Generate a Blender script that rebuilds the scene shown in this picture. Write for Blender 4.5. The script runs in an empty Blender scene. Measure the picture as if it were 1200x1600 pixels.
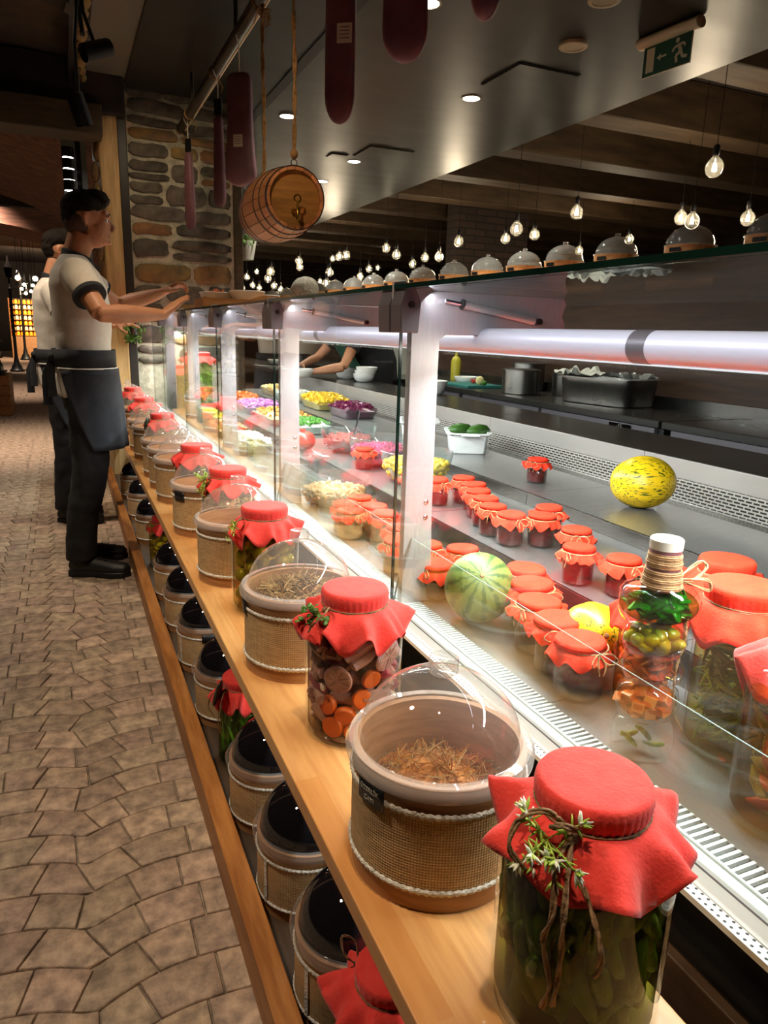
import bpy, math, random
import numpy as np
from mathutils import Vector, Matrix, Euler
from mathutils.noise import noise as pnoise

SC = bpy.context.scene
COL = SC.collection
PI = math.pi
R = math.radians
rnd = random.Random(7)

# ---------------------------------------------------------------- camera, world, lamps, exposure
CAM_H = 1.2
cam_data = bpy.data.cameras.new('camera')
cam_data.sensor_fit = 'VERTICAL'
cam_data.sensor_height = 36.0
cam_data.lens = 1115 * 36 / 1600
cam_data.clip_start = 0.02
cam_data.clip_end = 200
cam = bpy.data.objects.new('camera', cam_data)
COL.objects.link(cam)
right = Vector((0.916126, -0.39975325, 0.03017428))
down = Vector((-0.07036685, -0.23444773, -0.96957865))
fwd = Vector((0.39466651, 0.88613295, -0.24291304))
cam.matrix_world = Matrix((
    (right.x, -down.x, -fwd.x, 0),
    (right.y, -down.y, -fwd.y, 0),
    (right.z, -down.z, -fwd.z, CAM_H),
    (0, 0, 0, 1)))
SC.camera = cam

SC.view_settings.view_transform = 'Standard'
SC.view_settings.look = 'None'
SC.view_settings.gamma = 1
SC.view_settings.use_curve_mapping = False
SC.view_settings.exposure = 0.9
SC.cycles.max_bounces = 12
SC.cycles.transparent_max_bounces = 40
SC.cycles.glossy_bounces = 4
SC.cycles.diffuse_bounces = 3
SC.cycles.caustics_reflective = False
SC.cycles.caustics_refractive = False
SC.cycles.sample_clamp_indirect = 4
SC.cycles.use_denoising = True

world = bpy.data.worlds.new('dim_room')
SC.world = world
world.use_nodes = True
bg = world.node_tree.nodes['Background']
bg.inputs[0].default_value = (1.0, 0.80, 0.58, 1)
bg.inputs[1].default_value = 0.16

def lamp(name, kind, loc, power, color, rot=None, target=None, size=None, size_y=None, spot=None, blend=.5, radius=.05):
    d = bpy.data.lights.new(name, kind)
    d.energy = power
    d.color = color
    if kind == 'AREA':
        d.shape = 'RECTANGLE' if size_y else 'DISK'
        d.size = size
        if size_y: d.size_y = size_y
    else:
        d.shadow_soft_size = radius
    if kind == 'SPOT':
        d.spot_size = R(spot); d.spot_blend = blend
    o = bpy.data.objects.new(name, d)
    COL.objects.link(o)
    o.location = loc
    if target is not None:
        o.rotation_euler = (Vector(target) - Vector(loc)).to_track_quat('-Z', 'Y').to_euler()
    elif rot: o.rotation_euler = rot
    return o

WARM = (1.0, 0.78, 0.52)
COOL = (0.93, 0.97, 1.0)
NEUT = (1.0, 0.93, 0.82)
# led strips that run inside the display case, under the lamp tube
lamp('case_led_rear', 'AREA', (0.85, 3.2, 1.160), 62, COOL, rot=(0, R(-16), 0), size=0.03, size_y=6.0)
lamp('case_led_front', 'AREA', (0.835, 3.2, 1.160), 12, NEUT, rot=(0, R(30), 0), size=0.02, size_y=6.0)
lamp('tube_fill', 'AREA', (0.70, 3.2, 1.278), 5, (.88, .88, 1.0), rot=(0, R(-35), 0), size=0.015, size_y=6.0)  # added fill that brightens the tube and the post arms
# track spotlights aimed at the wooden shelf from the aisle side
for i, y in enumerate((0.7, 2.0, 3.3, 4.6, 5.6)):
    lamp('shelf_spot', 'SPOT', (0.15, y - .3, 2.75), (46, 46, 42, 40, 36)[i], WARM, target=(0.42, y, .6), spot=46, blend=.9, radius=.03)
lamp('pier_fill', 'SPOT', (0.50, 5.1, 2.80), 9, WARM, target=(0.95, 6.2, 1.7), spot=90, blend=1, radius=.1)  # added fill that lifts the brightness of the pier
lamp('barrel_fill', 'SPOT', (0.10, 1.9, 2.70), 26, WARM, target=(0.94, 3.4, 1.9), spot=34, blend=1, radius=.05)  # added fill so the barrel staves look strongly lit
# added fill lamps that brighten the aisle floor
lamp('aisle_fill', 'SPOT', (-0.7, 1.4, 2.8), 78, (1, .84, .66), target=(-0.1, 1.7, 0), spot=95, blend=1, radius=.1)
lamp('aisle_fill', 'SPOT', (-0.8, 4.4, 2.8), 90, (1, .84, .66), target=(-0.5, 4.6, 0), spot=95, blend=1, radius=.1)
lamp('aisle_fill', 'SPOT', (-0.9, 7.5, 2.45), 230, (1, .8, .64), target=(-0.7, 8.0, 0), spot=85, blend=1, radius=.1)
lamp('aisle_fill', 'SPOT', (-1.2, 13.0, 3.2), 300, (1, .8, .64), target=(-1.0, 15.0, 0), spot=100, blend=1, radius=.1)
lamp('aisle_fill', 'SPOT', (-1.2, 20.0, 3.2), 300, (1, .8, .64), target=(-1.0, 22.0, 0), spot=100, blend=1, radius=.1)

# ---------------------------------------------------------------- materials
MAT = {}
def lin(c):
    return tuple((x / 12.92 if x <= .04045 else ((x + .055) / 1.055) ** 2.4) for x in c)
def hexc(h):
    h = h.lstrip('#')
    return lin(tuple(int(h[i:i + 2], 16) / 255 for i in (0, 2, 4)))

def mat(name, col, rough=.5, metal=0., col2=None, scale=8., detail=5., stretch=(1, 1, 1), bump=0., bscale=None,
        rnd_val=0., rnd_hue=0., emit=None, estr=0., spec=.5, alpha=None, coat=0., sheen=0., lo=.35, hi=.65, sss=0., bstretch=None, rough2=None):
    m = bpy.data.materials.new(name); m.use_nodes = True
    nt = m.node_tree; N = nt.nodes; L = nt.links
    b = N['Principled BSDF']
    c1 = hexc(col) if isinstance(col, str) else col
    b.inputs['Base Color'].default_value = (*c1, 1)
    b.inputs['Roughness'].default_value = rough
    b.inputs['Metallic'].default_value = metal
    b.inputs['Specular IOR Level'].default_value = spec
    b.inputs['Coat Weight'].default_value = coat
    b.inputs['Sheen Weight'].default_value = sheen
    if sss:
        b.inputs['Subsurface Weight'].default_value = sss
        b.inputs['Subsurface Radius'].default_value = (.02, .008, .004)
    tc = N.new('ShaderNodeTexCoord')
    out = None
    if col2 is not None or bump:
        mp = N.new('ShaderNodeMapping'); mp.inputs['Scale'].default_value = stretch
        L.new(tc.outputs['Object'], mp.inputs[0])
    if col2 is not None:
        c2 = hexc(col2) if isinstance(col2, str) else col2
        n = N.new('ShaderNodeTexNoise'); n.inputs['Scale'].default_value = scale; n.inputs['Detail'].default_value = detail
        n.inputs['Roughness'].default_value = .6
        L.new(mp.outputs[0], n.inputs['Vector'])
        r = N.new('ShaderNodeValToRGB')
        r.color_ramp.elements[0].position = lo; r.color_ramp.elements[0].color = (*c1, 1)
        r.color_ramp.elements[1].position = hi; r.color_ramp.elements[1].color = (*c2, 1)
        L.new(n.outputs['Fac'], r.inputs[0]); out = r.outputs[0]
        if rough2 is not None:
            mr = N.new('ShaderNodeMapRange'); mr.inputs[1].default_value = lo; mr.inputs[2].default_value = hi
            mr.inputs[3].default_value = rough; mr.inputs[4].default_value = rough2
            L.new(n.outputs['Fac'], mr.inputs[0]); L.new(mr.outputs[0], b.inputs['Roughness'])
    if rnd_val or rnd_hue:
        oi = N.new('ShaderNodeObjectInfo')
        hs = N.new('ShaderNodeHueSaturation')
        if out is not None: L.new(out, hs.inputs['Color'])
        else: hs.inputs['Color'].default_value = (*c1, 1)
        mv = N.new('ShaderNodeMapRange'); mv.inputs[3].default_value = 1 - rnd_val; mv.inputs[4].default_value = 1 + rnd_val
        L.new(oi.outputs['Random'], mv.inputs[0]); L.new(mv.outputs[0], hs.inputs['Value'])
        if rnd_hue:
            ml = N.new('ShaderNodeMath'); ml.operation = 'MULTIPLY'; ml.inputs[1].default_value = 7.31
            fr = N.new('ShaderNodeMath'); fr.operation = 'FRACT'
            mh = N.new('ShaderNodeMapRange'); mh.inputs[3].default_value = .5 - rnd_hue; mh.inputs[4].default_value = .5 + rnd_hue
            L.new(oi.outputs['Random'], ml.inputs[0]); L.new(ml.outputs[0], fr.inputs[0]); L.new(fr.outputs[0], mh.inputs[0])
            L.new(mh.outputs[0], hs.inputs['Hue'])
        out = hs.outputs[0]
    if out is not None: L.new(out, b.inputs['Base Color'])
    if bump:
        n2 = N.new('ShaderNodeTexNoise'); n2.inputs['Scale'].default_value = bscale or scale * 3; n2.inputs['Detail'].default_value = 4
        if bstretch:
            mp2 = N.new('ShaderNodeMapping'); mp2.inputs['Scale'].default_value = bstretch
            L.new(tc.outputs['Object'], mp2.inputs[0]); L.new(mp2.outputs[0], n2.inputs['Vector'])
        else: L.new(mp.outputs[0], n2.inputs['Vector'])
        bp = N.new('ShaderNodeBump'); bp.inputs['Strength'].default_value = bump; bp.inputs['Distance'].default_value = .004
        L.new(n2.outputs['Fac'], bp.inputs['Height']); L.new(bp.outputs[0], b.inputs['Normal'])
    if emit is not None:
        b.inputs['Emission Color'].default_value = (*(hexc(emit) if isinstance(emit, str) else emit), 1)
        b.inputs['Emission Strength'].default_value = estr
    MAT[name] = m
    return m

def glass(name, tint=(1, 1, 1), refl=1.0, rough=.0, ior=1.5, body=0., bodycol=(1, 1, 1)):
    """thin clear glass or plastic: straight-through transmission with Fresnel reflection"""
    m = bpy.data.materials.new(name); m.use_nodes = True
    nt = m.node_tree; N = nt.nodes; L = nt.links
    N.remove(N['Principled BSDF'])
    o = N['Material Output']
    t = N.new('ShaderNodeBsdfTransparent'); t.inputs[0].default_value = (*tint, 1)
    g = N.new('ShaderNodeBsdfGlossy'); g.inputs['Roughness'].default_value = rough
    g.inputs[0].default_value = (refl, refl, refl, 1)
    f = N.new('ShaderNodeFresnel')
    gm = N.new('ShaderNodeNewGeometry'); iv = N.new('ShaderNodeMapRange')     # same Fresnel from both sides of the thin wall
    iv.inputs[3].default_value = ior; iv.inputs[4].default_value = 1 / ior
    L.new(gm.outputs['Backfacing'], iv.inputs[0]); L.new(iv.outputs[0], f.inputs[0])
    mx = N.new('ShaderNodeMixShader')
    L.new(f.outputs[0], mx.inputs[0]); L.new(g.outputs[0], mx.inputs[2])
    src = t.outputs[0]
    if body:
        d = N.new('ShaderNodeBsdfDiffuse'); d.inputs[0].default_value = (*bodycol, 1)
        m2 = N.new('ShaderNodeMixShader'); m2.inputs[0].default_value = body
        L.new(t.outputs[0], m2.inputs[1]); L.new(d.outputs[0], m2.inputs[2]); src = m2.outputs[0]
    L.new(src, mx.inputs[1]); L.new(mx.outputs[0], o.inputs[0])
    MAT[name] = m
    return m

def emis(name, col, s):
    m = bpy.data.materials.new(name); m.use_nodes = True
    b = m.node_tree.nodes['Principled BSDF']
    b.inputs['Base Color'].default_value = (*col, 1)
    b.inputs['Emission Color'].default_value = (*col, 1); b.inputs['Emission Strength'].default_value = s
    MAT[name] = m
    return m

mat('shelf_wood', '#dca368', .38, col2='#bd7c3f', scale=3.2, stretch=(14, 1.3, 14), bump=.06, bscale=20, coat=.12)
mat('ledge_wood', '#b0763c', .48, col2='#8a5424', scale=4, stretch=(12, 1.2, 12), bump=.1, bscale=20)
mat('dark_wood_base', '#4a331c', .6, col2='#33220f', scale=4, stretch=(10, 1, 10))
mat('pillar_wood', '#dcbb84', .6, col2='#b08d58', scale=3, stretch=(8, 8, .7), bump=.2, bscale=12)
mat('beam_wood', '#57432c', .65, col2='#362715', scale=3.2, stretch=(.6, 3, 3), bump=.35, bscale=9, lo=.3, hi=.7)
mat('brown_plank', '#4a3a22', .7, col2='#32240f', scale=5, stretch=(1, 6, 6), bump=.2, bscale=10)
mat('black_trim', '#221d18', .45, col2='#2f2820', scale=9)
mat('stone_grey', '#746c5e', .85, col2='#4c463b', scale=14, detail=8, bump=.9, bscale=26, rnd_val=.3, rnd_hue=.02)
mat('stone_ochre', '#a07d48', .85, col2='#766043', scale=12, detail=8, bump=.9, bscale=26, rnd_val=.2, rnd_hue=.015)
mat('mortar', '#d3ccb2', .95, col2='#a8a189', scale=22, bump=1., bscale=50)
mat('paver', '#b39a82', .62, col2='#7d6b5d', scale=26, detail=12, bump=.9, bscale=85, rnd_val=.22, rnd_hue=.010, lo=.36, hi=.64, rough2=.8)
mat('grout', '#5f5246', .9, col2='#978979', scale=30, bump=.5)
mat('black_ceiling', '#272622', .34, col2='#242320', scale=1.5, stretch=(1, 3, 1), rough2=.38)
mat('dark_edge', '#0e0d0c', .5)
mat('rough_ceiling', '#2e2418', .9, col2='#4a3722', scale=3.5, detail=9, bump=1., bscale=8, lo=.45, hi=.75)
mat('vault_plaster', '#8a604c', .8, col2='#66463a', scale=3, stretch=(1.2, 9, 9), bump=.6, bscale=8)
mat('grey_panel', '#6b675c', .6)
mat('dark_wall', '#1c1510', .8, col2='#2c2118', scale=3, bump=.4)
mat('partition_wood', '#4a3220', .6, col2='#38251a', scale=4, stretch=(1, .8, 8), bump=.15)
mat('steel', '#aaa9a7', .30, .85, col2='#9f9e9c', scale=40, stretch=(22, 1, 1), rough2=.36)
mat('steel_dark', '#6c6964', .24, .9, col2='#65625d', scale=2, stretch=(1, .4, 1), rough2=.28)
mat('pan_steel', '#8d8982', .27, 1, col2='#74716b', scale=9, rough2=.38)
mat('alu', '#bdb7b8', .40, .35, col2='#b3adae', scale=30, stretch=(20, 20, 1))
mat('alu_clamp', '#6d676b', .42, .3)
mat('steel_light', '#c0b9b2', .32, .45)
mat('tube_white', '#d3d0de', .38, .15)
mat('white_metal', '#dfe1df', .35, .15)
mat('screw', '#dcdcd8', .22, 1)
mat('black_plastic', '#101010', .45)
mat('black_gloss', '#0b0908', .12)
mat('chrome', '#d8d6e0', .16, 1)
mat('dark_steel_front', '#3a3028', .3, .7)
glass('pane', (.955, .985, .97), .95)
glass('top_pane', (.93, .975, .95), 1.)
glass('jar_glass', (.96, .985, .97), 1., 0, 1.38)
glass('dome_plastic', (.965, .955, .945), 1., rough=.015, ior=1.5, body=.10, bodycol=(1, .92, .86))
glass('dome_flange', (.94, .92, .9), 1., .03, 1.5, .24, (1, .9, .84))
glass('dome_shaded', (.22, .2, .22), 1., .01, 1.6, .72, (.012, .010, .012))  # dark body puts the lower tier's shade and dark reflections into clear domes
glass('bowl_glass', (.90, .94, .93), 1., 0, 1.6, .03, (.9, .95, .93))
mat('pane_edge', '#14332c', .15, col2='#0a1f1a', scale=3)
mat('pane_edge_pale', '#7c938a', .3)
def brine(name, tint, body, bodycol): return glass(name, tint, .03, .05, 1.33, body, bodycol)
brine('brine_dark', (.56, .62, .26), .0, (.10, .09, .02))
brine('brine_clear', (.95, .84, .74), .02, (.5, .3, .2))
brine('brine_yellow', (.94, .82, .42), .02, (.6, .5, .1))
brine('brine_amber', (.95, .62, .25), .03, (.6, .3, .08))
brine('brine_green', (.72, .86, .50), .02, (.2, .4, .1))
brine('brine_deepgreen', (.42, .66, .30), .03, (.05, .15, .03))
brine('brine_water', (.97, .98, .96), .0, (1, 1, 1))
mat('red_cloth', '#ef4a40', .75, col2='#e63a32', scale=40, bump=.25, bscale=260, sheen=.2, spec=.2)
mat('orange_red_cloth', '#ee3b20', .8, col2='#e6311a', scale=40, bump=.25, bscale=260, sheen=.0, spec=.2)
mat('twine', '#c49b6e', .85, col2='#94704a', scale=60, bump=.8, bscale=160)
mat('twine_dark', '#a07c58', .85, col2='#6c5236', scale=60, bump=.8, bscale=160)
mat('bent_wood', '#bb8a5c', .5, col2='#9c6e44', scale=6, stretch=(2, 2, 16), bump=.08)
mat('bent_wood_in', '#dfa070', .55, col2='#c78552', scale=6, stretch=(2, 2, 16))
mat('lace', '#f4eee2', .9, col2='#c5bdae', scale=90, bump=1., bscale=220)
mat('label_black', '#17181b', .4)
mat('label_text', '#b9b4a6', .5)
mat('herb_brown', '#7d6140', .9, col2='#4d3a24', scale=30)
mat('herb_straw', '#c9a86e', .85, col2='#8d6c3c', scale=30)
mat('herb_yellow', '#c8882b', .85, col2='#8a4f18', scale=40)
mat('herb_dark', '#2a221c', .9, col2='#161210', scale=30)
mat('herb_orange', '#c08040', .9, col2='#9a5c28', scale=40)
mat('leaf', '#5f8a2e', .45, col2='#3f6a1d', scale=30)
mat('leaf_pale', '#c0d860', .5, col2='#93b83c', scale=40)
mat('leaf_dark', '#1d2a1b', .35, col2='#2e3c28', scale=20)
mat('petal', '#e6e8d4', .5)
mat('gherkin', '#8a9230', .3, col2='#4c5a14', scale=26, bump=.5, bscale=130, rnd_val=.25, rnd_hue=.02)
mat('plum', '#a99a2c', .3, col2='#8a7d1f', scale=14, rnd_val=.2, rnd_hue=.015)
mat('carrot', '#e8742a', .4, col2='#d55f1c', scale=18, rnd_val=.12)
mat('turnip', '#c9a092', .4, col2='#a97a78', scale=12, rnd_val=.22, rnd_hue=.02)
mat('beetpink', '#a8485a', .4, col2='#8c3548', scale=12, rnd_val=.2)
mat('lemon_pale', '#dfb9b4', .4, col2='#c09399', scale=12)
mat('garlic', '#efe2d6', .35)
mat('butterbean', '#d8d69a', .4, col2='#c2bd76', scale=12, rnd_val=.1)
mat('greenbean', '#8db13e', .4, col2='#6d9430', scale=12, rnd_val=.2, rnd_hue=.015)
mat('greenbean_pale', '#a9c069', .4, col2='#86a24a', scale=12, rnd_val=.2, rnd_hue=.015)
mat('green_pepper', '#2f7a22', .25, col2='#1d5416', scale=18, rnd_val=.3)
mat('olive_yellow', '#c3b524', .3, col2='#a8961c', scale=12, rnd_val=.15)
mat('orange_cube', '#d9792a', .4, col2='#c4651d', scale=12, rnd_val=.15)
mat('red_pepper', '#a5432a', .35, col2='#873020', scale=12, rnd_val=.2)
mat('salmon_veg', '#f0884e', .45, col2='#e2743c', scale=8, rnd_val=.1)
mat('cherry_jam', '#5a0e14', .2, col2='#3d070d', scale=30, bump=.4)
mat('yellow_corn', '#f2cf3c', .4, col2='#dcae22', scale=40, rnd_val=.1)
mat('pink_pickle', '#d83a72', .35, col2='#b8245a', scale=30, rnd_val=.1)
mat('red_pickle', '#a8323a', .35, col2='#c7604e', scale=30)
mat('onion_purple', '#b45aa8', .5, col2='#d79ccf', scale=30, rnd_val=.15)
mat('cheese_white', '#eceae0', .55, col2='#d5d6c8', scale=20)
mat('cheese_yellow', '#ebdfa0', .55, col2='#dccb80', scale=20)
mat('potato', '#d39a3c', .5, col2='#b87b28', scale=20)
mat('beet_purple', '#5a1236', .3, col2='#7a1f4c', scale=20)
mat('parsley', '#5b9a30', .6, col2='#3f7a20', scale=40)
mat('mushroom', '#a7a06a', .45, col2='#5e5a30', scale=16)
mat('bean_brown', '#cfa070', .4, col2='#b98a58', scale=20)
mat('cucumber', '#3f6b22', .4, col2='#2d5218', scale=20, bump=.3)
mat('pomegranate', '#cf4a34', .35, col2='#b52e26', scale=9)
mat('porcelain', '#ece9e2', .18)
mat('white_plastic', '#eeeeec', .35)
mat('meat', '#7e5156', .5, col2='#694347', scale=7, bump=.12, bscale=24, rough2=.6)
mat('paper_tag', '#d9cdb2', .7)
mat('rope', '#b58750', .9, col2='#7e5a30', scale=50, bump=1., bscale=120)
mat('barrel_a', '#e09c68', .42, col2='#c67f4c', scale=4, stretch=(6, 1, 6), rnd_val=.25)
mat('barrel_head', '#c08a48', .35, col2='#966833', scale=3, stretch=(1.5, 1, 12))
mat('hoop', '#6e5f58', .4, .8)
mat('brass', '#b8923c', .3, 1)
mat('pipe_metal', '#4c4336', .4, .5, col2='#3a3227', scale=9)
mat('sign_white', '#e2d2b0', .5)
mat('sign_green', '#1f4a34', .5)
mat('skin', '#c78d68', .5, col2='#b67a56', scale=9, sss=.15)
mat('skin_pink', '#d2917a', .5, col2='#c27c64', scale=12, sss=.15)
mat('hair', '#17120e', .8, spec=.15, col2='#251b13', scale=60, bump=.6, bscale=120)
mat('stubble', '#4c3527', .75, col2='#3a281d', scale=60)
mat('shirt', '#d6ccbf', .85, col2='#cfc5b6', scale=60, bump=.25, bscale=200)
mat('black_cloth', '#16161a', .85, col2='#1e1e23', scale=20, bump=.15, bscale=120)
mat('apron_cloth', '#2b2e36', .85, col2='#23252c', scale=20, bump=.15, bscale=120)
mat('trouser', '#131113', .85)
mat('shoe', '#0d0d0e', .5)
mat('white_piping', '#e8e4dc', .6)
mat('hairnet_cloth', '#b9b19c', .8, col2='#8f8975', scale=30)
mat('green_shirt', '#12402f', .8)
mat('teal_board', '#2b6f66', .5)
mat('yellow_bottle', '#c8bb3a', .4)
mat('paper', '#d7d4c6', .7)
mat('plastic_wrap', '#9a9a94', .2, spec=.8)
mat('orange_jar', '#ff8a1e', .3, emit='#ff7a10', estr=1.6, rnd_hue=.03)  # emission stands in for the cabinet lighting on the jars
mat('white_jar', '#ffd9a8', .4, emit='#ffc080', estr=.5)  # weaker emission, likewise in place of the cabinet lighting
emis('bulb_light', (1, .86, .62), 42)
emis('bulb_soft', (1, .9, .62), 9)
emis('downlight_em', (1, .98, .90), 30)
emis('led_em', (.85, .93, 1), .5)
emis('track_em', (.95, .97, 1), 22)
glass('bulb_glass', (.97, .96, .92), 1., 0, 1.5, .10, (1, .95, .85))
mat('white_ring', '#b9a98c', .5)

def tex_mat(name, builder, rough=.5, metal=0., **kw):
    m = mat(name, (.5, .5, .5), rough, metal, **kw)
    nt = m.node_tree
    tc = [n for n in nt.nodes if n.type == 'TEX_COORD'][0]
    builder(nt, tc, nt.nodes['Principled BSDF'])
    return m
def math_n(nt, op, a, b=None, c=None):
    n = nt.nodes.new('ShaderNodeMath'); n.operation = op
    for i, x in enumerate((a, b, c)):
        if x is None: continue
        if isinstance(x, (int, float)): n.inputs[i].default_value = x
        else: nt.links.new(x, n.inputs[i])
    return n.outputs[0]
def mixc(nt, fac, a, b):
    n = nt.nodes.new('ShaderNodeMix'); n.data_type = 'RGBA'
    nt.links.new(fac, n.inputs[0])
    for k, x in ((6, a), (7, b)):
        if isinstance(x, tuple): n.inputs[k].default_value = (*x, 1)
        else: nt.links.new(x, n.inputs[k])
    return n.outputs[2]
def sepxyz(nt, tc, out='Object'):
    s = nt.nodes.new('ShaderNodeSeparateXYZ'); nt.links.new(tc.outputs[out], s.inputs[0]); return s.outputs
def noise_n(nt, tc, scale, stretch=(1, 1, 1), detail=4):
    mp = nt.nodes.new('ShaderNodeMapping'); mp.inputs['Scale'].default_value = stretch
    nt.links.new(tc.outputs['Object'], mp.inputs[0])
    n = nt.nodes.new('ShaderNodeTexNoise'); n.inputs['Scale'].default_value = scale; n.inputs['Detail'].default_value = detail
    nt.links.new(mp.outputs[0], n.inputs['Vector']); return n.outputs['Fac']

def b_burlap(nt, tc, b):          # woven fabric wrapped round a drum
    s = sepxyz(nt, tc)
    ang = math_n(nt, 'ARCTAN2', s[1], s[0])
    a = math_n(nt, 'SINE', math_n(nt, 'MULTIPLY', ang, 190.))
    z = math_n(nt, 'SINE', math_n(nt, 'MULTIPLY', s[2], 1700.))
    w = math_n(nt, 'MULTIPLY', math_n(nt, 'ADD', a, z), .25)
    w = math_n(nt, 'ADD', w, noise_n(nt, tc, 40, (1, 1, 4)))
    f = nt.nodes.new('ShaderNodeMapRange'); f.inputs[1].default_value = 0.; f.inputs[2].default_value = 1.
    nt.links.new(w, f.inputs[0])
    c = mixc(nt, f.outputs[0], hexc('#a07c50'), hexc('#e4be88'))
    nt.links.new(c, b.inputs['Base Color'])
    bp = nt.nodes.new('ShaderNodeBump'); bp.inputs['Strength'].default_value = .5; bp.inputs['Distance'].default_value = .0015
    nt.links.new(w, bp.inputs['Height']); nt.links.new(bp.outputs[0], b.inputs['Normal'])
tex_mat('burlap', b_burlap, .9)

def b_melon(nt, tc, b):
    n1 = noise_n(nt, tc, 150, (.25, 1.4, 1.4), 7)
    r = nt.nodes.new('ShaderNodeValToRGB'); r.color_ramp.interpolation = 'EASE'
    r.color_ramp.elements[0].position = .54; r.color_ramp.elements[0].color = (*hexc('#efc318'), 1)
    r.color_ramp.elements[1].position = .60; r.color_ramp.elements[1].color = (*hexc('#4f5c14'), 1)
    nt.links.new(n1, r.inputs[0]); nt.links.new(r.outputs[0], b.inputs['Base Color'])
tex_mat('melon_rind', b_melon, .35)

def b_water(nt, tc, b):
    s = sepxyz(nt, tc)
    ang = math_n(nt, 'ARCTAN2', s[1], s[2])
    jag = math_n(nt, 'MULTIPLY', math_n(nt, 'SUBTRACT', noise_n(nt, tc, 38), .5), 2.2)
    st = math_n(nt, 'SINE', math_n(nt, 'ADD', math_n(nt, 'MULTIPLY', ang, 12.), jag))
    st = math_n(nt, 'ADD', st, math_n(nt, 'MULTIPLY', math_n(nt, 'SUBTRACT', noise_n(nt, tc, 110), .5), 3.6))
    r = nt.nodes.new('ShaderNodeValToRGB')
    r.color_ramp.elements[0].position = .3; r.color_ramp.elements[0].color = (*hexc('#6f7f3a'), 1)
    r.color_ramp.elements[1].position = .62; r.color_ramp.elements[1].color = (*hexc('#3f5c26'), 1)
    nt.links.new(st, r.inputs[0]); nt.links.new(r.outputs[0], b.inputs['Base Color'])
tex_mat('watermelon_rind', b_water, .5)

def b_slots(nt, tc, b):           # small punched slots in a steel panel seen in the yz plane
    s = sepxyz(nt, tc)
    br = nt.nodes.new('ShaderNodeTexBrick'); br.offset = .5
    cb = nt.nodes.new('ShaderNodeCombineXYZ'); nt.links.new(s[1], cb.inputs[0]); nt.links.new(s[2], cb.inputs[1])
    nt.links.new(cb.outputs[0], br.inputs['Vector'])
    br.inputs['Scale'].default_value = 1.; br.inputs['Brick Width'].default_value = .027; br.inputs['Row Height'].default_value = .0105
    br.inputs['Mortar Size'].default_value = .0026; br.inputs['Mortar Smooth'].default_value = 0.
    br.inputs['Color1'].default_value = (.02, .02, .02, 1); br.inputs['Color2'].default_value = (.02, .02, .02, 1)
    br.inputs['Mortar'].default_value = (*hexc('#d8d0c4'), 1)
    nt.links.new(br.outputs['Color'], b.inputs['Base Color'])
    b.inputs['Metallic'].default_value = .35
tex_mat('slotted_steel', b_slots, .3)

def b_dots(nt, tc, b):
    s = sepxyz(nt, tc)
    def cell(x, o): return math_n(nt, 'SUBTRACT', math_n(nt, 'FRACT', math_n(nt, 'ADD', math_n(nt, 'DIVIDE', x, .0085), o)), .5)
    xx = math_n(nt, 'DIVIDE', s[0], .0085)
    row = math_n(nt, 'MULTIPLY', math_n(nt, 'MODULO', math_n(nt, 'FLOOR', xx), 2.), .5)
    u = math_n(nt, 'SUBTRACT', math_n(nt, 'FRACT', math_n(nt, 'ADD', math_n(nt, 'DIVIDE', s[1], .0085), row)), .5)
    v = math_n(nt, 'SUBTRACT', math_n(nt, 'FRACT', xx), .5)
    d = math_n(nt, 'ADD', math_n(nt, 'MULTIPLY', u, u), math_n(nt, 'MULTIPLY', v, v))
    f = math_n(nt, 'LESS_THAN', d, .05)
    nt.links.new(mixc(nt, f, hexc('#e2e3e0'), (.03, .03, .03)), b.inputs['Base Color'])
tex_mat('dotted_white', b_dots, .35)

def b_net(nt, tc, b):
    v = nt.nodes.new('ShaderNodeTexVoronoi'); v.feature = 'DISTANCE_TO_EDGE'; v.inputs['Scale'].default_value = 100
    nt.links.new(tc.outputs['Object'], v.inputs['Vector'])
    f = math_n(nt, 'LESS_THAN', v.outputs[0], .10)
    nt.links.new(mixc(nt, f, hexc('#4b4436'), hexc('#a39b86')), b.inputs['Base Color'])
tex_mat('hairnet_mesh', b_net, .8)

def b_brick(nt, tc, b):
    s = sepxyz(nt, tc)
    br = nt.nodes.new('ShaderNodeTexBrick')
    cb = nt.nodes.new('ShaderNodeCombineXYZ'); nt.links.new(s[0], cb.inputs[0]); nt.links.new(s[2], cb.inputs[1])
    nt.links.new(cb.outputs[0], br.inputs['Vector'])
    br.inputs['Scale'].default_value = 1.; br.inputs['Brick Width'].default_value = .36; br.inputs['Row Height'].default_value = .1
    br.inputs['Mortar Size'].default_value = .012
    br.inputs['Color1'].default_value = (*hexc('#3a2a20'), 1); br.inputs['Color2'].default_value = (*hexc('#2b211b'), 1)
    br.inputs['Mortar'].default_value = (*hexc('#1a1613'), 1)
    nt.links.new(br.outputs['Color'], b.inputs['Base Color'])
tex_mat('far_brick', b_brick, .9)

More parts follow.
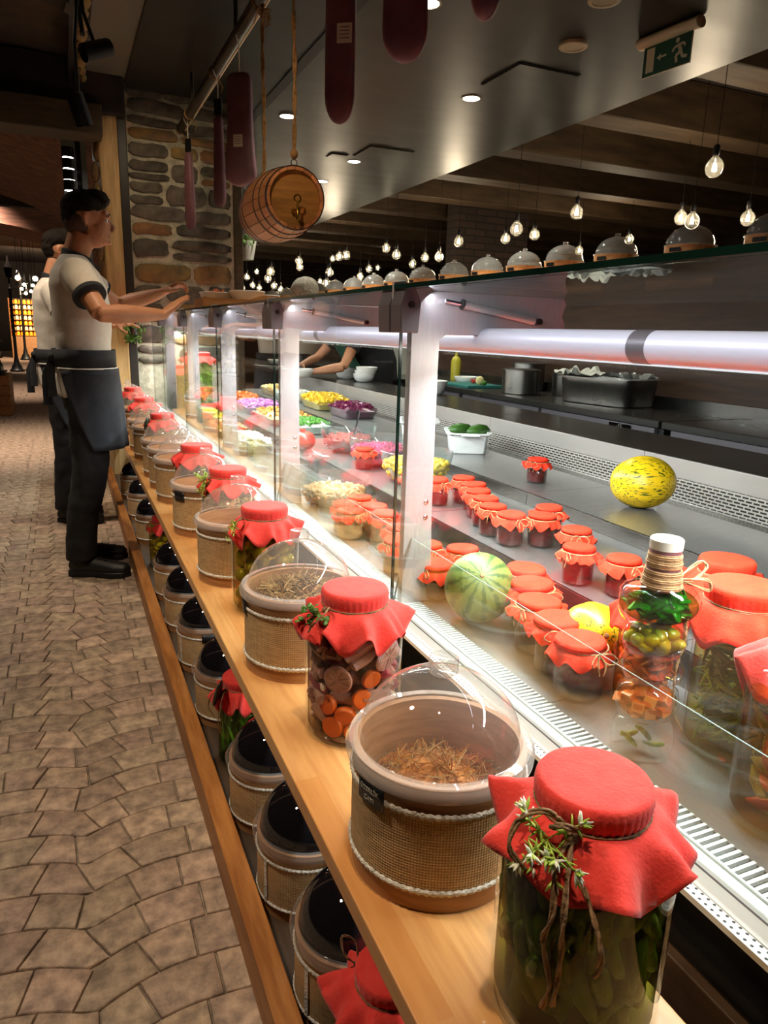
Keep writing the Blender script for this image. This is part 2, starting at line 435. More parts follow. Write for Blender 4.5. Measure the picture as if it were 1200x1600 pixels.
def b_butcher(nt, tc, b):         # shelf board glued from long staves with finger joints
    s = sepxyz(nt, tc)
    lane = math_n(nt, 'FLOOR', math_n(nt, 'DIVIDE', s[0], .042))
    wn = nt.nodes.new('ShaderNodeTexWhiteNoise'); wn.noise_dimensions = '2D'
    off = math_n(nt, 'MULTIPLY', math_n(nt, 'FRACT', math_n(nt, 'MULTIPLY', lane, .377)), .6)
    seg = math_n(nt, 'FLOOR', math_n(nt, 'DIVIDE', math_n(nt, 'ADD', s[1], off), .42))
    cb = nt.nodes.new('ShaderNodeCombineXYZ'); nt.links.new(lane, cb.inputs[0]); nt.links.new(seg, cb.inputs[1])
    nt.links.new(cb.outputs[0], wn.inputs['Vector'])
    base = mixc(nt, wn.outputs['Value'], hexc('#c98a4b'), hexc('#dfae70'))
    g = noise_n(nt, tc, 5, (16, 1.4, 16), 6)
    r = nt.nodes.new('ShaderNodeMapRange'); r.inputs[1].default_value = .42; r.inputs[2].default_value = .75; r.inputs[4].default_value = .55
    nt.links.new(g, r.inputs[0])
    c = mixc(nt, r.outputs[0], base, hexc('#b0713a'))
    nt.links.new(c, b.inputs['Base Color'])
tex_mat('butcher_block', b_butcher, .38, coat=.15)

# ---------------------------------------------------------------- geometry helpers
class G:
    """collects faces; build() links them as one mesh object"""
    def __init__(self): self.v = []; self.f = []; self.m = []
    def add(self, vs, fs, mi=0, M=None):
        k = len(self.v)
        if M is not None: vs = [tuple(M @ Vector(p)) for p in vs]
        self.v += [tuple(p) for p in vs]
        self.f += [tuple(i + k for i in f) for f in fs]
        self.m += [mi] * len(fs)
        return self
    def box(self, c, s, mi=0, rot=None, taper=1.):
        x, y, z = s[0] / 2, s[1] / 2, s[2] / 2
        vs = [(-x, -y, -z), (x, -y, -z), (x, y, -z), (-x, y, -z), (-x * taper, -y * taper, z), (x * taper, -y * taper, z), (x * taper, y * taper, z), (-x * taper, y * taper, z)]
        M = Matrix.Translation(c)
        if rot: M = M @ Euler(rot).to_matrix().to_4x4()
        return self.add(vs, [(0, 3, 2, 1), (4, 5, 6, 7), (0, 1, 5, 4), (1, 2, 6, 5), (2, 3, 7, 6), (3, 0, 4, 7)], mi, M)
    def bx(self, x0, x1, y0, y1, z0, z1, mi=0):
        return self.box(((x0 + x1) / 2, (y0 + y1) / 2, (z0 + z1) / 2), (x1 - x0, y1 - y0, z1 - z0), mi)
    def lathe(self, prof, n=32, c=(0, 0, 0), mi=0, M=None, closed=False):
        vs = []; fs = []
        for r, z in prof:
            for i in range(n):
                a = 2 * PI * i / n
                vs.append((c[0] + max(r, 1e-5) * math.cos(a), c[1] + max(r, 1e-5) * math.sin(a), c[2] + z))
        m = len(prof)
        for j in range(m - 1 if not closed else m):
            j2 = (j + 1) % m
            for i in range(n):
                i2 = (i + 1) % n
                fs.append((j * n + i, j * n + i2, j2 * n + i2, j2 * n + i))
        return self.add(vs, fs, mi, M)
    def tube(self, pts, r, n=8, cap=True, mi=0, asp=None):
        pts = [Vector(p) for p in pts]; m = len(pts)
        rs = r if isinstance(r, (list, tuple)) else [r] * m
        vs = []; fs = []; up = None
        for i, p in enumerate(pts):
            t = (pts[min(i + 1, m - 1)] - pts[max(i - 1, 0)])
            if t.length < 1e-9: t = Vector((0, 0, 1))
            t.normalize()
            if up is None:
                a = Vector((0, 0, 1)) if abs(t.z) < .9 else Vector((0, 1, 0))
                up = (a - t * a.dot(t)).normalized()
            else:
                up = (up - t * up.dot(t))
                up = up.normalized() if up.length > 1e-6 else t.orthogonal().normalized()
            sd = t.cross(up)
            ra = rs[i]
            ru, rsd = (ra if isinstance(ra, (tuple, list)) else (ra, ra))
            for k in range(n):
                a = 2 * PI * k / n
                vs.append(p + up * (ru * math.cos(a)) + sd * (rsd * math.sin(a)))
        for i in range(m - 1):
            for k in range(n):
                k2 = (k + 1) % n
                fs.append((i * n + k, i * n + k2, (i + 1) * n + k2, (i + 1) * n + k))
        if cap:
            fs.append(tuple(range(n - 1, -1, -1))); fs.append(tuple((m - 1) * n + k for k in range(n)))
        return self.add(vs, fs, mi)
    def ell(self, c, r, nu=12, nv=8, rot=None, mi=0):
        if isinstance(r, (int, float)): r = (r, r, r)
        vs = [(0, 0, -r[2])]; fs = []
        for j in range(1, nv):
            t = PI * j / nv
            for i in range(nu):
                a = 2 * PI * i / nu
                vs.append((r[0] * math.sin(t) * math.cos(a), r[1] * math.sin(t) * math.sin(a), -r[2] * math.cos(t)))
        vs.append((0, 0, r[2])); top = len(vs) - 1
        for i in range(nu):
            i2 = (i + 1) % nu
            fs.append((0, 1 + i2, 1 + i)); fs.append((top, top - nu + i, top - nu + i2))
            for j in range(nv - 2):
                a = 1 + j * nu
                fs.append((a + i, a + i2, a + nu + i2, a + nu + i))
        M = Matrix.Translation(c)
        if rot: M = M @ Euler(rot).to_matrix().to_4x4()
        return self.add(vs, fs, mi, M)
    def prism(self, poly, z0, z1, mi=0, M=None, inset=0., top=None):
        n = len(poly)
        vs = [(x, y, z0) for x, y in poly] + [(x, y, z1) for x, y in (top or poly)]
        fs = [tuple(range(n - 1, -1, -1)), tuple(range(n, 2 * n))] + [(i, (i + 1) % n, n + (i + 1) % n, n + i) for i in range(n)]
        return self.add(vs, fs, mi, M)
    def rings(self, rings, cap=True, mi=0, closed=True):
        n = len(rings[0]); vs = [p for r in rings for p in r]; fs = []
        for j in range(len(rings) - 1):
            for i in range(n if closed else n - 1):
                i2 = (i + 1) % n
                fs.append((j * n + i, j * n + i2, (j + 1) * n + i2, (j + 1) * n + i))
        if cap:
            fs.append(tuple(range(n - 1, -1, -1))); fs.append(tuple((len(rings) - 1) * n + k for k in range(n)))
        return self.add(vs, fs, mi)
    def torus(self, R_, r, n=32, k=8, c=(0, 0, 0), mi=0, M=None, sq=1.):
        prof = [(R_ + r * math.cos(2 * PI * j / k), sq * r * math.sin(2 * PI * j / k)) for j in range(k)]
        return self.lathe(prof, n, c, mi, M, closed=True)
    def mesh(self, name, mats, smooth=True, angle=38):
        me = bpy.data.meshes.new(name)
        me.from_pydata(self.v, [], self.f)
        for m in (mats if isinstance(mats, (list, tuple)) else [mats]): me.materials.append(MAT[m] if isinstance(m, str) else m)
        if any(self.m): me.polygons.foreach_set('material_index', self.m)
        if smooth:
            me.polygons.foreach_set('use_smooth', [True] * len(me.polygons))
            if angle < 180: me.set_sharp_from_angle(angle=R(angle))
        me.update()
        return me
    def build(self, name, mats, parent=None, smooth=True, angle=38, loc=None, bevel=0., kind=None):
        o = bpy.data.objects.new(name, self.mesh(name, mats, smooth, angle))
        COL.objects.link(o)
        if parent: o.parent = parent
        if loc: o.location = loc
        if bevel:
            b = o.modifiers.new('bevel', 'BEVEL'); b.width = bevel; b.segments = 2; b.limit_method = 'ANGLE'
        if kind: o['kind'] = kind
        return o

def tag(o, label, cat, group=None):
    o['label'] = label; o['category'] = cat
    if group: o['group'] = group
    return o
def thing(name, label, cat, loc=(0, 0, 0), rz=0, group=None, rot=None):
    o = bpy.data.objects.new(name, None); COL.objects.link(o)
    o.empty_display_size = .05
    o.location = loc; o.rotation_euler = rot or (0, 0, rz)
    return tag(o, label, cat, group)
def copy_mesh(src, parent, loc=None, rot=None, scale=None, name=None):
    c = src.copy()
    if name: c.name = name
    COL.objects.link(c); c.parent = parent
    if loc is not None: c.location = loc
    if rot is not None: c.rotation_euler = rot
    if scale is not None: c.scale = scale
    return c
def inst(me, name, parent, loc, rot=(0, 0, 0), scale=(1, 1, 1)):
    o = bpy.data.objects.new(name, me); COL.objects.link(o)
    o.parent = parent; o.location = loc; o.rotation_euler = rot; o.scale = scale
    return o
def dup(root, loc, rz=0, label=None, scale=None, group=None):
    r = root.copy(); COL.objects.link(r); r.location = loc; r.rotation_euler = (0, 0, rz)
    if label: r['label'] = label
    if group: r['group'] = group
    if scale: r.scale = (scale, scale, scale)
    for ch in list(root.children):
        c = ch.copy(); COL.objects.link(c); c.parent = r
        for g in list(ch.children):
            d = g.copy(); COL.objects.link(d); d.parent = c
    return r
def struct(o, label=None):
    o['kind'] = 'structure'
    if label: o['label'] = label
    return o
def arc_pts(c, r, a0, a1, n, z=0., axis='z'):
    out = []
    for i in range(n + 1):
        a = a0 + (a1 - a0) * i / n
        x, y = r * math.cos(a), r * math.sin(a)
        out.append((c[0] + x, c[1] + y, c[2] + z) if axis == 'z' else (c[0] + x, c[1], c[2] + y))
    return out

# ================================================================ SETTING
# floor of fan-set paving: modules 0.42 x 0.40 m, four curved courses each
def fan(u):                       # height of a course line above its cusp, u = offset from the cusp
    t = min(1., abs(u) / .19)
    return .055 * (1 - (1 - t) ** 2)
fl = struct(G().bx(-14, 12, -2, 40, -.06, -.008).build('floor', 'grout', smooth=False), 'stamped fan-pattern paving in warm beige and grey')
prs = random.Random(3)
stones_near = []; stones_far = G()
def stone_poly(x0t, x0b, x1t, x1b, cx, yb, yt, g=.0019):
    """one course stone between two radial joints"""
    pts = []
    nseg = 4
    for i in range(nseg + 1):
        x = (x0b + g) + (x1b - x0b - 2 * g) * i / nseg
        pts.append((x, yb + fan(x - cx) + g))
    for i in range(nseg, -1, -1):
        x = (x0t + g) + (x1t - x0t - 2 * g) * i / nseg
        pts.append((x, yt + fan(x - cx) - g))
    return pts
cells = []
for mod in range(-22, 2):
    cx = -.035 + .42 * mod
    for row in range(-2, 90):
        y0 = .732 + .1 * row
        k = row % 4
        zig = .016 if row % 2 else -.016
        j = lambda s: prs.uniform(-s, s)
        lean = .018
        xs = [(cx - .21 + zig, cx - .21 + zig), (cx - .105 + lean * .9 + j(.012), cx - .105 - lean + j(.01)), (cx + j(.02) - .004, cx + j(.02) + (.02 if row % 2 else -.02)),
              (cx + .10 - lean + j(.012), cx + .10 + lean * .6 + j(.01)), (cx + .21 + zig, cx + .21 + zig)]
        for q in range(4):
            (at, ab), (bt, bb) = xs[q], xs[q + 1]
            xm = (at + bt) / 2
            if xm > .34: continue
            cells.append((math.hypot(xm - .0, y0), stone_poly(at, ab, bt, bb, cx, y0, y0 + .1)))
def in_view(p, m=.06):
    d = Vector((p[0], p[1], -CAM_H)); z = d.dot(fwd)
    if z < .2: return False
    return abs(d.dot(right) / z) < .54 + m and abs(d.dot(down) / z) < .72 + m
vis = sorted([c for c in cells if in_view(c[1][2], .05)], key=lambda c: c[0])
def put_stone(g, poly, h):
    ctr = (sum(p[0] for p in poly) / len(poly), sum(p[1] for p in poly) / len(poly))
    inn = [(ctr[0] + (x - ctr[0]) * .965, ctr[1] + (y - ctr[1]) * .95) for x, y in poly]
    n = len(poly)
    vs = [(x, y, -.008) for x, y in poly] + [(x, y, h - .0022) for x, y in poly] + [(x, y, h) for x, y in inn]
    fs = [(i, (i + 1) % n, n + (i + 1) % n, n + i) for i in range(n)] + [(n + i, n + (i + 1) % n, 2 * n + (i + 1) % n, 2 * n + i) for i in range(n)] + [tuple(range(2 * n, 3 * n))]
    g.add(vs, fs)
for i, (d, poly) in enumerate(vis):
    h = prs.uniform(-.0015, .0012)
    if i < 290:
        g = G(); put_stone(g, poly, h); g.build('paving_stone', 'paver', fl, angle=50)
    else: put_stone(stones_far, poly, h)
vs_ = set(id(c) for c in vis)
rest = [c for c in cells if id(c) not in vs_ and c[0] < 6]
for d, poly in rest: put_stone(stones_far, poly, 0)
stones_far.build('distant_paving', 'paver', fl, angle=50, kind='stuff')
# plain paved ground beyond the fan courses
far = G()
for iy in range(0, 62):
    for ix in range(0, 20):
        x = -6.2 + ix * .42 + (.1 if iy % 2 else 0); y = 9.75 + iy * .4
        far.bx(x + .004, x + .416, y + .004, y + .396, -.008, 0)
far.build('far_paving', 'paver', fl, smooth=False, kind='stuff')

# ceiling above the counter: black panels, groove, grey side panel
ce = struct(G().bx(.54, 3.94, -1.5, 14, 2.9, 3.02).build('ceiling', 'black_ceiling', smooth=False), 'matt black ceiling panel over the counter')
G().bx(1.53, 1.60, -1.5, 14, 2.895, 2.9).build('groove', 'dark_edge', ce, smooth=False)
gc = struct(G().bx(.26, .54, -1.5, 6.2, 2.93, 3.0).build('trim_1', 'grey_panel', smooth=False), 'plain grey ceiling strip beside the black ceiling')
cl = G()
nx, ny = 34, 60
for j in range(ny + 1):
    for i in range(nx + 1):
        x = -6 + i * (6.28 / nx); y = -1.5 + j * (9.5 / ny)
        cl.v.append((x, y, 3.0 + .12 * pnoise(Vector((x * 1.7, y * 1.7, 0))) + .05 * pnoise(Vector((x * 5, y * 5, 3)))))
for j in range(ny):
    for i in range(nx):
        a = j * (nx + 1) + i; cl.f.append((a, a + nx + 1, a + nx + 2, a + 1)); cl.m.append(0)
struct(cl.build('ceiling_rock', 'rough_ceiling', angle=180), 'rough dark rock ceiling over the aisle')
# ragged stone edge beside the grey strip
sg = random.Random(5)
edge = struct(G().bx(.20, .27, -1.4, 6.1, 2.88, 2.99).build('trim_2', 'dark_wall', smooth=False), 'ragged stone edging of the ceiling strip')
for k in range(30):
    y = 1.2 + k * .165
    e = G(); e.ell((.235 + sg.uniform(-.012, .015), y, 2.875), (sg.uniform(.03, .045), .085, .03), 8, 6)
    e.build('stone', 'stone_ochre', edge)
# timber beams beyond the black ceiling
bm_ = struct(G().bx(3.94, 12, -2, 22, 3.46, 3.56).build('ceiling_deck', 'dark_wall', smooth=False), 'dark deck above the timber beams')
for k, y in enumerate((1.35, 2.7, 4.05, 5.40, 6.75, 8.12, 9.55, 10.95, 12.35, 13.75, 15.2, 16.7, 18.3, 20)):
    g = G().bx(1.2 if y > 14.5 else 3.96, 12, y, y + .34, 3.05, 3.46)
    g.build('beam', 'beam_wood', bm_, bevel=.012)
    G().bx(1.2 if y > 14.5 else 3.96, 12, y + .36, y + .40, 3.35, 3.46).build('beam_batten', 'beam_wood', bm_, smooth=False)
# far walls
struct(G().bx(-14, 12, 34, 34.2, 0, 5).build('wall_back', 'dark_wall', smooth=False), 'unlit far wall of the hall')
G().bx(1.2, 3.94, 14.0, 22, 3.46, 3.56).build('deck_extension', 'dark_wall', bm_, smooth=False)
struct(G().bx(12, 12.2, -2, 34, -.1, 5).build('wall_right', 'dark_wall', smooth=False), 'dark far side wall')
struct(G().bx(-6.3, -6.1, -2, 34, -.1, 5).build('wall_left', 'dark_wall', smooth=False), 'dark far side wall of the aisle')
struct(G().bx(4.2, 12, 21.0, 21.2, 0, 3.46).build('wall_far_brick', 'far_brick', smooth=False), 'dark brick wall behind the hanging bulbs')
struct(G().bx(-6.2, 12, -2.2, -2.0, -.1, 4).build('wall_front', 'dark_wall', smooth=False), 'wall behind the viewer')
struct(G().bx(5.6, 6.9, 10.2, 10.5, 0, 3.4).build('wall_brick_pier', 'far_brick', smooth=False), 'brick pier behind the hanging bulbs')
struct(G().bx(-6.2, 1.0, 9.2, 33, 3.5, 3.6).build('ceiling_far', 'dark_wall', smooth=False), 'dark ceiling over the far aisle')

# stone pier at the end of the counter
SY = 6.2
pier = struct(G().bx(.53, 1.36, SY, SY + .5, 0, 2.9).build('wall_stone_pier', 'mortar', smooth=False), 'stone-clad pier at the end of the counter')
ps = random.Random(11)
z = .9
rows = []
while z < 2.88:
    h = ps.choice([.09, .11, .13, .15, .17, .12]); rows.append((z, h)); z += h + .004
def rock(w, h, d, seed):
    """irregular quarried face block, flat back"""
    q = random.Random(seed); g = G()
    n = 14; ring = []
    for i in range(n):
        a = 2 * PI * i / n
        ca, sa = math.cos(a), math.sin(a)
        k = 1 / max(abs(ca), abs(sa)) ** .95
        ring.append((ca * k * w / 2 * q.uniform(.90, 1.0), sa * k * h / 2 * q.uniform(.70, 1.0)))
    def lvl(s, y): return [(x * s, y + q.uniform(-.004, .004), zz * s) for x, zz in ring]
    rr = [[(x, 0, zz) for x, zz in ring], lvl(1, -d * .6), lvl(.91, -d)]
    g.rings(rr, cap=False)
    k = len(g.v); c = (0, -d * 1.12, 0)
    g.v.append(c)
    for i in range(n): g.f.append((k - n + i, k - n + (i + 1) % n, k)); g.m.append(0)
    return g
for ri, (z0, h) in enumerate(rows):
    x = .535
    while x < 1.30:
        w = ps.uniform(.20, .46)
        if x + w > 1.14: w = 1.325 - x
        if h > .12 and w < .15: w = .18
        if h > .12 and ps.random() < .45:      # two thin courses in one tall one
            hb = h * ps.uniform(.35, .55)
            gb = rock(w - .012, hb, ps.uniform(.014, .024), ri * 77 + int(x * 90)); gb.build('stone', 'stone_ochre' if ps.random() < .25 else 'stone_grey', pier, loc=(x + w / 2, SY, z0 + hb / 2), angle=60)
            z1_, h1_ = z0 + hb + .006, h - hb - .006
        else: z1_, h1_ = z0, h
        g = rock(w - .012, h1_ * ps.uniform(.88, 1.0), ps.uniform(.016, .028), ri * 50 + int(x * 100))
        m = 'stone_ochre' if ps.random() < .22 else 'stone_grey'
        g.build('stone', m, pier, loc=(x + w / 2, SY, z1_ + h1_ / 2 + ps.uniform(-.004, .004)), angle=60).rotation_euler = (0, ps.uniform(-.04, .04), 0)
        x += w
struct(G().bx(.47, .535, SY - .10, SY + .42, 0, 2.9).build('trim_3', 'black_trim', smooth=False, bevel=.006), 'black corner post of the stone pier')
struct(G().bx(1.335, 1.40, SY - .06, SY + .5, 0, 2.9).build('trim_4', 'brown_plank', smooth=False, bevel=.006), 'brown corner post on the right of the stone pier')
wp = G()
wp.rings([[(x, y, zz) for x, y in ((.33 + dx, SY - .09), (.475, SY - .10), (.475, SY + .35), (.31 + dx, SY + .36))] for zz, dx in ((0, -.03), (.9, -.01), (1.6, .0), (2.2, .012), (2.72, -.012))])
pl = struct(wp.build('wooden_pillar', 'pillar_wood', bevel=.012), 'light timber pillar beside the stone pier')
pl2 = struct(G().bx(.10, .30, 7.4, 7.6, 0, 2.93).build('grey_pillar', 'grey_panel', smooth=False), 'grey pillar behind the timber pillar')
for k in range(8): 
    e = G(); e.ell((.315 + .012 * math.sin(k * 2), SY - .04, 2.58 - k * .14), (.03, .05, .075), 8, 6); e.build('stone', 'stone_ochre', pl2)
# timber lintels and vaults of the aisle
struct(G().bx(-5, .36, 5.9, 6.2, 2.50, 2.70).build('trim_5', 'brown_plank', smooth=False, bevel=.01), 'dark timber lintel across the aisle')
struct(G().bx(-5, .52, 6.02, 6.9, 2.68, 3.0).build('trim_6', 'dark_wall', smooth=False), 'dark ceiling step behind the lintel')
def vault(name, y0, y1, x0, x1, zs, ze, drop, m, label):
    g = G(); n = 18; rr = []
    for j in (0, 1):
        y = (y0, y1)[j]; rr.append([])
    top = []; vs = []
    for i in range(n + 1):
        t = i / n; x = x0 + (x1 - x0) * t
        zz = zs + (ze - zs) * math.sin(t * PI)
        vs += [(x, y0, zz), (x, y1, zz - drop), (x, y0, zz + .5), (x, y1, zz + .5)]
    fs = []
    for i in range(n):
        a = i * 4; b_ = a + 4
        fs += [(a, b_, b_ + 1, a + 1), (a, a + 2, b_ + 2, b_), (a + 1, b_ + 1, b_ + 3, a + 3)]
    g.add(vs, fs)
    return struct(g.build(name, m, angle=50), label)
vault('vault_near', 7.6, 10.2, -3.6, 1.3, 2.15, 3.15, .42, 'vault_plaster', 'brushed plaster vault across the aisle')
vault('vault_far', 13.5, 14.2, -3.8, 1.6, 1.9, 2.72, .12, 'vault_plaster', 'thin plaster arch farther down the aisle')
struct(G().bx(-6, 1.2, 10.25, 10.4, 2.55, 3.6).build('trim_7', 'dark_wall', smooth=False), 'dark panel above the far aisle')

# ================================================================ SHELF UNIT IN FRONT OF THE CASE
SX0, SX1, SZ = .268, .515, .55
su = thing('display_shelf', 'long low wooden shelf unit with two tiers in front of the glass case', 'shelf', (.39, 3.1, 0))
def local(o, root):
    return o
def wb(x0, x1, y0, y1, z0, z1, name, m, bevel=.002, root=su):
    L0 = root.location
    return G().bx(x0 - L0.x, x1 - L0.x, y0 - L0.y, y1 - L0.y, z0 - L0.z, z1 - L0.z).build(name, m, root, smooth=False, bevel=bevel)
wb(SX0, SX1, .02, 6.05, SZ - .030, SZ, 'top_board', 'butcher_block')
wb(.239, .284, -.2, 6.05, .0, .094, 'ledge', 'ledge_wood', .003)
wb(.284, .60, -.2, 6.05, .0, .030, 'bottom_board', 'dark_wood_base')
wb(.585, .60, -.2, 6.05, .03, SZ - .03, 'back_board', 'dark_wood_base')
for k in range(4): wb(.50, .585, 1.93 + 1.35 * k, 1.955 + 1.35 * k, .03, SZ - .03, 'divider', 'dark_wood_base')

# ---- lidded drums: bent-wood body, burlap wrap, two lace trims, clear dome with a fluted knob
def lace_ring(r, z, n=150, amp=.0028):
    g = G(); vs = []; fs = []
    prof = ((0, .004), (.0022, .0028), (.0026, -.001), (0, -.0045))
    for i in range(n):
        a = 2 * PI * i / n
        w = 1 if i % 2 else .25
        for q, (dr, dz) in enumerate(prof):
            vs.append(((r + dr * (.6 + .7 * w)) * math.cos(a), (r + dr * (.6 + .7 * w)) * math.sin(a), z + dz * (1.15 if q in (0, 3) and w == 1 else .75)))
    for i in range(n):
        i2 = (i + 1) % n
        for q in range(3): fs.append((i * 4 + q, i2 * 4 + q, i2 * 4 + q + 1, i * 4 + q + 1))
    return g.add(vs, fs)
def herb_pile(r, z, n, seed, hmax=.03, ln=(.015, .05), stick=.0007):
    q = random.Random(seed); g = G()
    g.lathe([(0, z + hmax * .9), (r * .3, z + hmax * .75), (r * .65, z + hmax * .35), (r * .97, z)], 24, mi=0)
    for k in range(len(g.v)):
        x, y, zz = g.v[k]; g.v[k] = (x, y, zz + .010 * pnoise(Vector((x * 60, y * 60, seed))))
    for k in range(n):
        rr = r * math.sqrt(q.random()) * .9; a = q.uniform(0, 2 * PI); l = q.uniform(*ln)
        zz = z + hmax * max(.1, 1 - (rr / r) ** 1.3) * q.uniform(.6, 1.25)
        d = Vector((q.uniform(-1, 1), q.uniform(-1, 1), q.uniform(-.15, .75))).normalized() * l / 2
        c = Vector((rr * math.cos(a), rr * math.sin(a), zz))
        if (c + d).to_2d().length > r * .95 or (c - d).to_2d().length > r * .95: continue
        m = c + Vector((q.uniform(-1, 1), q.uniform(-1, 1), q.uniform(-1, 1))) * l * .12
        g.tube([c - d, m, c + d], stick * q.uniform(.6, 1.8), 3, mi=q.choice([0, 1, 1, 2]))
    return g
def drum(label, loc, herbs=None, tall=1., n=56, text=None, lab_ang=None, seam=False, group=None, rz=0, dome_n=56, name='tea_drum', shaded_lid=None):
    t = thing(name, label, 'drum', loc, rz, group)
    H = .150 * tall; r = .106
    g = G()
    g.lathe([(r - .008, .0), (r, .0), (r + .001, .028), (r - .001, .03), (r - .001, H), (r + .002, H + .001), (r + .002, H + .012), (r - .007, H + .012), (r - .007, .02), (0, .02)], n)
    body = g.build('drum_body', 'bent_wood', t)
    G().lathe([(r - .0068, .021), (r - .0068, H + .011)], n).build('inner_wall', 'bent_wood_in', body)
    G().lathe([(r + .0005, .026), (r + .0022, .0275), (r + .0022, H - .021), (r + .0005, H - .0195)], n).build('burlap_wrap', 'burlap', t)
    lace_ring(r + .0025, .029).build('lace_trim', 'lace', t, angle=180)
    lace_ring(r + .0025, H - .021).build('lace_trim', 'lace', t, angle=180)
    if seam:
        for a in (seam if isinstance(seam, tuple) else (seam,)):
            G().box(((r + .003) * math.cos(a), (r + .003) * math.sin(a), (H + .008) / 2), (.003, .009, H - .05), rot=(0, 0, a)).build('lace_seam', 'lace', t)
    q = herbs or ('herb_orange', 'herb_straw', 'herb_brown', .078, 60, .012)
    z0 = .02
    hp = herb_pile(r - .0085, q[3] * tall, q[4], int(loc[1] * 977), q[5], *(q[6:]))
    hp.build('dried_herbs', [q[0], q[1], q[2]], t, kind='stuff')
    # dome lid
    zr = H + .0125
    dome = G()
    prof = [(r + .010, zr - .012), (r + .011, zr - .002), (r + .008, zr + .001), (r + .0075, zr + .005), (r - .004, zr + .0055)] if not shaded_lid else [(r - .004, zr + .0015)]
    for k in range(0, 15):
        a = k / 14 * PI / 2
        prof.append(((r - .006) * math.cos(a) if k < 14 else .0005, zr + .007 + .083 * math.sin(a)))
    dome.lathe(prof, dome_n)
    d = dome.build('dome_lid', shaded_lid or 'dome_plastic', t, angle=60)
    G().lathe([(r + .0104, zr - .0115), (r + .0114, zr - .002), (r + .0084, zr + .0014), (r + .0070, zr + .0055), (r - .004, zr + .0062)], dome_n).build('lid_flange', 'dome_plastic' if shaded_lid else 'dome_flange', d, angle=60)
    kn = G(); m = 24; kz = zr + .089
    def fl_(rad, z): return [((rad + (.0013 if i % 2 else -.0006)) * math.cos(2 * PI * i / m), (rad + (.0013 if i % 2 else -.0006)) * math.sin(2 * PI * i / m), z) for i in range(m)]
    kn.rings([fl_(.0150, kz), fl_(.0175, kz + .004), fl_(.0175, kz + .020), fl_(.0160, kz + .0225), [(.008 * math.cos(2 * PI * i / m), .008 * math.sin(2 * PI * i / m), kz + .0205) for i in range(m)]])
    kn.build('knob', 'knob_plastic', d, angle=30)
    if lab_ang is not None:
        lb = G(); w = .20; r2 = r + .0062
        zc = H - .0175
        rr = []
        for rad, dz in ((r2, 0), (r2 + .001, 0)):
            pass
        k = 8; vs = []; fs = []
        for i in range(k + 1):
            a = lab_ang - w + 2 * w * i / k
            for zz in (zc - .0145, zc + .0145): vs.append((r2 * math.cos(a), r2 * math.sin(a), zz))
        for i in range(k): fs.append((i * 2, i * 2 + 2, i * 2 + 3, i * 2 + 1))
        lb.add(vs, fs)
        L_ = lb.build('name_plate', 'label_black', t)
        sm = L_.modifiers.new('thick', 'SOLIDIFY'); sm.thickness = .001; sm.offset = -1
        if text:
            for li, line in enumerate(text):
                bend_text(line, L_, r2 + .0014, lab_ang, zc + .0050 - .0110 * li, .0080)
    return t
def text_mesh(s, size, extrude=.0003):
    cu = bpy.data.curves.new('text', 'FONT'); cu.body = s; cu.size = size; cu.align_x = 'CENTER'; cu.align_y = 'CENTER'; cu.extrude = extrude
    cu.resolution_u = 3
    o = bpy.data.objects.new('text', cu); COL.objects.link(o)
    dg = bpy.context.evaluated_depsgraph_get()
    me = bpy.data.meshes.new_from_object(o.evaluated_get(dg))
    bpy.data.objects.remove(o)
    return me
def bend_text(s, parent, rad, ang, z, size):
    me = text_mesh(s, size)
    for v in me.vertices:
        a = ang + v.co.x / rad
        v.co = Vector(((rad + v.co.z) * math.cos(a), (rad + v.co.z) * math.sin(a), z + v.co.y))
    me.materials.clear(); me.materials.append(MAT['label_text'])
    o = bpy.data.objects.new('lettering', me); COL.objects.link(o); o.parent = parent
    return o
glass('knob_plastic', (.90, .90, .88), 1., .03, 1.5, .16, (.9, .86, .82))

SH = 'herb_brown', 'herb_straw', 'herb_straw'
front_cam = lambda x, y: math.atan2(-y, -x)
drum('large drum of dried rue tea with a black name plate, frontmost on the wooden shelf', (.395, .695, SZ), ('herb_orange', 'herb_straw', 'herb_yellow', .088, 900, .036, (.012, .045), .0006), n=80, dome_n=80, text=['ÜZERLİK', 'ÇAYI'], lab_ang=R(-163))
drum('drum of dried twigs on the shelf behind the tall jar of mixed pickles', (.395, 1.289, SZ), ('herb_brown', 'herb_straw', 'herb_straw', .128, 700, .040, (.02, .07), .0010), n=64, lab_ang=R(175))
tea = ('herb_orange', 'herb_straw', 'herb_orange', .115, 10, .012)
drum('drum of loose brown tea on the shelf behind the jar of yellow plums', (.395, 1.842, SZ), tea)
drum('fourth clear-domed drum from the front on the wooden shelf, between two red-capped jars', (.395, 2.319, SZ), tea, lab_ang=R(-150))
drum('fifth clear-domed drum on the wooden shelf, just behind the jar of pale beans', (.395, 2.80, SZ), tea, n=40, dome_n=40)
drum('sixth clear-domed drum on the wooden shelf, close behind the fifth', (.395, 3.05, SZ), tea, n=40, dome_n=40)
drum('seventh clear-domed drum on the wooden shelf, in front of the jar with a dark leaf', (.395, 3.295, SZ), tea, n=40, dome_n=40)
drum('eighth clear-domed drum on the wooden shelf, behind the jar with a dark leaf', (.395, 3.76, SZ), tea, n=32, dome_n=32)
drum('ninth clear-domed drum on the wooden shelf, in front of the jar of yellow peppers', (.395, 4.03, SZ), tea, n=32, dome_n=32)
drum('tenth clear-domed drum on the wooden shelf, beside the waiter', (.395, 4.68, SZ), tea, n=32, dome_n=32)
drum('farthest clear-domed drum at the pier end of the wooden shelf', (.395, 5.42, SZ), tea, n=32, dome_n=32)

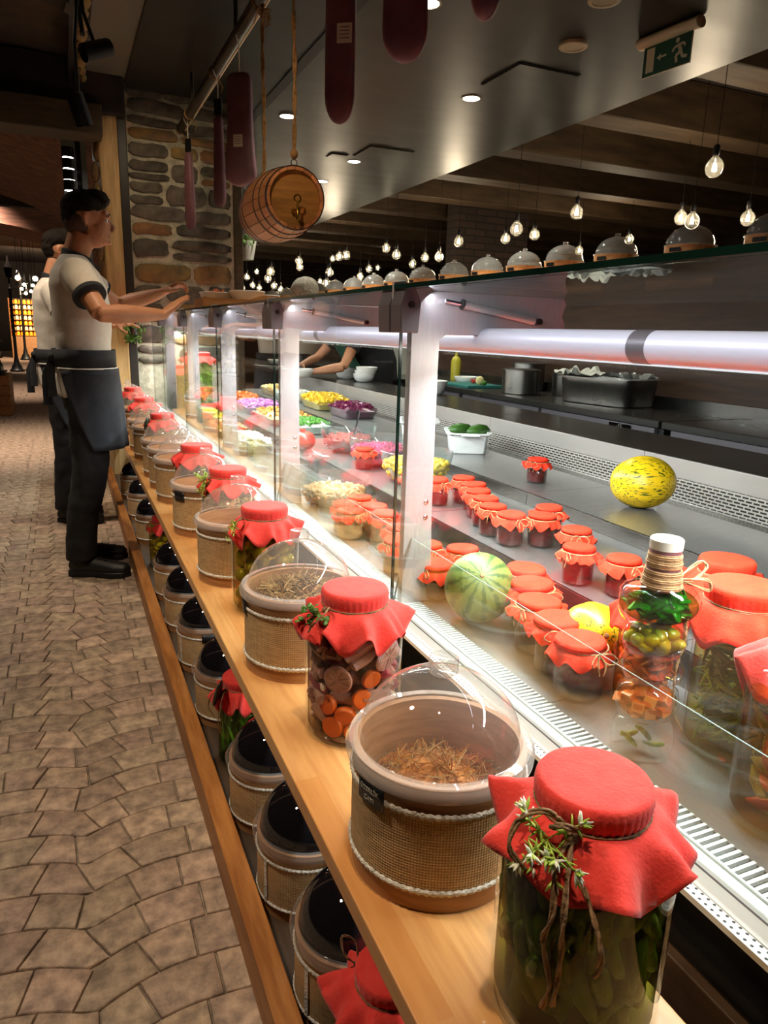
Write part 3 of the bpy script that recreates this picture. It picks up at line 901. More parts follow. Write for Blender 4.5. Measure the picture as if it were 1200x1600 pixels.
# ---- twine, cloth caps, sprigs
def rope_path(pts, n=None):
    """Catmull-Rom through the points"""
    P = [Vector(p) for p in pts]; out = []
    for i in range(len(P) - 1):
        a = P[max(i - 1, 0)]; b = P[i]; c = P[i + 1]; d = P[min(i + 2, len(P) - 1)]
        for k in range(n or 6):
            t = k / (n or 6)
            out.append(.5 * ((2 * b) + (c - a) * t + (2 * a - 5 * b + 4 * c - d) * t * t + (3 * b - a - 3 * c + d) * t ** 3))
    out.append(P[-1]); return out
def strand(g, pts, r, n=5, k=6, twist=True):
    pp = rope_path(pts, k)
    if not twist: return g.tube(pp, r, n)
    for s in (0, PI):
        q = []
        L_ = 0
        for i, p in enumerate(pp):
            if i: L_ += (p - pp[i - 1]).length
            t = (pp[min(i + 1, len(pp) - 1)] - pp[max(0, i - 1)]).normalized()
            u = t.orthogonal().normalized(); v = t.cross(u)
            a = s + L_ / (r * 5)
            q.append(p + u * r * .55 * math.cos(a) + v * r * .55 * math.sin(a))
        g.tube(q, r * .62, n)
    return g
def cloth_cap(rl, zt, skirt, seed, drop=.042, nr=9, n=96, side=.026, folds=9, corner=.28, rot=0., tie=None):
    """square cloth tied over a lid: flat top, short side, ruffled skirt with four corners"""
    q = random.Random(seed); g = G()
    ph = [q.uniform(0, 2 * PI) for _ in range(4)]
    fk = [folds, folds + 3, folds * 2 - 1]
    rings = []
    for f in (.15, .40, .7, .93): rings.append([(rl * f * math.cos(2 * PI * i / n), rl * f * math.sin(2 * PI * i / n), zt) for i in range(n)])
    for dr, dz in ((-.0005, -.0006), (.0018, -.004), (.0022, -.010), (.001, -side + .006), (-.0008, -side)):
        rings.append([((rl + dr + .0007 * math.sin(i * 1.9) * (dz < -.005)) * math.cos(2 * PI * i / n), (rl + dr + .0007 * math.sin(i * 1.9) * (dz < -.005)) * math.sin(2 * PI * i / n), zt + dz) for i in range(n)])
    for j in range(1, nr + 1):
        t = j / nr; ring = []
        for i in range(n):
            a = 2 * PI * i / n
            c4 = abs(math.cos(2 * (a - rot))) ** 5
            L_ = skirt * (1 + corner * c4)
            w = math.sin(fk[0] * a + ph[0]) * .55 + math.sin(fk[1] * a + ph[1]) * .35 + math.sin(fk[2] * a + ph[2]) * .2
            out = L_ * (t ** .85) * (.76 + .26 * w * t)
            dn = drop * (t ** 1.3) * (1.05 - .62 * w) + .006 * t * pnoise(Vector((a * 2, t * 3, seed)))
            aa = a + .045 * t * math.cos(fk[0] * a + ph[0])
            ring.append(((rl + out) * math.cos(aa), (rl + out) * math.sin(aa), zt - side - dn))
        rings.append(ring)
    g.rings(rings, cap=False)
    g.f.append(tuple(reversed(range(n)))); g.m.append(0)
    return g
def sprig(kind, seed, n=9, s=1.):
    q = random.Random(seed); st = G(); lf = G()
    for k in range(n):
        d = Vector((q.uniform(-.3, 1), q.uniform(-.8, .8), q.uniform(-1.1, .5))).normalized()
        l = q.uniform(.022, .042) * s
        st.tube([(0, 0, 0), d * l * .5 + Vector((0, 0, .003)), d * l], .0008 * s, 4, mi=0)
        for w in range(6 if kind != 'needle' else 9):
            t = .35 + .65 * w / 6
            b = d * l * t; e = Vector((q.uniform(-1, 1), q.uniform(-1, 1), q.uniform(-1, 1))).normalized()
            ln = (.011 if kind == 'leafy' else .012) * s
            wd = (.0042 if kind == 'leafy' else .0011) * s
            if kind == 'leafy': st.ell(b + e * ln * .6, (ln * .5, wd, .0006), 6, 4, rot=e.to_track_quat('X', 'Z').to_euler(), mi=1)
            else: st.tube([b, b + e * ln * .5, b + e * ln], [wd, wd * 1.1, wd * .2], 4, mi=1)
        if kind == 'flower':
            for w in range(9):
                e = (d + Vector((q.uniform(-1, 1), q.uniform(-1, 1), q.uniform(-1, 1))) * .9).normalized()
                st.tube([d * l, d * l + e * .006 * s, d * l + e * .012 * s], [.0016 * s, .0019 * s, .0003], 4, mi=2 if w % 3 else 1)
    return st

# ---- jars
def jar_profile(r, h, neck, zs):
    """outside profile of a preserving jar: heel, wall, rounded shoulder, neck"""
    p = [(r * .86, 0), (r * .96, .004), (r, .014), (r * .995, .03), (r, h * .35), (r, zs - .02)]
    for k in range(1, 7):
        a = k / 6 * PI / 2
        p.append((neck + (r - neck) * math.cos(a), zs - .02 + .034 * math.sin(a)))
    p += [(neck, zs + .018), (neck, h - .004), (neck - .003, h)]
    return p
def pack(r, z0, z1, n, rmin, seed, tries=40, rin=0., avoid=()):
    """n spots inside a cylinder kept apart, filling the wall first"""
    q = random.Random(seed); pts = []
    for k in range(n * tries):
        a = q.uniform(0, 2 * PI); rr = rin + (r - rin) * math.sqrt(q.random())
        if q.random() < .7: rr = r
        p = Vector((rr * math.cos(a), rr * math.sin(a), q.uniform(z0, z1)))
        if all((p - o).length > rmin for o in pts) and all((p - o).length > d for o, d in avoid): pts.append(p)
        if len(pts) >= n: break
    return pts
def unit_pickle(kind):
    g = G()
    if kind == 'gherkin':
        g.tube([(0, .004, -.034), (0, 0, -.029), (0, -.003, -.014), (0, -.004, .004), (0, -.001, .02), (0, .004, .031), (0, .005, .034)], [.002, .0065, .0095, .0100, .0092, .006, .002], 10)
    elif kind == 'plum': g.ell((0, 0, 0), (.017, .017, .0185), 14, 10)
    elif kind == 'carrot': g.lathe([(0, -.006), (.017, -.006), (.019, -.003), (.019, .003), (.017, .006), (.007, .0068), (0, .0055)], 18)
    elif kind == 'turnip': g.tube([(0, 0, -.024), (0, 0, -.022), (.001, 0, 0), (0, 0, .022), (0, 0, .024)], [(.004, .004), (.010, .009), (.0115, .0105), (.010, .011), (.005, .005)], 8)
    elif kind == 'lemon':
        g.lathe([(0, -.002), (.024, -.0028), (.026, 0), (.024, .0028), (0, .002)], 26)
        for k in range(9):
            a = 2 * PI * k / 9
            g.prism([(.004 * math.cos(a), .004 * math.sin(a)), (.021 * math.cos(a - .29), .021 * math.sin(a - .29)), (.0225 * math.cos(a), .0225 * math.sin(a)), (.021 * math.cos(a + .29), .021 * math.sin(a + .29))], .0021, .0036, mi=1)
    elif kind == 'garlic': g.ell((0, 0, 0), (.006, .005, .011), 8, 6)
    elif kind == 'bean': g.ell((0, 0, 0), (.0085, .006, .012), 8, 6)
    elif kind == 'greenbean': g.tube([(0, 0, -.045), (.004, 0, -.02), (.002, .003, .005), (-.004, 0, .025), (-.008, 0, .042)], [.0015, .004, .0042, .004, .001], 6)
    elif kind == 'pepper_bit': g.tube([(0, 0, -.02), (0, 0, -.01), (.003, 0, .006), (.006, 0, .019)], [(.003, .003), (.010, .004), (.011, .004), (.004, .003)], 8)
    elif kind == 'cube': g.box((0, 0, 0), (.017, .017, .015))
    elif kind == 'olive': g.ell((0, 0, 0), (.012, .012, .017), 12, 8)
    elif kind == 'pepper_long': g.tube([(0, 0, -.05), (.004, 0, -.03), (.004, 0, 0), (0, 0, .03), (-.008, 0, .05)], [.003, .011, .013, .010, .002], 9)
    return g
PK = {}
def pk(kind, m):
    if (kind, str(m)) not in PK: PK[(kind, str(m))] = unit_pickle(kind).mesh(kind, m)
    return PK[(kind, str(m))]

def big_jar(label, loc, fill, r=.080, h=.250, neck=.048, zs=.185, cap='red_cloth', skirt=.044, seed=1, brin='brine_clear', individual=True, sprig_kind=None, tail_r=.0019, sprig_off=0., sprig_ang=0., n=64, folds=9, cap_tilt=(0, 0), name='preserve_jar', tails=None, drop=.04, corner=.28, lid_r=None, capn=96, sq=None, lo=.012):
    t = thing(name, label, 'jar', loc)
    prof = jar_profile(r, h - .012, neck, zs)
    g = G(); g.lathe(prof, n)
    inner = [(max(a - .0035, .001), max(z_, .006) if i < 2 else z_) for i, (a, z_) in enumerate(prof)]
    g.lathe([(0.0005, .0)] + [(r * .86, 0)], n); g.lathe([(.0005, .007), (r * .86, .007), (r * .93, .012)], n)
    if sq: g.v = [(x * sq[0], y * sq[1], z_) for x, y, z_ in g.v]
    gl = g.build('glass_body', 'jar_glass', t, angle=60)
    bz = zs + .004
    br = G().lathe([(.0005, .009), (r * .88, .009), (r - .0045, .018), (r - .0045, zs - .02), (neck + .012, bz), (.0005, bz)], 40)
    if sq: br.v = [(x * sq[0], y * sq[1], z_) for x, y, z_ in br.v]
    br.build('brine', brin, t)
    q = random.Random(seed)
    small = G(); taken = []
    for kind, m, cnt, rmin, sr, mode in fill:
        hl = dict(gherkin=.031, greenbean=.040, pepper_long=.046, turnip=.020, pepper_bit=.018).get(kind, 0) if mode in ('lie', 'stand') else 0
        ri_ = (r * min(sq) if sq else r) - .0055
        rm_ = math.sqrt(max(.0001, ri_ ** 2 - (hl * 1.05) ** 2)) - sr * 1.0 if mode == 'lie' else ri_ - sr * 1.25 - .001
        vz = hl if mode == 'stand' else sr
        if isinstance(cnt, tuple): pts = [Vector((rm_ * math.cos(R(a_)), rm_ * math.sin(R(a_)), z_)) for a_, z_ in cnt]
        else: pts = pack(rm_, lo + vz, zs - vz * .75, cnt, rmin, seed * 13 + cnt, rin=(r * .2 if individual else r * .4), avoid=taken)
        taken += [(p, rmin * .75) for p in pts]
        if sq: pts = [Vector((p.x / min(sq) * .97, p.y / min(sq) * .97, p.z)) for p in pts]
        me = pk(kind, m)
        for p in pts:
            a = math.atan2(p.y, p.x)
            if mode == 'stand': e = Euler((q.uniform(-.5, .5), q.uniform(-.35, .35), a))
            elif mode == 'face': e = Vector((p.x, p.y, q.uniform(-.02, .02))).to_track_quat('Z', 'Y').to_euler()
            elif mode == 'lie': e = Euler((PI / 2 + q.uniform(-.7, .7), 0, a + q.uniform(-.4, .4)))
            else: e = Euler((q.uniform(0, 6), q.uniform(0, 6), q.uniform(0, 6)))
            s = q.uniform(.82, 1.12)
            pp = Vector((p.x * (sq[0] if sq else 1), p.y * (sq[1] if sq else 1), p.z))
            if individual: inst(me, kind, t, pp, e, (s, s, s))
            else:
                M = Matrix.Translation(pp) @ e.to_matrix().to_4x4() @ Matrix.Scale(s, 4)
                small.add([v.co for v in me.vertices], [tuple(f.vertices) for f in me.polygons], 0, M)
    if not individual: small.build('packed_pieces', fill[0][1], t, kind='stuff')
    lr = lid_r or neck + .004
    side = .027
    G().lathe([(0.0005, h - .003), (lr - .004, h - .003), (lr - .003, h - .005), (lr - .003, h - side)], 32).build('lid', 'white_metal', t)
    c = cloth_cap(lr, h, skirt, seed, drop, folds=folds, corner=corner, rot=seed * .7, n=capn).build('cloth_cap', cap, t, angle=180)
    so = c.modifiers.new('cloth', 'SOLIDIFY'); so.thickness = .0007
    tw = G()
    for dz in (.0, .0022): tw.torus(lr + .0015, .0012, 40, 5, (0, 0, h - side + dz))
    tw.build('twine', 'twine_dark', t)
    if sprig_kind or tails:
        a = sprig_ang; b0 = Vector(((lr + .003) * math.cos(a), (lr + .003) * math.sin(a), h - side))
        if tails:
            u = Vector((math.cos(a), math.sin(a), 0)); v = Vector((-u.y, u.x, 0)); g2 = G()
            for pts in tails:
                strand(g2, [b0 + u * p[0] + v * p[1] + Vector((0, 0, p[2])) for p in pts], tail_r)
            g2.ell(b0 + u * .004, (tail_r * 2.6, tail_r * 2.6, tail_r * 2.6), 8, 6)
            g2.build('twine_bow', 'twine_dark', c, angle=180)
        if sprig_kind:
            mats = {'leafy': ['leaf', 'leaf', 'petal'], 'flower': ['leaf_pale', 'leaf_pale', 'petal'], 'needle': ['leaf_pale', 'leaf_pale', 'petal']}[sprig_kind]
            s_ = sprig(sprig_kind, seed, 12)
            o = s_.build('green_sprig', mats, c, angle=180)
            o.location = b0 + Vector((math.cos(a), math.sin(a), -.5)) * .012 + Vector((math.sin(a), -math.cos(a), 0)) * sprig_off; o.rotation_euler = (0, .35, a)
    c.rotation_euler = (cap_tilt[0], cap_tilt[1], 0)
    return t

cw = R(-125)   # the side turned to the aisle and the viewer
big_jar('tall jar of dark gherkins, red cloth cap and white-flowered sprig, nearest of all', (.428, .456, SZ),
        [('gherkin', 'gherkin', 150, .0165, .010, 'stand')], seed=4, brin='brine_dark', skirt=.052, h=.252, n=80, capn=144, folds=6, drop=.036,
        sprig_kind='flower', tail_r=.0027, sprig_off=.020, sprig_ang=R(-146), corner=.26, r=.083, zs=.195,
        tails=[[(0, 0, 0), (.012, -.020, .022), (.024, -.040, .016), (.034, -.046, -.01), (.03, -.03, -.03)], [(0, 0, 0), (.030, -.004, -.012), (.048, .002, -.045), (.040, -.006, -.085), (.034, .002, -.13), (.030, -.004, -.165)],
               [(0, 0, 0), (.028, .006, -.010), (.050, .012, -.05), (.038, .010, -.10), (.032, .006, -.155)],
               [(0, 0, 0), (.014, .010, -.02), (.036, .03, -.035), (.050, .045, -.06), (.034, .04, -.10)], [(0, 0, 0), (.014, -.016, .010), (.02, -.004, .02), (.006, .006, .010)],
               [(.010, -.004, -.02), (.016, .004, -.06), (.016, -.004, -.095), (.018, -.002, -.13)]])
big_jar('tall jar of mixed pickles with carrot rounds and lemon slices under a red cloth cap', (.405, 1.015, SZ),
        [('lemon', ['lemon_pale', 'turnip'], ((-132, .118), (-60, .15)), .05, .004, 'face'), ('carrot', 'carrot', ((-122, .052), (-98, .082), (-142, .03), (-78, .05), (-108, .025), (-152, .065), (-84, .115), (20, .05), (90, .09)), .033, .010, 'face'), ('turnip', 'turnip', 105, .0195, .011, 'lie'), ('turnip', 'beetpink', 26, .024, .012, 'lie'), ('garlic', 'garlic', 18, .022, .006, 'any')],
        seed=9, brin='brine_clear', skirt=.046, sprig_kind='leafy', sprig_ang=R(-165), folds=8, capn=120,
        tails=[[(0, 0, 0), (.01, .02, .012), (.028, .03, .006), (.04, .02, -.01), (.034, .0, -.03)], [(0, 0, 0), (.016, -.01, -.01), (.026, -.004, -.03), (.02, .004, -.05)]])
big_jar('red-capped jar of whole yellow plums behind the drum of twigs', (.405, 1.60, SZ),
        [('plum', 'plum', 46, .031, .016, 'any')], seed=12, brin='brine_yellow', skirt=.042, sprig_kind='needle', sprig_ang=R(-170),
        tails=[[(0, 0, 0), (.01, .02, .008), (.026, .02, 0), (.02, .0, -.01)], [(.006, .02, -.01), (.01, .03, -.05), (.008, .03, -.12)]])
big_jar('red-capped jar of pale butter beans behind the drum of loose brown tea', (.420, 2.090, SZ),
        [('bean', 'butterbean', 150, .016, .007, 'any')], seed=15, brin='brine_clear', individual=False, skirt=.04, sprig_kind='needle', sprig_ang=R(-170),
        tails=[[(0, 0, 0), (.01, .02, .008), (.026, .02, 0), (.02, .0, -.01)]])
big_jar('red-capped jar of dark brine between the fourth and fifth drums on the wooden shelf', (.405, 2.555, SZ),
        [('gherkin', 'gherkin', 60, .02, .010, 'stand')], seed=17, brin='brine_amber', individual=False, skirt=.042)
j6 = big_jar('red-capped jar with a large dark leaf tied to it, midway down the wooden shelf', (.405, 3.53, SZ),
        [('olive', 'olive_yellow', 70, .024, .011, 'any')], seed=19, brin='brine_yellow', individual=False, skirt=.042, n=40, capn=72)
lf = G().ell((-.075, -.04, .20), (.010, .021, .038), 10, 8, rot=(.1, .2, -.6)); lf.build('dark_leaf', 'leaf_dark', j6)
big_jar('red-capped jar of yellow peppers, the second jar from the pier end of the shelf', (.400, 4.35, SZ),
        [('olive', 'olive_yellow', 70, .024, .011, 'any')], seed=23, brin='brine_yellow', individual=False, skirt=.046, n=40, capn=72)
big_jar('red-capped jar nearest the stone pier on the wooden shelf', (.400, 5.08, SZ),
        [('gherkin', 'gherkin', 60, .02, .010, 'stand')], seed=25, brin='brine_green', individual=False, skirt=.042, n=40, capn=72)

# ---- lower tier
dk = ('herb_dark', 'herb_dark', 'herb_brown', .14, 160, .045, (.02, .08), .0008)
LZ = .030; LX = .392
LOW = [(.975, 'lower-tier drum filled with black tea, nearest the viewer beside the red cloth bow'), (1.25, 'second lower-tier drum of black tea from the front, with a white lace seam'),
       (1.53, 'third lower-tier drum of black tea, just in front of the jar of green beans'), (2.04, 'lower-tier drum of black tea right behind the jar of green beans'),
       (2.42, 'fifth lower-tier drum of black tea, with a patched wooden rim'), (2.78, 'sixth lower-tier drum of black tea from the front'),
       (3.14, 'seventh lower-tier drum of black tea, in front of the lower yellow jar'), (4.05, 'lower-tier drum of black tea right behind the lower yellow jar'),
       (4.60, 'ninth lower-tier drum of black tea, in the shade by the waiter'), (5.2, 'farthest lower-tier drum of black tea')]
for i, (y, lb) in enumerate(LOW):
    drum(lb, (LX + .012, y, LZ), dk, shaded_lid='dome_shaded', n=48, seam=((R(-160),) if i in (0, 1, 4) else False), lab_ang=(R(-100) if i in (4,) else None))
big_jar('jar of green beans tied with a dark leaf on the lower tier', (.385, 1.785, LZ),
        [('greenbean', 'greenbean', 60, .016, .008, 'stand')], seed=31, brin='brine_green', individual=True, skirt=.04, cap='red_cloth', r=.072, sprig_kind=None,
        sprig_ang=R(-150), tails=[[(0, 0, 0), (.03, .02, .01), (.05, .03, -.02), (.04, .02, -.08)], [(0, 0, 0), (.03, -.02, 0), (.04, -.03, -.04), (.03, 0, -.07), (.02, .01, -.03)]])
jl = [o for o in COL.objects if o.get('label', '').startswith('jar of green beans tied')][0]
G().ell((-.074, -.034, .225), (.008, .028, .045), 10, 8, rot=(.3, .3, -.5)).build('dark_leaf', 'leaf_dark', jl)
big_jar('jar of yellow peppers with a red cloth cap on the lower tier', (.395, 3.60, LZ),
        [('olive', 'olive_yellow', 70, .024, .011, 'any')], seed=33, brin='brine_yellow', individual=False, skirt=.04, r=.075, sprig_kind='needle', sprig_ang=R(-150))
big_jar('jar with dark red cloth on the lower tier, at the bottom picture edge', (.385, .785, LZ),
        [('olive', 'gherkin', 60, .024, .011, 'any')], seed=35, brin='brine_dark', individual=False, skirt=.050, r=.070, sprig_kind=None, corner=.5,
        sprig_ang=R(130), tails=[[(0, 0, 0), (.02, .01, .02), (.03, .0, .04), (.012, -.01, .03), (0, 0, 0)], [(0, 0, 0), (.02, .01, -.03), (.03, 0, -.08), (.025, -.01, -.12)]])

# ================================================================ GLASS DISPLAY CASE
Y0, Y1 = -.15, 6.08
ZD, ZM, ZT = .600, .669, .709
case = thing('display_case', 'long refrigerated glass display case with stepped steel decks', 'display case', (1.4, 3.0, 0))
def cb_(x0, x1, y0, y1, z0, z1, name, m, bevel=0., kind=None, smooth=False, root=case):
    L0 = root.location
    return G().bx(x0 - L0.x, x1 - L0.x, y0 - L0.y, y1 - L0.y, z0 - L0.z, z1 - L0.z).build(name, m, root, smooth=smooth, bevel=bevel, kind=kind)
# body below the decks
cb_(.64, 2.20, Y0, Y1, .02, .585, 'body', 'black_plastic')
cb_(.603, .640, Y0, Y1, .42, .455, 'front_rail', 'chrome', .006)
cb_(.612, .640, Y0, Y1, .47, .50, 'dark_front_strip', 'dark_steel_front')
cb_(.600, .640, Y0, Y1, .04, .40, 'front_panel', 'dark_steel_front')
cb_(.603, .640, Y0, Y1, .405, .415, 'front_rail', 'chrome', .003)
# front sill: white, with a dotted lip and a groove
cb_(.616, .668, Y0, Y1, .585, .602, 'front_sill', 'white_metal', .002)
cb_(.600, .6165, Y0, Y1, .592, .600, 'dotted_lip', 'dotted_white')
cb_(.641, .6435, Y0, Y1, .6015, .6028, 'sill_groove', 'alu_clamp')
cb_(.6665, .6705, Y0, Y1, .600, .606, 'grille_frame', 'white_metal', .001)
# air grille: single slats
cb_(.670, .712, Y0, Y1, .586, .588, 'grille_tray', 'black_plastic')
slat = G().box((0, 0, 0), (.040, .0046, .006), rot=None).mesh('grille_slat', 'white_metal', smooth=False)
y = .30; k = 0; rest = G()
while y < Y1:
    if k < 285: inst(slat, 'grille_slat', case, (.691 - 1.4, y - 3.0, .600))
    else: rest.box((.691 - 1.4, y - 3.0, .600), (.040, .0046, .006))
    y += .0105; k += 1
rest.build('far_grille_slats', 'white_metal', case, smooth=False, kind='stuff')
# stepped decks in 1.01 m sheets
XR1, XR2, XG = .972, 1.353, 1.70
for i in range(7):
    a = Y0 if i == 0 else .885 + 1.01 * (i - 1) ; b = .885 + 1.01 * i if i < 6 else Y1
    a += .0012; b -= .0012
    if b > Y1: b = Y1
    if a >= Y1: break
    cb_(.712, XR1, a, b, ZD - .012, ZD, 'lower_deck', 'steel')
    cb_(XR1, XR1 + .008, a, b, ZD, ZM, 'lower_riser', 'steel_dark', .001)
    cb_(XR1 + .001, XR2, a, b, ZM - .008, ZM, 'middle_deck', 'steel')
    cb_(XR2, XR2 + .008, a, b, ZM, ZT, 'upper_riser', 'steel_dark', .001)
    cb_(XR2 + .001, XG, a, b, ZT - .008, ZT, 'upper_deck', 'steel')
    cb_(XG, XG + .13, a, b, ZT - .03, ZT - .022, 'gutter', 'steel_dark')
    cb_(XG + .005, XG + .012, a, b, ZT - .03, ZT - .004, 'gutter_lip', 'steel', .001)
    G().box((0, 0, 0), (.003, b - a - .004, .115)).build('slotted_panel', 'slotted_steel', case, smooth=False, loc=(1.84 - 1.4, (a + b) / 2 - 3.0, ZT - .003)).location.z = .7275 - .0
    cb_(1.835, 1.848, a, b, .672, .690, 'panel_foot', 'steel_light', .001)
    cb_(1.833, 1.846, a, b, .764, .828, 'fascia', 'steel_light', .002)
# serving ledge behind the decks
cb_(1.846, 2.24, Y0, Y1 + 3.4, .795, .828, 'serving_ledge', 'steel_dark', .003)
cb_(1.9, 2.2, Y0, Y1 + 3.4, .02, .795, 'ledge_base', 'black_plastic')
# posts, arms, clamps, gas struts
PY = [.38] + [1.39 + 1.01 * k for k in range(5)]
def post(yc):
    t = thing('glass_support', {0: 'frame post with arm and clamp nearest the viewer, mostly out of view', 1: 'large frame post with clamp head and gas strut holding the top glass, nearest in view', 2: 'second frame post from the front, in front of the steel bowls area',
                              3: 'third frame post along the case, behind the waiter side of the fruit jars', 4: 'fourth frame post along the case, near the tall jar of green beans', 5: 'farthest frame post of the case, beside the stone pier'}[PY.index(yc)], 'frame post', (.66, yc, .602))
    # L plate in the xz plane: upright and arm with a wavy end
    poly = [(.004, 0), (.080, 0), (.072, .20), (.070, .585), (.085, .598), (.20, .600), (.375, .600)]
    poly += [(.386, .606), (.392, .617), (.390, .632), (.383, .645), (.386, .660), (.392, .672), (.384, .686), (.01, .686), (.004, .66)]
    M = Matrix(((1, 0, 0, 0), (0, 0, 1, 0), (0, 1, 0, 0), (0, 0, 0, 1)))
    g = G(); g.prism(poly, -.011, .011, M=M)
    g.f = [tuple(reversed(f)) for f in g.f]
    p = g.build('post_plate', 'alu', t, smooth=False, bevel=.0015)
    for z in (.20, .235): 
        s = G(); s.lathe([(0, .0030), (.0035, .0028), (.0060, .0012), (.0062, 0)], 16); s.box((0, 0, .0031), (.009, .0012, .0008), mi=1)
        o = s.build('screw', ['screw', 'black_plastic'], t); o.location = (.056, -.011, z); o.rotation_euler = (PI / 2, .5, 0)
    # clamp head: two bevelled blocks either side of the glass seam
    for dy, w in ((-.040, .052), (.018, .058)):
        c = G()
        prof = [(-.034, .60), (-.036, .655), (-.026, .690), (-.004, .690), (.010, .660), (.006, .60)]
        c.prism(prof, dy, dy + w, M=M); c.f = [tuple(reversed(f)) for f in c.f]
        c.build('clamp_block', 'alu_clamp', t, smooth=False, bevel=.0025)
    c = G(); c.prism([(-.033, .64), (-.032, .700), (-.005, .704), (-.004, .64)], .004, .014, M=M); c.f = [tuple(reversed(f)) for f in c.f]
    c.build('clamp_plate', 'alu', t, smooth=False, bevel=.001)
    s = G().lathe([(0, .004), (.005, .004), (.0055, .001), (.0075, .0008), (.0078, 0)], 18); o = s.build('clamp_bolt', 'dark_steel_front', t); o.location = (-.012, -.0405, .655); o.rotation_euler = (PI / 2, 0, 0)
    # gas strut on the near side of the arm
    st = G(); st.tube([(.075, -.02, .667), (.115, -.02, .662)], .0045, 10); st.build('strut_rod', 'chrome', t)
    st = G(); st.tube([(.115, -.02, .662), (.118, -.02, .6616)], .011, 14); st.build('strut_collar', 'black_plastic', t)
    st = G(); st.tube([(.118, -.02, .6615), (.300, -.02, .634)], .0085, 14); st.build('strut_cylinder', 'alu', t)
    st = G(); st.tube([(.310, -.03, .633), (.310, -.008, .633)], .007, 12); st.build('strut_pivot', 'black_plastic', t)
    return t
for y in PY: post(y)
# panes
edges = [-.15] + [y + .006 for y in PY] + [Y1]
for i in range(len(edges) - 1):
    a, b = edges[i] + .002, edges[i + 1] - .002
    if b - a < .1: continue
    w = ['nearest front pane of the display case, at the right edge of the picture', 'large front pane of the display case between the two nearest posts', 'third front pane of the case, in front of the mushroom tray',
         'fourth front pane of the case, in front of the far trays', 'fifth front pane of the case near the pier', 'last front pane of the case before the stone pier', 'narrow front pane end piece at the stone pier'][i]
    def pane(name, x0, z0, x1, z1, th=.006, m='pane', root=None, ya=a, yb=b, em='pane_edge'):
        g = G()
        d = Vector((x1 - x0, 0, z1 - z0)); nrm = Vector((-d.z, 0, d.x)).normalized() * th / 2
        P = [Vector((x0, ya, z0)) - nrm, Vector((x0, ya, z0)) + nrm, Vector((x1, ya, z1)) + nrm, Vector((x1, ya, z1)) - nrm]
        Q = [p + Vector((0, yb - ya, 0)) for p in P]
        vs = P + Q
        g.add(vs, [(0, 3, 7, 4), (1, 5, 6, 2)], 0); g.add(vs, [(2, 6, 7, 3)], 1); g.add(vs, [(0, 1, 2, 3), (4, 7, 6, 5)], 1)
        return g.build(name, [m, em], root, smooth=False)
    tag(pane('front_pane', .648, .602, .648, 1.288), w, 'glass pane', 'front panes of the display case')
    dn = pane('deflector_pane', .653, .606, .684, .757, th=.003, em='pane_edge_pale')
    tag(dn, w.replace('front pane', 'low tilted inner pane'), 'glass pane', 'low inner panes of the display case')
top = G()
vs = [(.628, Y0, 1.288), (1.31, Y0, 1.288), (1.31, Y1, 1.288), (.628, Y1, 1.288), (.628, Y0, 1.297), (1.31, Y0, 1.297), (1.31, Y1, 1.297), (.628, Y1, 1.297)]
top.add(vs, [(0, 3, 2, 1), (4, 5, 6, 7)], 0); top.add(vs, [(0, 1, 5, 4), (1, 2, 6, 5), (2, 3, 7, 6), (3, 0, 4, 7)], 1)
tag(top.build('top_glass', ['top_pane', 'pane_edge'], smooth=False), 'long horizontal glass top of the display case with a dark green edge', 'glass top')
# lamp tube
tb = thing('lamp_tube', 'long white cylindrical lamp housing running inside the case', 'lamp', (.85, 3.0, 1.191))
tg = G(); tg.tube([(0, Y0 - 3, 0), (0, Y1 - 3, 0)], .0265, 40); tg.build('housing', 'tube_white', tb, angle=60)
for y in (2.5, 5.4, .9): 
    g = G(); g.tube([(0, y - 3.02, 0), (0, y - 2.98, 0)], .0272, 32); g.build('joint_sleeve', 'alu_clamp', tb)
G().bx(-.006, .006, Y0 - 2.95, Y1 - 3.05, -.0285, -.0262).build('led_strip', 'led_em', tb, smooth=False)

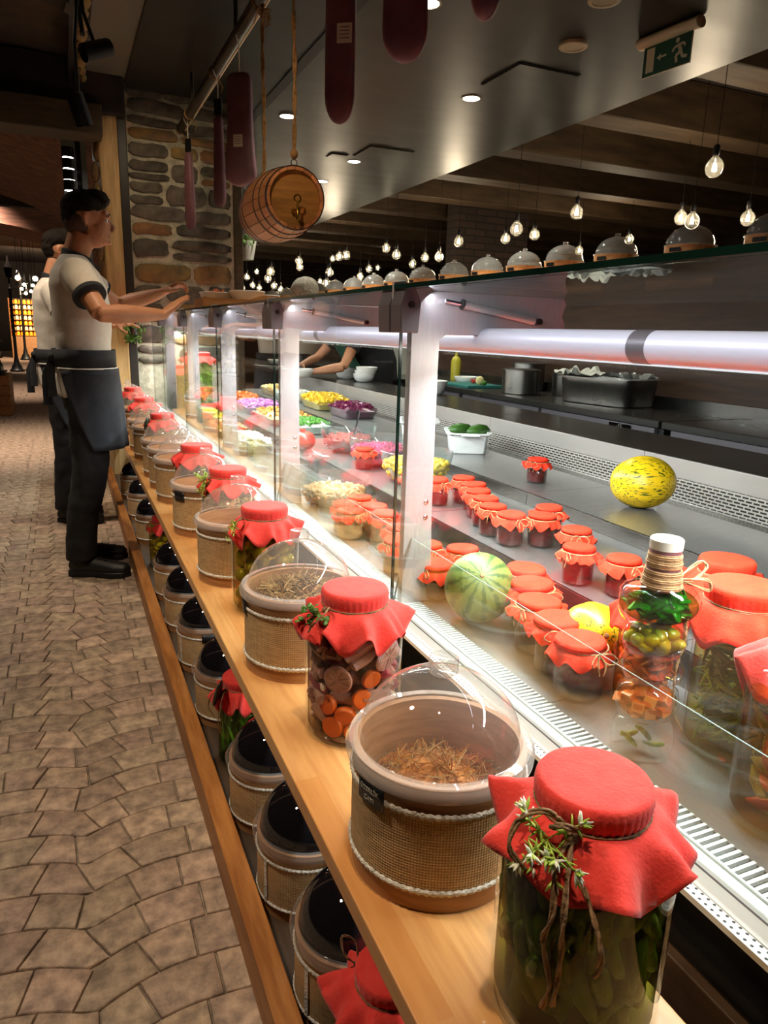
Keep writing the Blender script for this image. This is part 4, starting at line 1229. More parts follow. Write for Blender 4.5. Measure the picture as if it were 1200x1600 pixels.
# ================================================================ FOOD IN THE CASE
JAMC = {}
def jam_jar(label, x, y, z, seed, s=1., rz=None, full='cherry_jam', group=None, h=.086):
    q = random.Random(seed)
    t = thing('jam_jar', label, 'jar', (x, y, z), q.uniform(0, 6) if rz is None else rz, group)
    t.scale = (s, s, 1 + (s - 1) * .3)
    r = .036
    key = h
    if key not in JAMC:
        g = G(); m = 32
        hexr = lambda rad, zz: [(rad * (1 + .03 * math.cos(6 * 2 * PI * i / m)) * math.cos(2 * PI * i / m), rad * (1 + .03 * math.cos(6 * 2 * PI * i / m)) * math.sin(2 * PI * i / m), zz) for i in range(m)]
        g.rings([hexr(.003, 0), hexr(r * .9, .0), hexr(r, .004), hexr(r, .050 if h < .1 else h - .036), hexr(r * .86, h - .028), hexr(r * .86, h - .004)], cap=False)
        JAMC[key] = (g.mesh('glass_body', 'jar_glass'),
                     G().lathe([(.001, .005), (r * .92, .006), (r * .95, .010), (r * .95, h - .040), (.001, h - .038)], 24).mesh('jam', 'cherry_jam'),
                     [cloth_cap(.0345, h, .015 + .002 * k, 50 + k, drop=.017, nr=5, n=60, side=.012, folds=7 + k, corner=.30, rot=k).mesh('cloth_cap', 'orange_red_cloth', angle=180) for k in range(4)],
                     [bow_mesh(.0355, h - .012, k) for k in range(3)])
    b, j, caps, bows = JAMC[key]
    inst(b, 'glass_body', t, (0, 0, 0))
    o = inst(j, 'jam', t, (0, 0, 0))
    if full != 'cherry_jam':
        o.data = j.copy(); o.data.materials.clear(); o.data.materials.append(MAT[full])
    inst(q.choice(caps), 'cloth_cap', t, (0, 0, 0), (q.uniform(-.05, .05), q.uniform(-.05, .05), q.uniform(0, 6)))
    inst(q.choice(bows), 'twine_bow', t, (0, 0, 0), (0, 0, 0))
    return t
def bow_mesh(rl, z, k):
    g = G(); q = random.Random(90 + k)
    g.torus(rl + .001, .0013, 32, 5, (0, 0, z))
    b = Vector((rl + .003, 0, z))
    for sgn in (1, -1):
        strand(g, [b, b + Vector((.008, sgn * .012, .004)), b + Vector((.014, sgn * .022, -.006)), b + Vector((.009, sgn * .012, -.014)), b + Vector((.001, 0, -.002))], .0013, 4, 5)
        strand(g, [b, b + Vector((.008, sgn * .006, -.012)), b + Vector((.010, sgn * q.uniform(.002, .012), -.030))], .0013, 4, 5)
    return g.mesh('twine_bow', 'twine', angle=180)

# middle deck: a bent line of jam jars
MID = [(.972 + .07, 1.52, 'frontmost jam jar of the curved line on the middle deck'),
       (1.045, 1.615, 'second jam jar of the curved line on the middle deck'), (1.075, 1.705, 'third jam jar of the curved line on the middle deck'),
       (1.110, 1.795, 'fourth jam jar of the curved line on the middle deck'), (1.150, 1.885, 'fifth jam jar of the curved line on the middle deck'),
       (1.165, 1.985, 'rearmost jam jar of the curved line on the middle deck'), (1.070, 1.985, 'jam jar just right of the large frame post on the middle deck'),
       (1.115, 1.485, 'jam jar touching the front of the curved line on its right side'), (1.190, 1.555, 'jam jar right of the curved line, on the middle deck'),
       (1.110, 1.340, 'jam jar standing alone-capped just behind the pair near the cut melon shelf'), (1.020, 1.215, 'left jam jar of the front pair on the middle deck'),
       (1.060, 1.115, 'right jam jar of the front pair on the middle deck'), (1.100, 1.020, 'jam jar half hidden behind the neck of the pickle bottle'),
       (1.020, 2.075, 'jam jar seen left of the large frame post on the middle deck')]
MID[9] = (1.110, 1.340, 'jam jar set just behind the front pair on the middle deck')
for i, (x, y, lb) in enumerate(MID): jam_jar(lb.replace('jam jar', 'capped cherry jam jar'), x, y, ZM, i + 1, group='cherry jam jars on the middle deck', rz=front_cam(x, y) + .75 * math.sin(i * 2.3 + 1))
jam_jar('single cherry jam jar standing alone on the upper deck near the yellow melon', 1.485, 2.03, ZT, 40, rz=R(-150))
jam_jar('cherry jam jar between the bowls of yellow beans and of pale pickles', 1.07, 2.62, ZM, 41, rz=R(-60))
LOWJ = [(.880, 1.480, 'jar with orange-red cap and a twine bow, right of the post and behind the watermelon'), (.805, 1.545, 'jar with orange-red cap close behind the large frame post'),
        (.762, 1.395, 'jar with orange-red cap immediately left of the watermelon'), (.905, 1.255, 'rearmost jar of the row between watermelon and striped melon'),
        (.868, 1.165, 'second rearmost jar of the row right of the watermelon'), (.815, 1.075, 'middle jar of the row right of the watermelon'),
        (.800, .985, 'second jar from the front in the row right of the watermelon'), (.778, .895, 'frontmost jar of the row right of the watermelon, nearest the striped melon'),
        (.840, 2.080, 'rearmost small jar with orange-red cap in front of the bowl of pale pickles'), (.770, 2.020, 'small orange-capped jar at the left rear of the cluster before the pale pickles'),
        (.748, 1.930, 'leftmost small orange-capped jar of the cluster before the pale pickles'), (.840, 1.965, 'central small orange-capped jar of the cluster before the pale pickles'),
        (.835, 1.870, 'small orange-capped jar at the front right of the cluster before the pale pickles'), (.905, 1.82, 'small orange-capped jar touching the lower riser left of the large post'),
        (.755, 1.600, 'orange-capped jar seen through glass just left of the large post'), (.815, 1.715, 'orange-capped jar seen through glass, behind the one left of the large post')]
for i, (x, y, lb) in enumerate(LOWJ):
    jam_jar(lb, x, y, ZD, 60 + i, group='capped jars on the lower deck', rz=front_cam(x, y) + .8 * math.sin(i * 2.1), s=(1.1 if i not in (3, 4, 5, 6, 7) else 1.2), h=(.086 if i not in (3, 4, 5, 6, 7) else .100), full='cherry_jam' if i < 3 else ('herb_dark' if i < 8 else 'bean_brown'))

# melons
def melon(name, label, loc, r, rot, m, ridges=0, stem=True, lobes=10):
    t = thing(name, label, 'melon', loc)
    g = G().ell((0, 0, 0), r, 64, 36)
    if ridges:
        for k, p in enumerate(g.v):
            a = math.atan2(p[1], p[2]) if name != 'watermelon' else math.atan2(p[1], p[2])
            f = 1 + ridges * math.cos(lobes * a) + ridges * pnoise(Vector(p) * 30)
            g.v[k] = (p[0], p[1] * f, p[2] * f)
    o = g.build('rind', m, t, angle=180); o.rotation_euler = rot
    s = G().ell((r[0] * 1.0, 0, 0), (.004, .006, .006), 8, 6); s.ell((-r[0] * 1.0, 0, 0), (.003, .005, .005), 8, 6)
    o2 = s.build('stem_scar', 'twine', t); o2.rotation_euler = rot
    return t
melon('watermelon', 'small round striped watermelon on the lower deck behind the glass', (.785, 1.245, ZD + .075), (.076, .075, .075), (0, R(38), R(62)), 'watermelon_rind', .0015)
melon('striped_melon', 'yellow melon with green flecks lying on the upper deck', (1.575, 1.62, ZT + .078), (.096, .079, .079), (0, R(-4), R(-30)), 'melon_rind', .012, lobes=12)
melon('striped_melon', 'greenish yellow speckled melon seen end-on, on the lower deck left of the pickle bottle', (.862, .968, ZD + .064), (.074, .060, .064), (0, R(25), R(70)), 'melon_rind', .010, lobes=12)

# tall bottle blown in stacked chambers: clear foot, orange ball, dark waist, yellow ball, green block, wound neck
bt = thing('stacked_pickle_bottle', 'tall twine-necked bottle of stacked chambers with green peppers, yellow olives and orange cubes', 'bottle', (.752, .715, ZD), R(-24))
bt.scale = (1.2, 1.2, 1.0)
def sq_ring(w, d, z, p=4, n=40):
    out = []
    for i in range(n):
        a = 2 * PI * i / n; c, s = math.cos(a), math.sin(a)
        k = (abs(c) ** p + abs(s) ** p) ** (-1 / p)
        out.append((w * c * k, d * s * k, z))
    return out
def chamber(prof, name, m, root):
    g = G(); g.rings([sq_ring(w, d, z, p) for w, d, z, p in prof], cap=True)
    return g.build(name, m, root, angle=60)
chamber([(.030, .024, .0, 3), (.036, .028, .003, 3), (.037, .029, .030, 3), (.034, .026, .052, 2.5), (.024, .022, .060, 2)], 'glass_foot', 'jar_glass', bt)
chamber([(.020, .020, .058, 2), (.034, .030, .068, 2), (.039, .034, .085, 2), (.036, .031, .106, 2), (.022, .020, .118, 2)], 'glass_ball', 'jar_glass', bt)
chamber([(.020, .020, .116, 2), (.034, .028, .126, 3), (.036, .030, .146, 3), (.030, .026, .160, 3)], 'glass_waist', 'jar_glass', bt)
chamber([(.020, .018, .158, 2), (.034, .030, .166, 2), (.0385, .034, .184, 2), (.033, .029, .206, 2), (.020, .018, .214, 2)], 'glass_ball', 'jar_glass', bt)
chamber([(.026, .022, .208, 4), (.040, .032, .214, 4), (.043, .034, .225, 4), (.043, .034, .252, 4), (.038, .030, .263, 3.5), (.018, .018, .270, 2), (.016, .016, .300, 2)], 'glass_block', 'jar_glass', bt)
def fill_chamber(kind, m, n, rmin, c, rad, root, seed, s=1.):
    q = random.Random(seed); pts = []; me = pk(kind, m)
    for _ in range(4000):
        d = Vector((q.uniform(-1, 1), q.uniform(-1, 1), q.uniform(-1, 1)))
        if d.length > 1 or d.length < .45: continue
        p = Vector((d.x * rad[0], d.y * rad[1], d.z * rad[2]))
        if all((p - o).length > rmin for o in pts): pts.append(p)
        if len(pts) >= n: break
    for p in pts:
        inst(me, kind, root, Vector(c) + p, (q.uniform(0, 6), q.uniform(0, 6), q.uniform(0, 6)), (s, s, s))
for nm_, c_, r_, m_ in (('liquid', (0, 0, .088), (.036, .031, .027), 'brine_amber'), ('liquid', (0, 0, .140), (.033, .026, .019), 'brine_amber'), ('liquid', (0, 0, .187), (.036, .031, .023), 'brine_yellow'), ('liquid', (0, 0, .237), (.046, .036, .027), 'brine_deepgreen')):
    G().ell(c_, r_, 28, 18).build(nm_, m_, bt, angle=180)
fill_chamber('cube', 'orange_cube', 40, .013, (0, 0, .088), (.030, .025, .022), bt, 1, .85)
fill_chamber('pepper_bit', 'red_pepper', 36, .009, (0, 0, .140), (.024, .018, .013), bt, 2, .6)
fill_chamber('olive', 'olive_yellow', 34, .012, (0, 0, .187), (.0265, .022, .016), bt, 3, .78)
fill_chamber('pepper_bit', 'green_pepper', 80, .0085, (0, 0, .237), (.032, .023, .018), bt, 4, .72)
fill_chamber('gherkin', 'gherkin', 5, .016, (0, 0, .024), (.02, .014, .006), bt, 5, .4)
nk = G()
for k in range(18): nk.torus(.0225 + .0005 * math.sin(k * 1.7) - .00030 * k, .0017, 28, 6, (.0, 0, .266 + k * .0026 + (.004 if k > 9 else 0)), sq=1.)
nk.build('twine_winding', 'twine', bt, angle=180)
G().lathe([(.0215, .262), (.0180, .306), (.0185, .306), (.0180, .324), (.0165, .3255), (0, .3255)], 28).build('waxed_neck', 'bottle_neck' if 'bottle_neck' in MAT else 'meat', bt)
G().lathe([(.0150, .320), (.0186, .3205), (.0190, .3335), (.0175, .3355), (0, .3345)], 28).build('cork_cap', 'paper', bt)
bw = G(); b0 = Vector((.020, .004, .272))
strand(bw, [b0, b0 + Vector((.014, .01, .010)), b0 + Vector((.030, .012, .024)), b0 + Vector((.036, .008, .016)), b0 + Vector((.016, 0, -.002)), b0], .0021, 5, 6)
strand(bw, [b0, b0 + Vector((.022, 0, -.008)), b0 + Vector((.040, .0, -.014)), b0 + Vector((.034, 0, .002)), b0], .0021, 5, 6)
strand(bw, [b0, b0 + Vector((.014, 0, -.03)), b0 + Vector((.016, -.004, -.07)), b0 + Vector((.018, 0, -.105))], .0022, 5, 6)
strand(bw, [b0, b0 + Vector((.016, .002, -.04)), b0 + Vector((.014, -.01, -.09)), b0 + Vector((.004, -.02, -.13)), b0 + Vector((.008, -.02, -.19)), b0 + Vector((.022, -.02, -.225))], .0015, 5, 6)
bw.build('twine_bow', 'twine', bt, angle=180)

# tall jars on the lower deck at the right
big_jar('big fish-shaped jar of long pickled peppers, at the right edge behind the glass', (.835, .528, ZD),
        [('pepper_long', 'gherkin', 16, .030, .014, 'lie'), ('pepper_long', 'red_pepper', 22, .030, .014, 'lie'), ('pepper_long', 'salmon_veg', 8, .03, .014, 'lie')], seed=41, brin='brine_amber', r=.088, h=.262, neck=.042, zs=.205, skirt=.050, cap='red_cloth',
        sprig_ang=R(-150), capn=120, folds=7, drop=.05, sq=(1., .8))
big_jar('wide orange-capped jar of pale green beans behind the bottle with the twine bow', (.885, .685, ZD),
        [('greenbean', 'greenbean_pale', 90, .015, .008, 'lie')], seed=43, brin='brine_yellow', r=.060, h=.262, neck=.048, zs=.205, skirt=.036, cap='orange_red_cloth', capn=120, folds=5)
big_jar('square jar of orange pickled vegetables with a red cap, left of the stacked bottle', (.862, .838, ZD),
        [('turnip', 'salmon_veg', 60, .022, .010, 'lie')], seed=45, brin='brine_amber', r=.048, h=.205, neck=.034, zs=.155, skirt=.030, cap='orange_red_cloth', individual=True, capn=96, folds=6)
big_jar('red-capped jar seen between the bottle neck and the large orange-red cap', (1.085, .885, ZM),
        [('greenbean', 'greenbean_pale', 60, .015, .008, 'lie')], seed=47, brin='brine_yellow', r=.052, h=.150, neck=.042, zs=.110, skirt=.036, cap='orange_red_cloth', individual=False)

# ---- bowls
def bowl(name, label, loc, r, h, m, fillm=None, fill=.7, th=.003, cat='bowl', bits=None, group=None, n=48, foot=.45):
    t = thing(name, label, cat, loc, 0, group)
    g = G(); pr = []
    for k in range(11):
        a = k / 10 * PI / 2
        pr.append((r * (foot + (1 - foot) * math.sin(a)), h * (1 - math.cos(a)) ** .9 + .0))
    outer = [(.0005, 0)] + pr; inner = [(max(a - th, .0005), z + th * .8) for a, z in reversed(pr)] + [(.0005, th)]
    g.lathe(outer + [(r + .001, h), (r, h + .002)] + inner, n)
    g.build('bowl_wall', m, t, angle=60)
    if fillm:
        fz = h * fill
        rf = r * .96 * (foot + (1 - foot) * math.sin(math.acos(max(0, 1 - fill ** (1 / .9))))) - th
        f = G(); seg = 8
        low = [(max(a - th * 1.6, .0005), z + th * 1.2) for a, z in pr if z < fz]
        f.lathe([(.0005, th)] + low + [(rf, fz), (rf * .7, fz + .006), (.0005, fz + .009)], n)
        for k, p in enumerate(f.v):
            if p[2] > fz - .004: f.v[k] = (p[0], p[1], p[2] + .006 * pnoise(Vector(p) * 60))
        f.build('contents', fillm, t, angle=180, kind='stuff')
        if bits:
            kind, bm, cnt, s = bits
            q = random.Random(int(loc[1] * 100)); me = pk(kind, bm); b_ = G()
            for _ in range(cnt):
                a = q.uniform(0, 2 * PI); zz = q.uniform(.25, 1.0)
                if q.random() < .62: rr = rf * math.sqrt(q.random()) * .96; pz = fz + .006
                else:
                    pz = fz * zz; rr = r * (foot + (1 - foot) * math.sin(math.acos(max(-1, 1 - (pz / h) ** (1 / .9))))) - th * 2.2
                M = Matrix.Translation((rr * math.cos(a), rr * math.sin(a), pz)) @ Euler((q.uniform(0, 6), q.uniform(0, 6), q.uniform(0, 6))).to_matrix().to_4x4() @ Matrix.Scale(s * q.uniform(.8, 1.15), 4)
                b_.add([v.co for v in me.vertices], [tuple(p.vertices) for p in me.polygons], 0, M)
            b_.build('food_pieces', bm, t, kind='stuff')
    return t
bowl('glass_bowl', 'wide glass bowl of pale pickled roots, left of the large frame post', (.845, 2.335, ZD), .125, .105, 'bowl_glass', 'bean_brown', .52, bits=('bean', 'bean_brown', 190, 1.1))
bowl('glass_bowl', 'glass bowl of bright yellow beans behind the large frame post', (1.165, 2.335, ZM), .135, .115, 'bowl_glass', 'yellow_corn', .58, bits=('bean', 'yellow_corn', 220, 1.05))
bowl('glass_bowl', 'glass bowl of bright pink pickles behind the yellow beans', (1.170, 2.700, ZM), .125, .115, 'bowl_glass', 'pink_pickle', .6, bits=('bean', 'pink_pickle', 160, .9))
bw3 = bowl('glass_bowl', 'glass bowl of dark red relish with a steel spoon in it', (1.160, 3.03, ZM), .130, .125, 'bowl_glass', 'red_pickle', .5, bits=('bean', 'red_pickle', 160, .9))
sp = G(); sp.tube([(.03, .0, .075), (.045, .005, .13), (.05, .01, .185)], [(.004, .009), (.003, .005), (.0035, .008)], 8)
tag(sp.build('serving_spoon', 'chrome', loc=(1.160, 3.03, ZM)), 'steel spoon handle standing in the bowl of dark red relish', 'spoon')
gl_ = bowl('glass_lid_dish', 'small clear glass dish lying left of the pink pickles', (.945, 2.86, ZM), .075, .035, 'bowl_glass', n=32)
# white plastic boxes with cucumbers
def white_box(label, loc, w, d, h, rz):
    t = thing('plastic_box', label, 'box', loc, rz)
    g = G(); n = 36
    rr = [sq_ring(w * .86, d * .86, 0, 7, n), sq_ring(w * .9, d * .9, .004, 7, n), sq_ring(w, d, h, 7, n), sq_ring(w + .014, d + .014, h, 7, n), sq_ring(w + .014, d + .014, h + .005, 7, n), sq_ring(w - .004, d - .004, h + .005, 7, n), sq_ring(w * .87, d * .87, .006, 7, n)]
    g.rings(rr); g.build('box_shell', 'white_plastic', t)
    for s in (-1, 1): G().box((0, s * (d + .024), h - .001), (w * .9, .022, .006)).build('grip', 'white_plastic', t, bevel=.002)
    return t
white_box('white plastic box holding green cucumbers on the upper deck', (1.59, 2.70, ZT), .085, .105, .085, R(-24))
white_box('second white plastic box behind the one with cucumbers', (1.55, 3.10, ZT), .085, .115, .085, R(-24))
for i, (x, y, z, a) in enumerate(((1.575, 2.735, .085, .3), (1.625, 2.665, .088, .5), (1.60, 2.76, .075, .2))):
    g = G(); g.tube([(-.06, 0, 0), (-.052, 0, 0), (-.03, 0, .004), (0, 0, .006), (.035, 0, .004), (.055, 0, 0), (.062, 0, 0)], [.004, .014, .025, .028, .024, .012, .003], 16)
    o = g.build('cucumber', 'cucumber', loc=(x, y, ZT + z), angle=180); o.rotation_euler = (0, 0, R(-24) + a)
    tag(o, ['left fat green cucumber in the white box', 'right fat green cucumber in the white box, nearer the viewer', 'rear green cucumber in the white box'][i], 'cucumber', 'cucumbers in the white box')
pg = thing('pomegranate', 'red pomegranate on the steel deck behind the second frame post', 'pomegranate', (.985, 3.12, ZM + .043), 0)
g = G().ell((0, 0, 0), (.046, .046, .043), 24, 16); g.build('rind', 'pomegranate', pg, angle=180)
cr = G()
for k in range(6):
    a = k * PI / 3; cr.tube([(-.012 + .006 * math.cos(a), .006 * math.sin(a), .038), (-.016 + .013 * math.cos(a), .013 * math.sin(a), .056)], [.004, .001], 5)
cr.build('crown', 'pomegranate', pg)

# ---- rectangular glass trays of salads
def tray(label, loc, w, d, foodm, h=.055, heap=.03, bits=None, rz=0, seed=1, m2=None):
    t = thing('glass_tray', label, 'tray', loc, rz)
    g = G(); n = 32
    g.rings([sq_ring(w * .88, d * .9, 0, 6, n), sq_ring(w, d, h, 7, n), sq_ring(w + .006, d + .006, h + .002, 7, n), sq_ring(w - .003, d - .003, h + .001, 7, n), sq_ring(w * .87, d * .88, .004, 6, n)])
    g.build('tray_wall', 'bowl_glass', t)
    f = G(); q = random.Random(seed); nu, nv = 22, 26; vs = []
    for j in range(nv + 1):
        for i in range(nu + 1):
            u = i / nu * 2 - 1; v = j / nv * 2 - 1
            e = (1 - abs(u) ** 4) * (1 - abs(v) ** 4)
            x = u * w * .93; y = v * d * .94
            vs.append((x, y, h * .75 + heap * e * (.7 + .5 * pnoise(Vector((x * 50, y * 50, seed)))) + q.uniform(0, .006) * e))
    fs = [(j * (nu + 1) + i, j * (nu + 1) + i + 1, (j + 1) * (nu + 1) + i + 1, (j + 1) * (nu + 1) + i) for j in range(nv) for i in range(nu)]
    f.add(vs, fs)
    f.rings([sq_ring(w * .84, d * .85, .006, 6, n), sq_ring(w * .93, d * .93, h * .75, 7, n)])
    f.build('salad', foodm, t, angle=25, kind='stuff')
    if bits:
        kind, bm, cnt, s = bits; me = pk(kind, bm); b_ = G()
        for _ in range(cnt):
            x = q.uniform(-.9, .9) * w; y = q.uniform(-.9, .9) * d; e = (1 - abs(x / w) ** 4) * (1 - abs(y / d) ** 4)
            M = Matrix.Translation((x, y, h * .75 + heap * e * .9 + .004)) @ Euler((q.uniform(0, 6), q.uniform(0, 6), q.uniform(0, 6))).to_matrix().to_4x4() @ Matrix.Scale(s * q.uniform(.7, 1.3), 4)
            b_.add([v.co for v in me.vertices], [tuple(p.vertices) for p in me.polygons], 0, M)
        b_.build('food_pieces', bm, t, kind='stuff')
    return t
tray('glass tray of mixed mushrooms and white cubes behind the second post glass', (.835, 3.62, ZD), .095, .20, 'mushroom', bits=('bean', 'cheese_white', 120, 1.2), seed=2)
tray('glass tray of creamy white salad topped with chopped parsley', (1.165, 3.70, ZM), .115, .15, 'cheese_white', bits=('bean', 'parsley', 170, .9), seed=3)
tray('glass tray of pale cheese and golden salad in the middle row', (1.160, 4.15, ZM), .13, .24, 'cheese_yellow', bits=('bean', 'potato', 130, 1.1), seed=4)
tray('glass tray of purple onion rings in the middle row', (1.165, 4.72, ZM), .13, .20, 'onion_purple', bits=('bean', 'onion_purple', 160, 1.), seed=5)
tray('glass tray of dark purple beetroot on the upper deck', (1.56, 4.02, ZT), .11, .17, 'beet_purple', heap=.04, bits=('cube', 'beet_purple', 90, .9), seed=6)
tray('glass tray of bright yellow diced vegetables on the upper deck', (1.55, 4.50, ZT), .12, .22, 'yellow_corn', heap=.05, bits=('cube', 'yellow_corn', 150, 1.1), seed=7)
tray('glass tray of white shredded salad on the upper deck, far side', (1.50, 5.02, ZT), .12, .2, 'cheese_white', heap=.03, bits=('bean', 'cheese_white', 100, 1), seed=8)
tray('farthest glass tray of yellowish salad on the upper deck', (1.52, 5.50, ZT), .12, .2, 'potato', heap=.03, bits=('bean', 'cheese_yellow', 100, 1), seed=9)
tray('glass tray of orange pickles on the middle deck near the pier', (1.16, 5.25, ZM), .12, .2, 'salmon_veg', bits=('cube', 'orange_cube', 90, 1), seed=10)
tray('glass tray of reddish orange salad on the lower deck, far end', (.83, 4.15, ZD), .095, .18, 'red_pickle', bits=('bean', 'salmon_veg', 90, 1.1), seed=11)
tray('glass tray of pale green olives on the lower deck, farthest of all', (.83, 4.80, ZD), .095, .18, 'olive_yellow', bits=('olive', 'olive_yellow', 70, .8), seed=12)
big_jar('tall red-capped jar of bright green beans inside the far end of the case', (.865, 5.28, ZD),
        [('greenbean', 'greenbean', 90, .014, .008, 'any')], seed=51, brin='brine_green', individual=False, r=.098, h=.43, neck=.072, zs=.35, skirt=.05, lid_r=.085, n=40, capn=72)
big_jar('tall jar of dark preserve with a red cap inside the far end of the case', (.795, 5.72, ZD),
        [('olive', 'herb_dark', 60, .02, .01, 'any')], seed=52, brin='brine_dark', individual=False, r=.09, h=.32, neck=.07, zs=.26, skirt=.05, n=40, capn=72)
for i, (x, y, s) in enumerate(((.77, 4.53, 55), (.78, 5.08, 56), (.88, 5.08, 57))):
    jam_jar(['red-capped jar in front of the tall green bean jar, nearest the glass', 'red-capped jar just left of the tall green bean jar', 'red-capped jar just before the tall green bean jar, farther from the glass'][i], x, y - (.0 if i else .0), ZD, s)

# ================================================================ TRAY OF PLATES ON THE GLASS TOP
TZ = 1.297
tr = thing('wooden_tray', 'wooden serving tray with curved cut sides on the glass top by the waiter', 'tray', (.86, 3.80, TZ), R(-93))
pr_ = []
def side_board(y0, y1, n=16):
    pts = []
    for i in range(n + 1):
        t = i / n; y = y0 + (y1 - y0) * t
        h = .044 + .024 * max(0, math.sin((t - .50) * PI / .47)) * (t < .97) * (t > .5)
        pts.append((y, h))
    return pts
L_ = .44; W_ = .185
for sx in (-1, 1):
    g = G(); P = side_board(-L_ / 2, L_ / 2); vs = []
    for y, h in P: vs += [(sx * W_ - .007, y, .004), (sx * W_ + .007, y, .004), (sx * W_ + .007, y, h), (sx * W_ - .007, y, h)]
    fs = [(0, 1, 2, 3)] + [(i * 4 + a, i * 4 + b, i * 4 + 4 + b, i * 4 + 4 + a) for i in range(len(P) - 1) for a, b in ((1, 0), (2, 1), (3, 2), (0, 3))] + [tuple(reversed([(len(P) - 1) * 4 + k for k in range(4)]))]
    g.add(vs, fs); g.build('side_board', 'shelf_wood', tr, smooth=False)
for sy in (-1, 1): G().box((0, sy * (L_ / 2 - .007), .025), (2 * W_ - .014, .014, .042)).build('end_board', 'ledge_wood', tr, smooth=False)
G().box((0, 0, .003), (2 * W_ - .02, L_ - .02, .006)).build('tray_floor', 'shelf_wood', tr, smooth=False)
def plate(label, loc, r, h, group='white dishes on the wooden tray', rot=0.):
    t = thing('plate', label, 'plate', loc, 0, group)
    g = G().lathe([(.0005, 0), (r * .55, 0), (r * .62, .004), (r * .9, h * .7), (r, h), (r - .002, h + .002), (r * .86, h * .72), (r * .6, .007), (.0005, .006)], 48)
    g.build('dish', 'porcelain', t, angle=60)
    return t
pA = plate('white oval dish with orange scraps at the waiter end of the tray', (.735, 3.86, TZ + .008), .085, .070)
f = G(); q = random.Random(8)
for k in range(14): f.box((q.uniform(-.04, .04), q.uniform(-.04, .04), .060 + q.uniform(0, .022)), (.02, .014, .01), rot=(q.uniform(0, 3), q.uniform(0, 3), 0))
f.build('leftovers', 'salmon_veg', pA, kind='stuff')
plate('deep white dish in the middle of the wooden tray', (.875, 3.76, TZ + .008), .092, .080)
plate('white dish at the near end of the wooden tray', (1.00, 3.90, TZ + .008), .085, .070)
plate('white plate on the glass top in front of the kitchen worker', (1.17, 3.66, TZ), .098, .034, group='white plate on the glass top')

# ================================================================ KITCHEN SIDE
WC = .829
wc = thing('work_counter', 'dark steel kitchen work counter behind the serving ledge', 'counter', (2.9, 4.5, 0))
def kb(x0, x1, y0, y1, z0, z1, name, m, bev=0., root=wc):
    L0 = root.location
    return G().bx(x0 - L0.x, x1 - L0.x, y0 - L0.y, y1 - L0.y, z0 - L0.z, z1 - L0.z).build(name, m, root, smooth=False, bevel=bev)
kb(2.60, 3.24, 2.62, 10, WC - .035, WC, 'worktop', 'steel_dark', .003)
kb(2.60, 3.24, -.5, 2.60, WC - .035, WC, 'worktop', 'steel_dark', .003)
kb(2.64, 3.24, 2.62, 10, .1, WC - .035, 'cabinet_body', 'black_plastic')
kb(3.20, 3.24, -.5, 10, WC, WC + .06, 'upstand', 'steel_dark')
for y in (2.66, 3.62, 4.6, 5.6): kb(2.625, 2.64, y, y + .93, .30, WC - .085, 'drawer_front', 'steel_dark', .002)
for y in (2.66, 3.62, 4.6, 5.6): kb(2.618, 2.64, y, y + .93, WC - .075, WC - .040, 'control_strip', 'alu_clamp', .002)
kb(2.612, 2.618, 2.82, 2.98, WC - .070, WC - .046, 'thermostat', 'black_gloss')
for k, s in enumerate('-1°C'):
    pass
tm = text_mesh('- 1°C', .020)
tm.materials.clear(); tm.materials.append(MAT['label_text'])
o = bpy.data.objects.new('lettering', tm); COL.objects.link(o); o.parent = wc; o.location = (2.611 - 2.9, 2.90 - 4.5, WC - .058); o.rotation_euler = (PI / 2, 0, -PI / 2)
kb(2.66, 3.2, -.5, 2.56, .60, .62, 'lower_shelf', 'steel_dark')
kb(2.63, 2.66, -.5, 2.56, .615, .640, 'shelf_edge', 'yellow_bottle')
kb(2.625, 2.64, -.5, 2.56, .72, WC - .035, 'apron_rail', 'alu_clamp')
kb(3.22, 3.24, -.5, 2.6, .0, WC - .035, 'back_sheet', 'black_plastic')

def gn_pan(label, loc, w, d, h, rz):
    t = thing('steel_pan', label, 'pan', loc, rz)
    g = G(); n = 48
    rr = [sq_ring(w * .86, d * .90, 0, 5, n), sq_ring(w * .91, d * .94, .006, 5, n), sq_ring(w * .95, d * .965, h * .7, 5, n), sq_ring(w * .975, d * .98, h * .74, 5, n), sq_ring(w * .98, d * .985, h, 5, n), sq_ring(w + .012, d + .012, h + .001, 6, n), sq_ring(w + .012, d + .012, h + .006, 6, n), sq_ring(w * .95, d * .96, h + .006, 5, n), sq_ring(w * .86, d * .9, .008, 5, n)]
    g.rings(rr); g.build('pan_shell', 'pan_steel', t)
    return t
gp = gn_pan('large rectangular steel pan with paper and cling film on top, on the kitchen counter', (2.96, 3.42, WC), .17, .275, .15, R(8))
def sheet(name, m, parent, cx, cy, w, d, z, seed, amp, n=14):
    g = G(); vs = []
    for j in range(n + 1):
        for i in range(n + 1):
            x = cx + (i / n - .5) * w; y = cy + (j / n - .5) * d
            vs.append((x + .3 * amp * pnoise(Vector((x * 20, y * 20, seed))), y, z + amp * abs(pnoise(Vector((x * 14, y * 14, seed)))) * 1.8))
    g.add(vs, [(j * (n + 1) + i, j * (n + 1) + i + 1, (j + 1) * (n + 1) + i + 1, (j + 1) * (n + 1) + i) for j in range(n) for i in range(n)])
    o = g.build(name, m, parent, angle=25)
    return o
tag(sheet('crumpled_paper', 'paper', None, 2.92, 3.60, .25, .26, WC + .160, 3, .045), 'crumpled white paper lying on the big steel pan', 'paper')
tag(sheet('cling_film', 'plastic_wrap', None, 3.00, 3.24, .2, .18, WC + .160, 7, .05), 'crumpled clear film lying on the near end of the big steel pan', 'film')
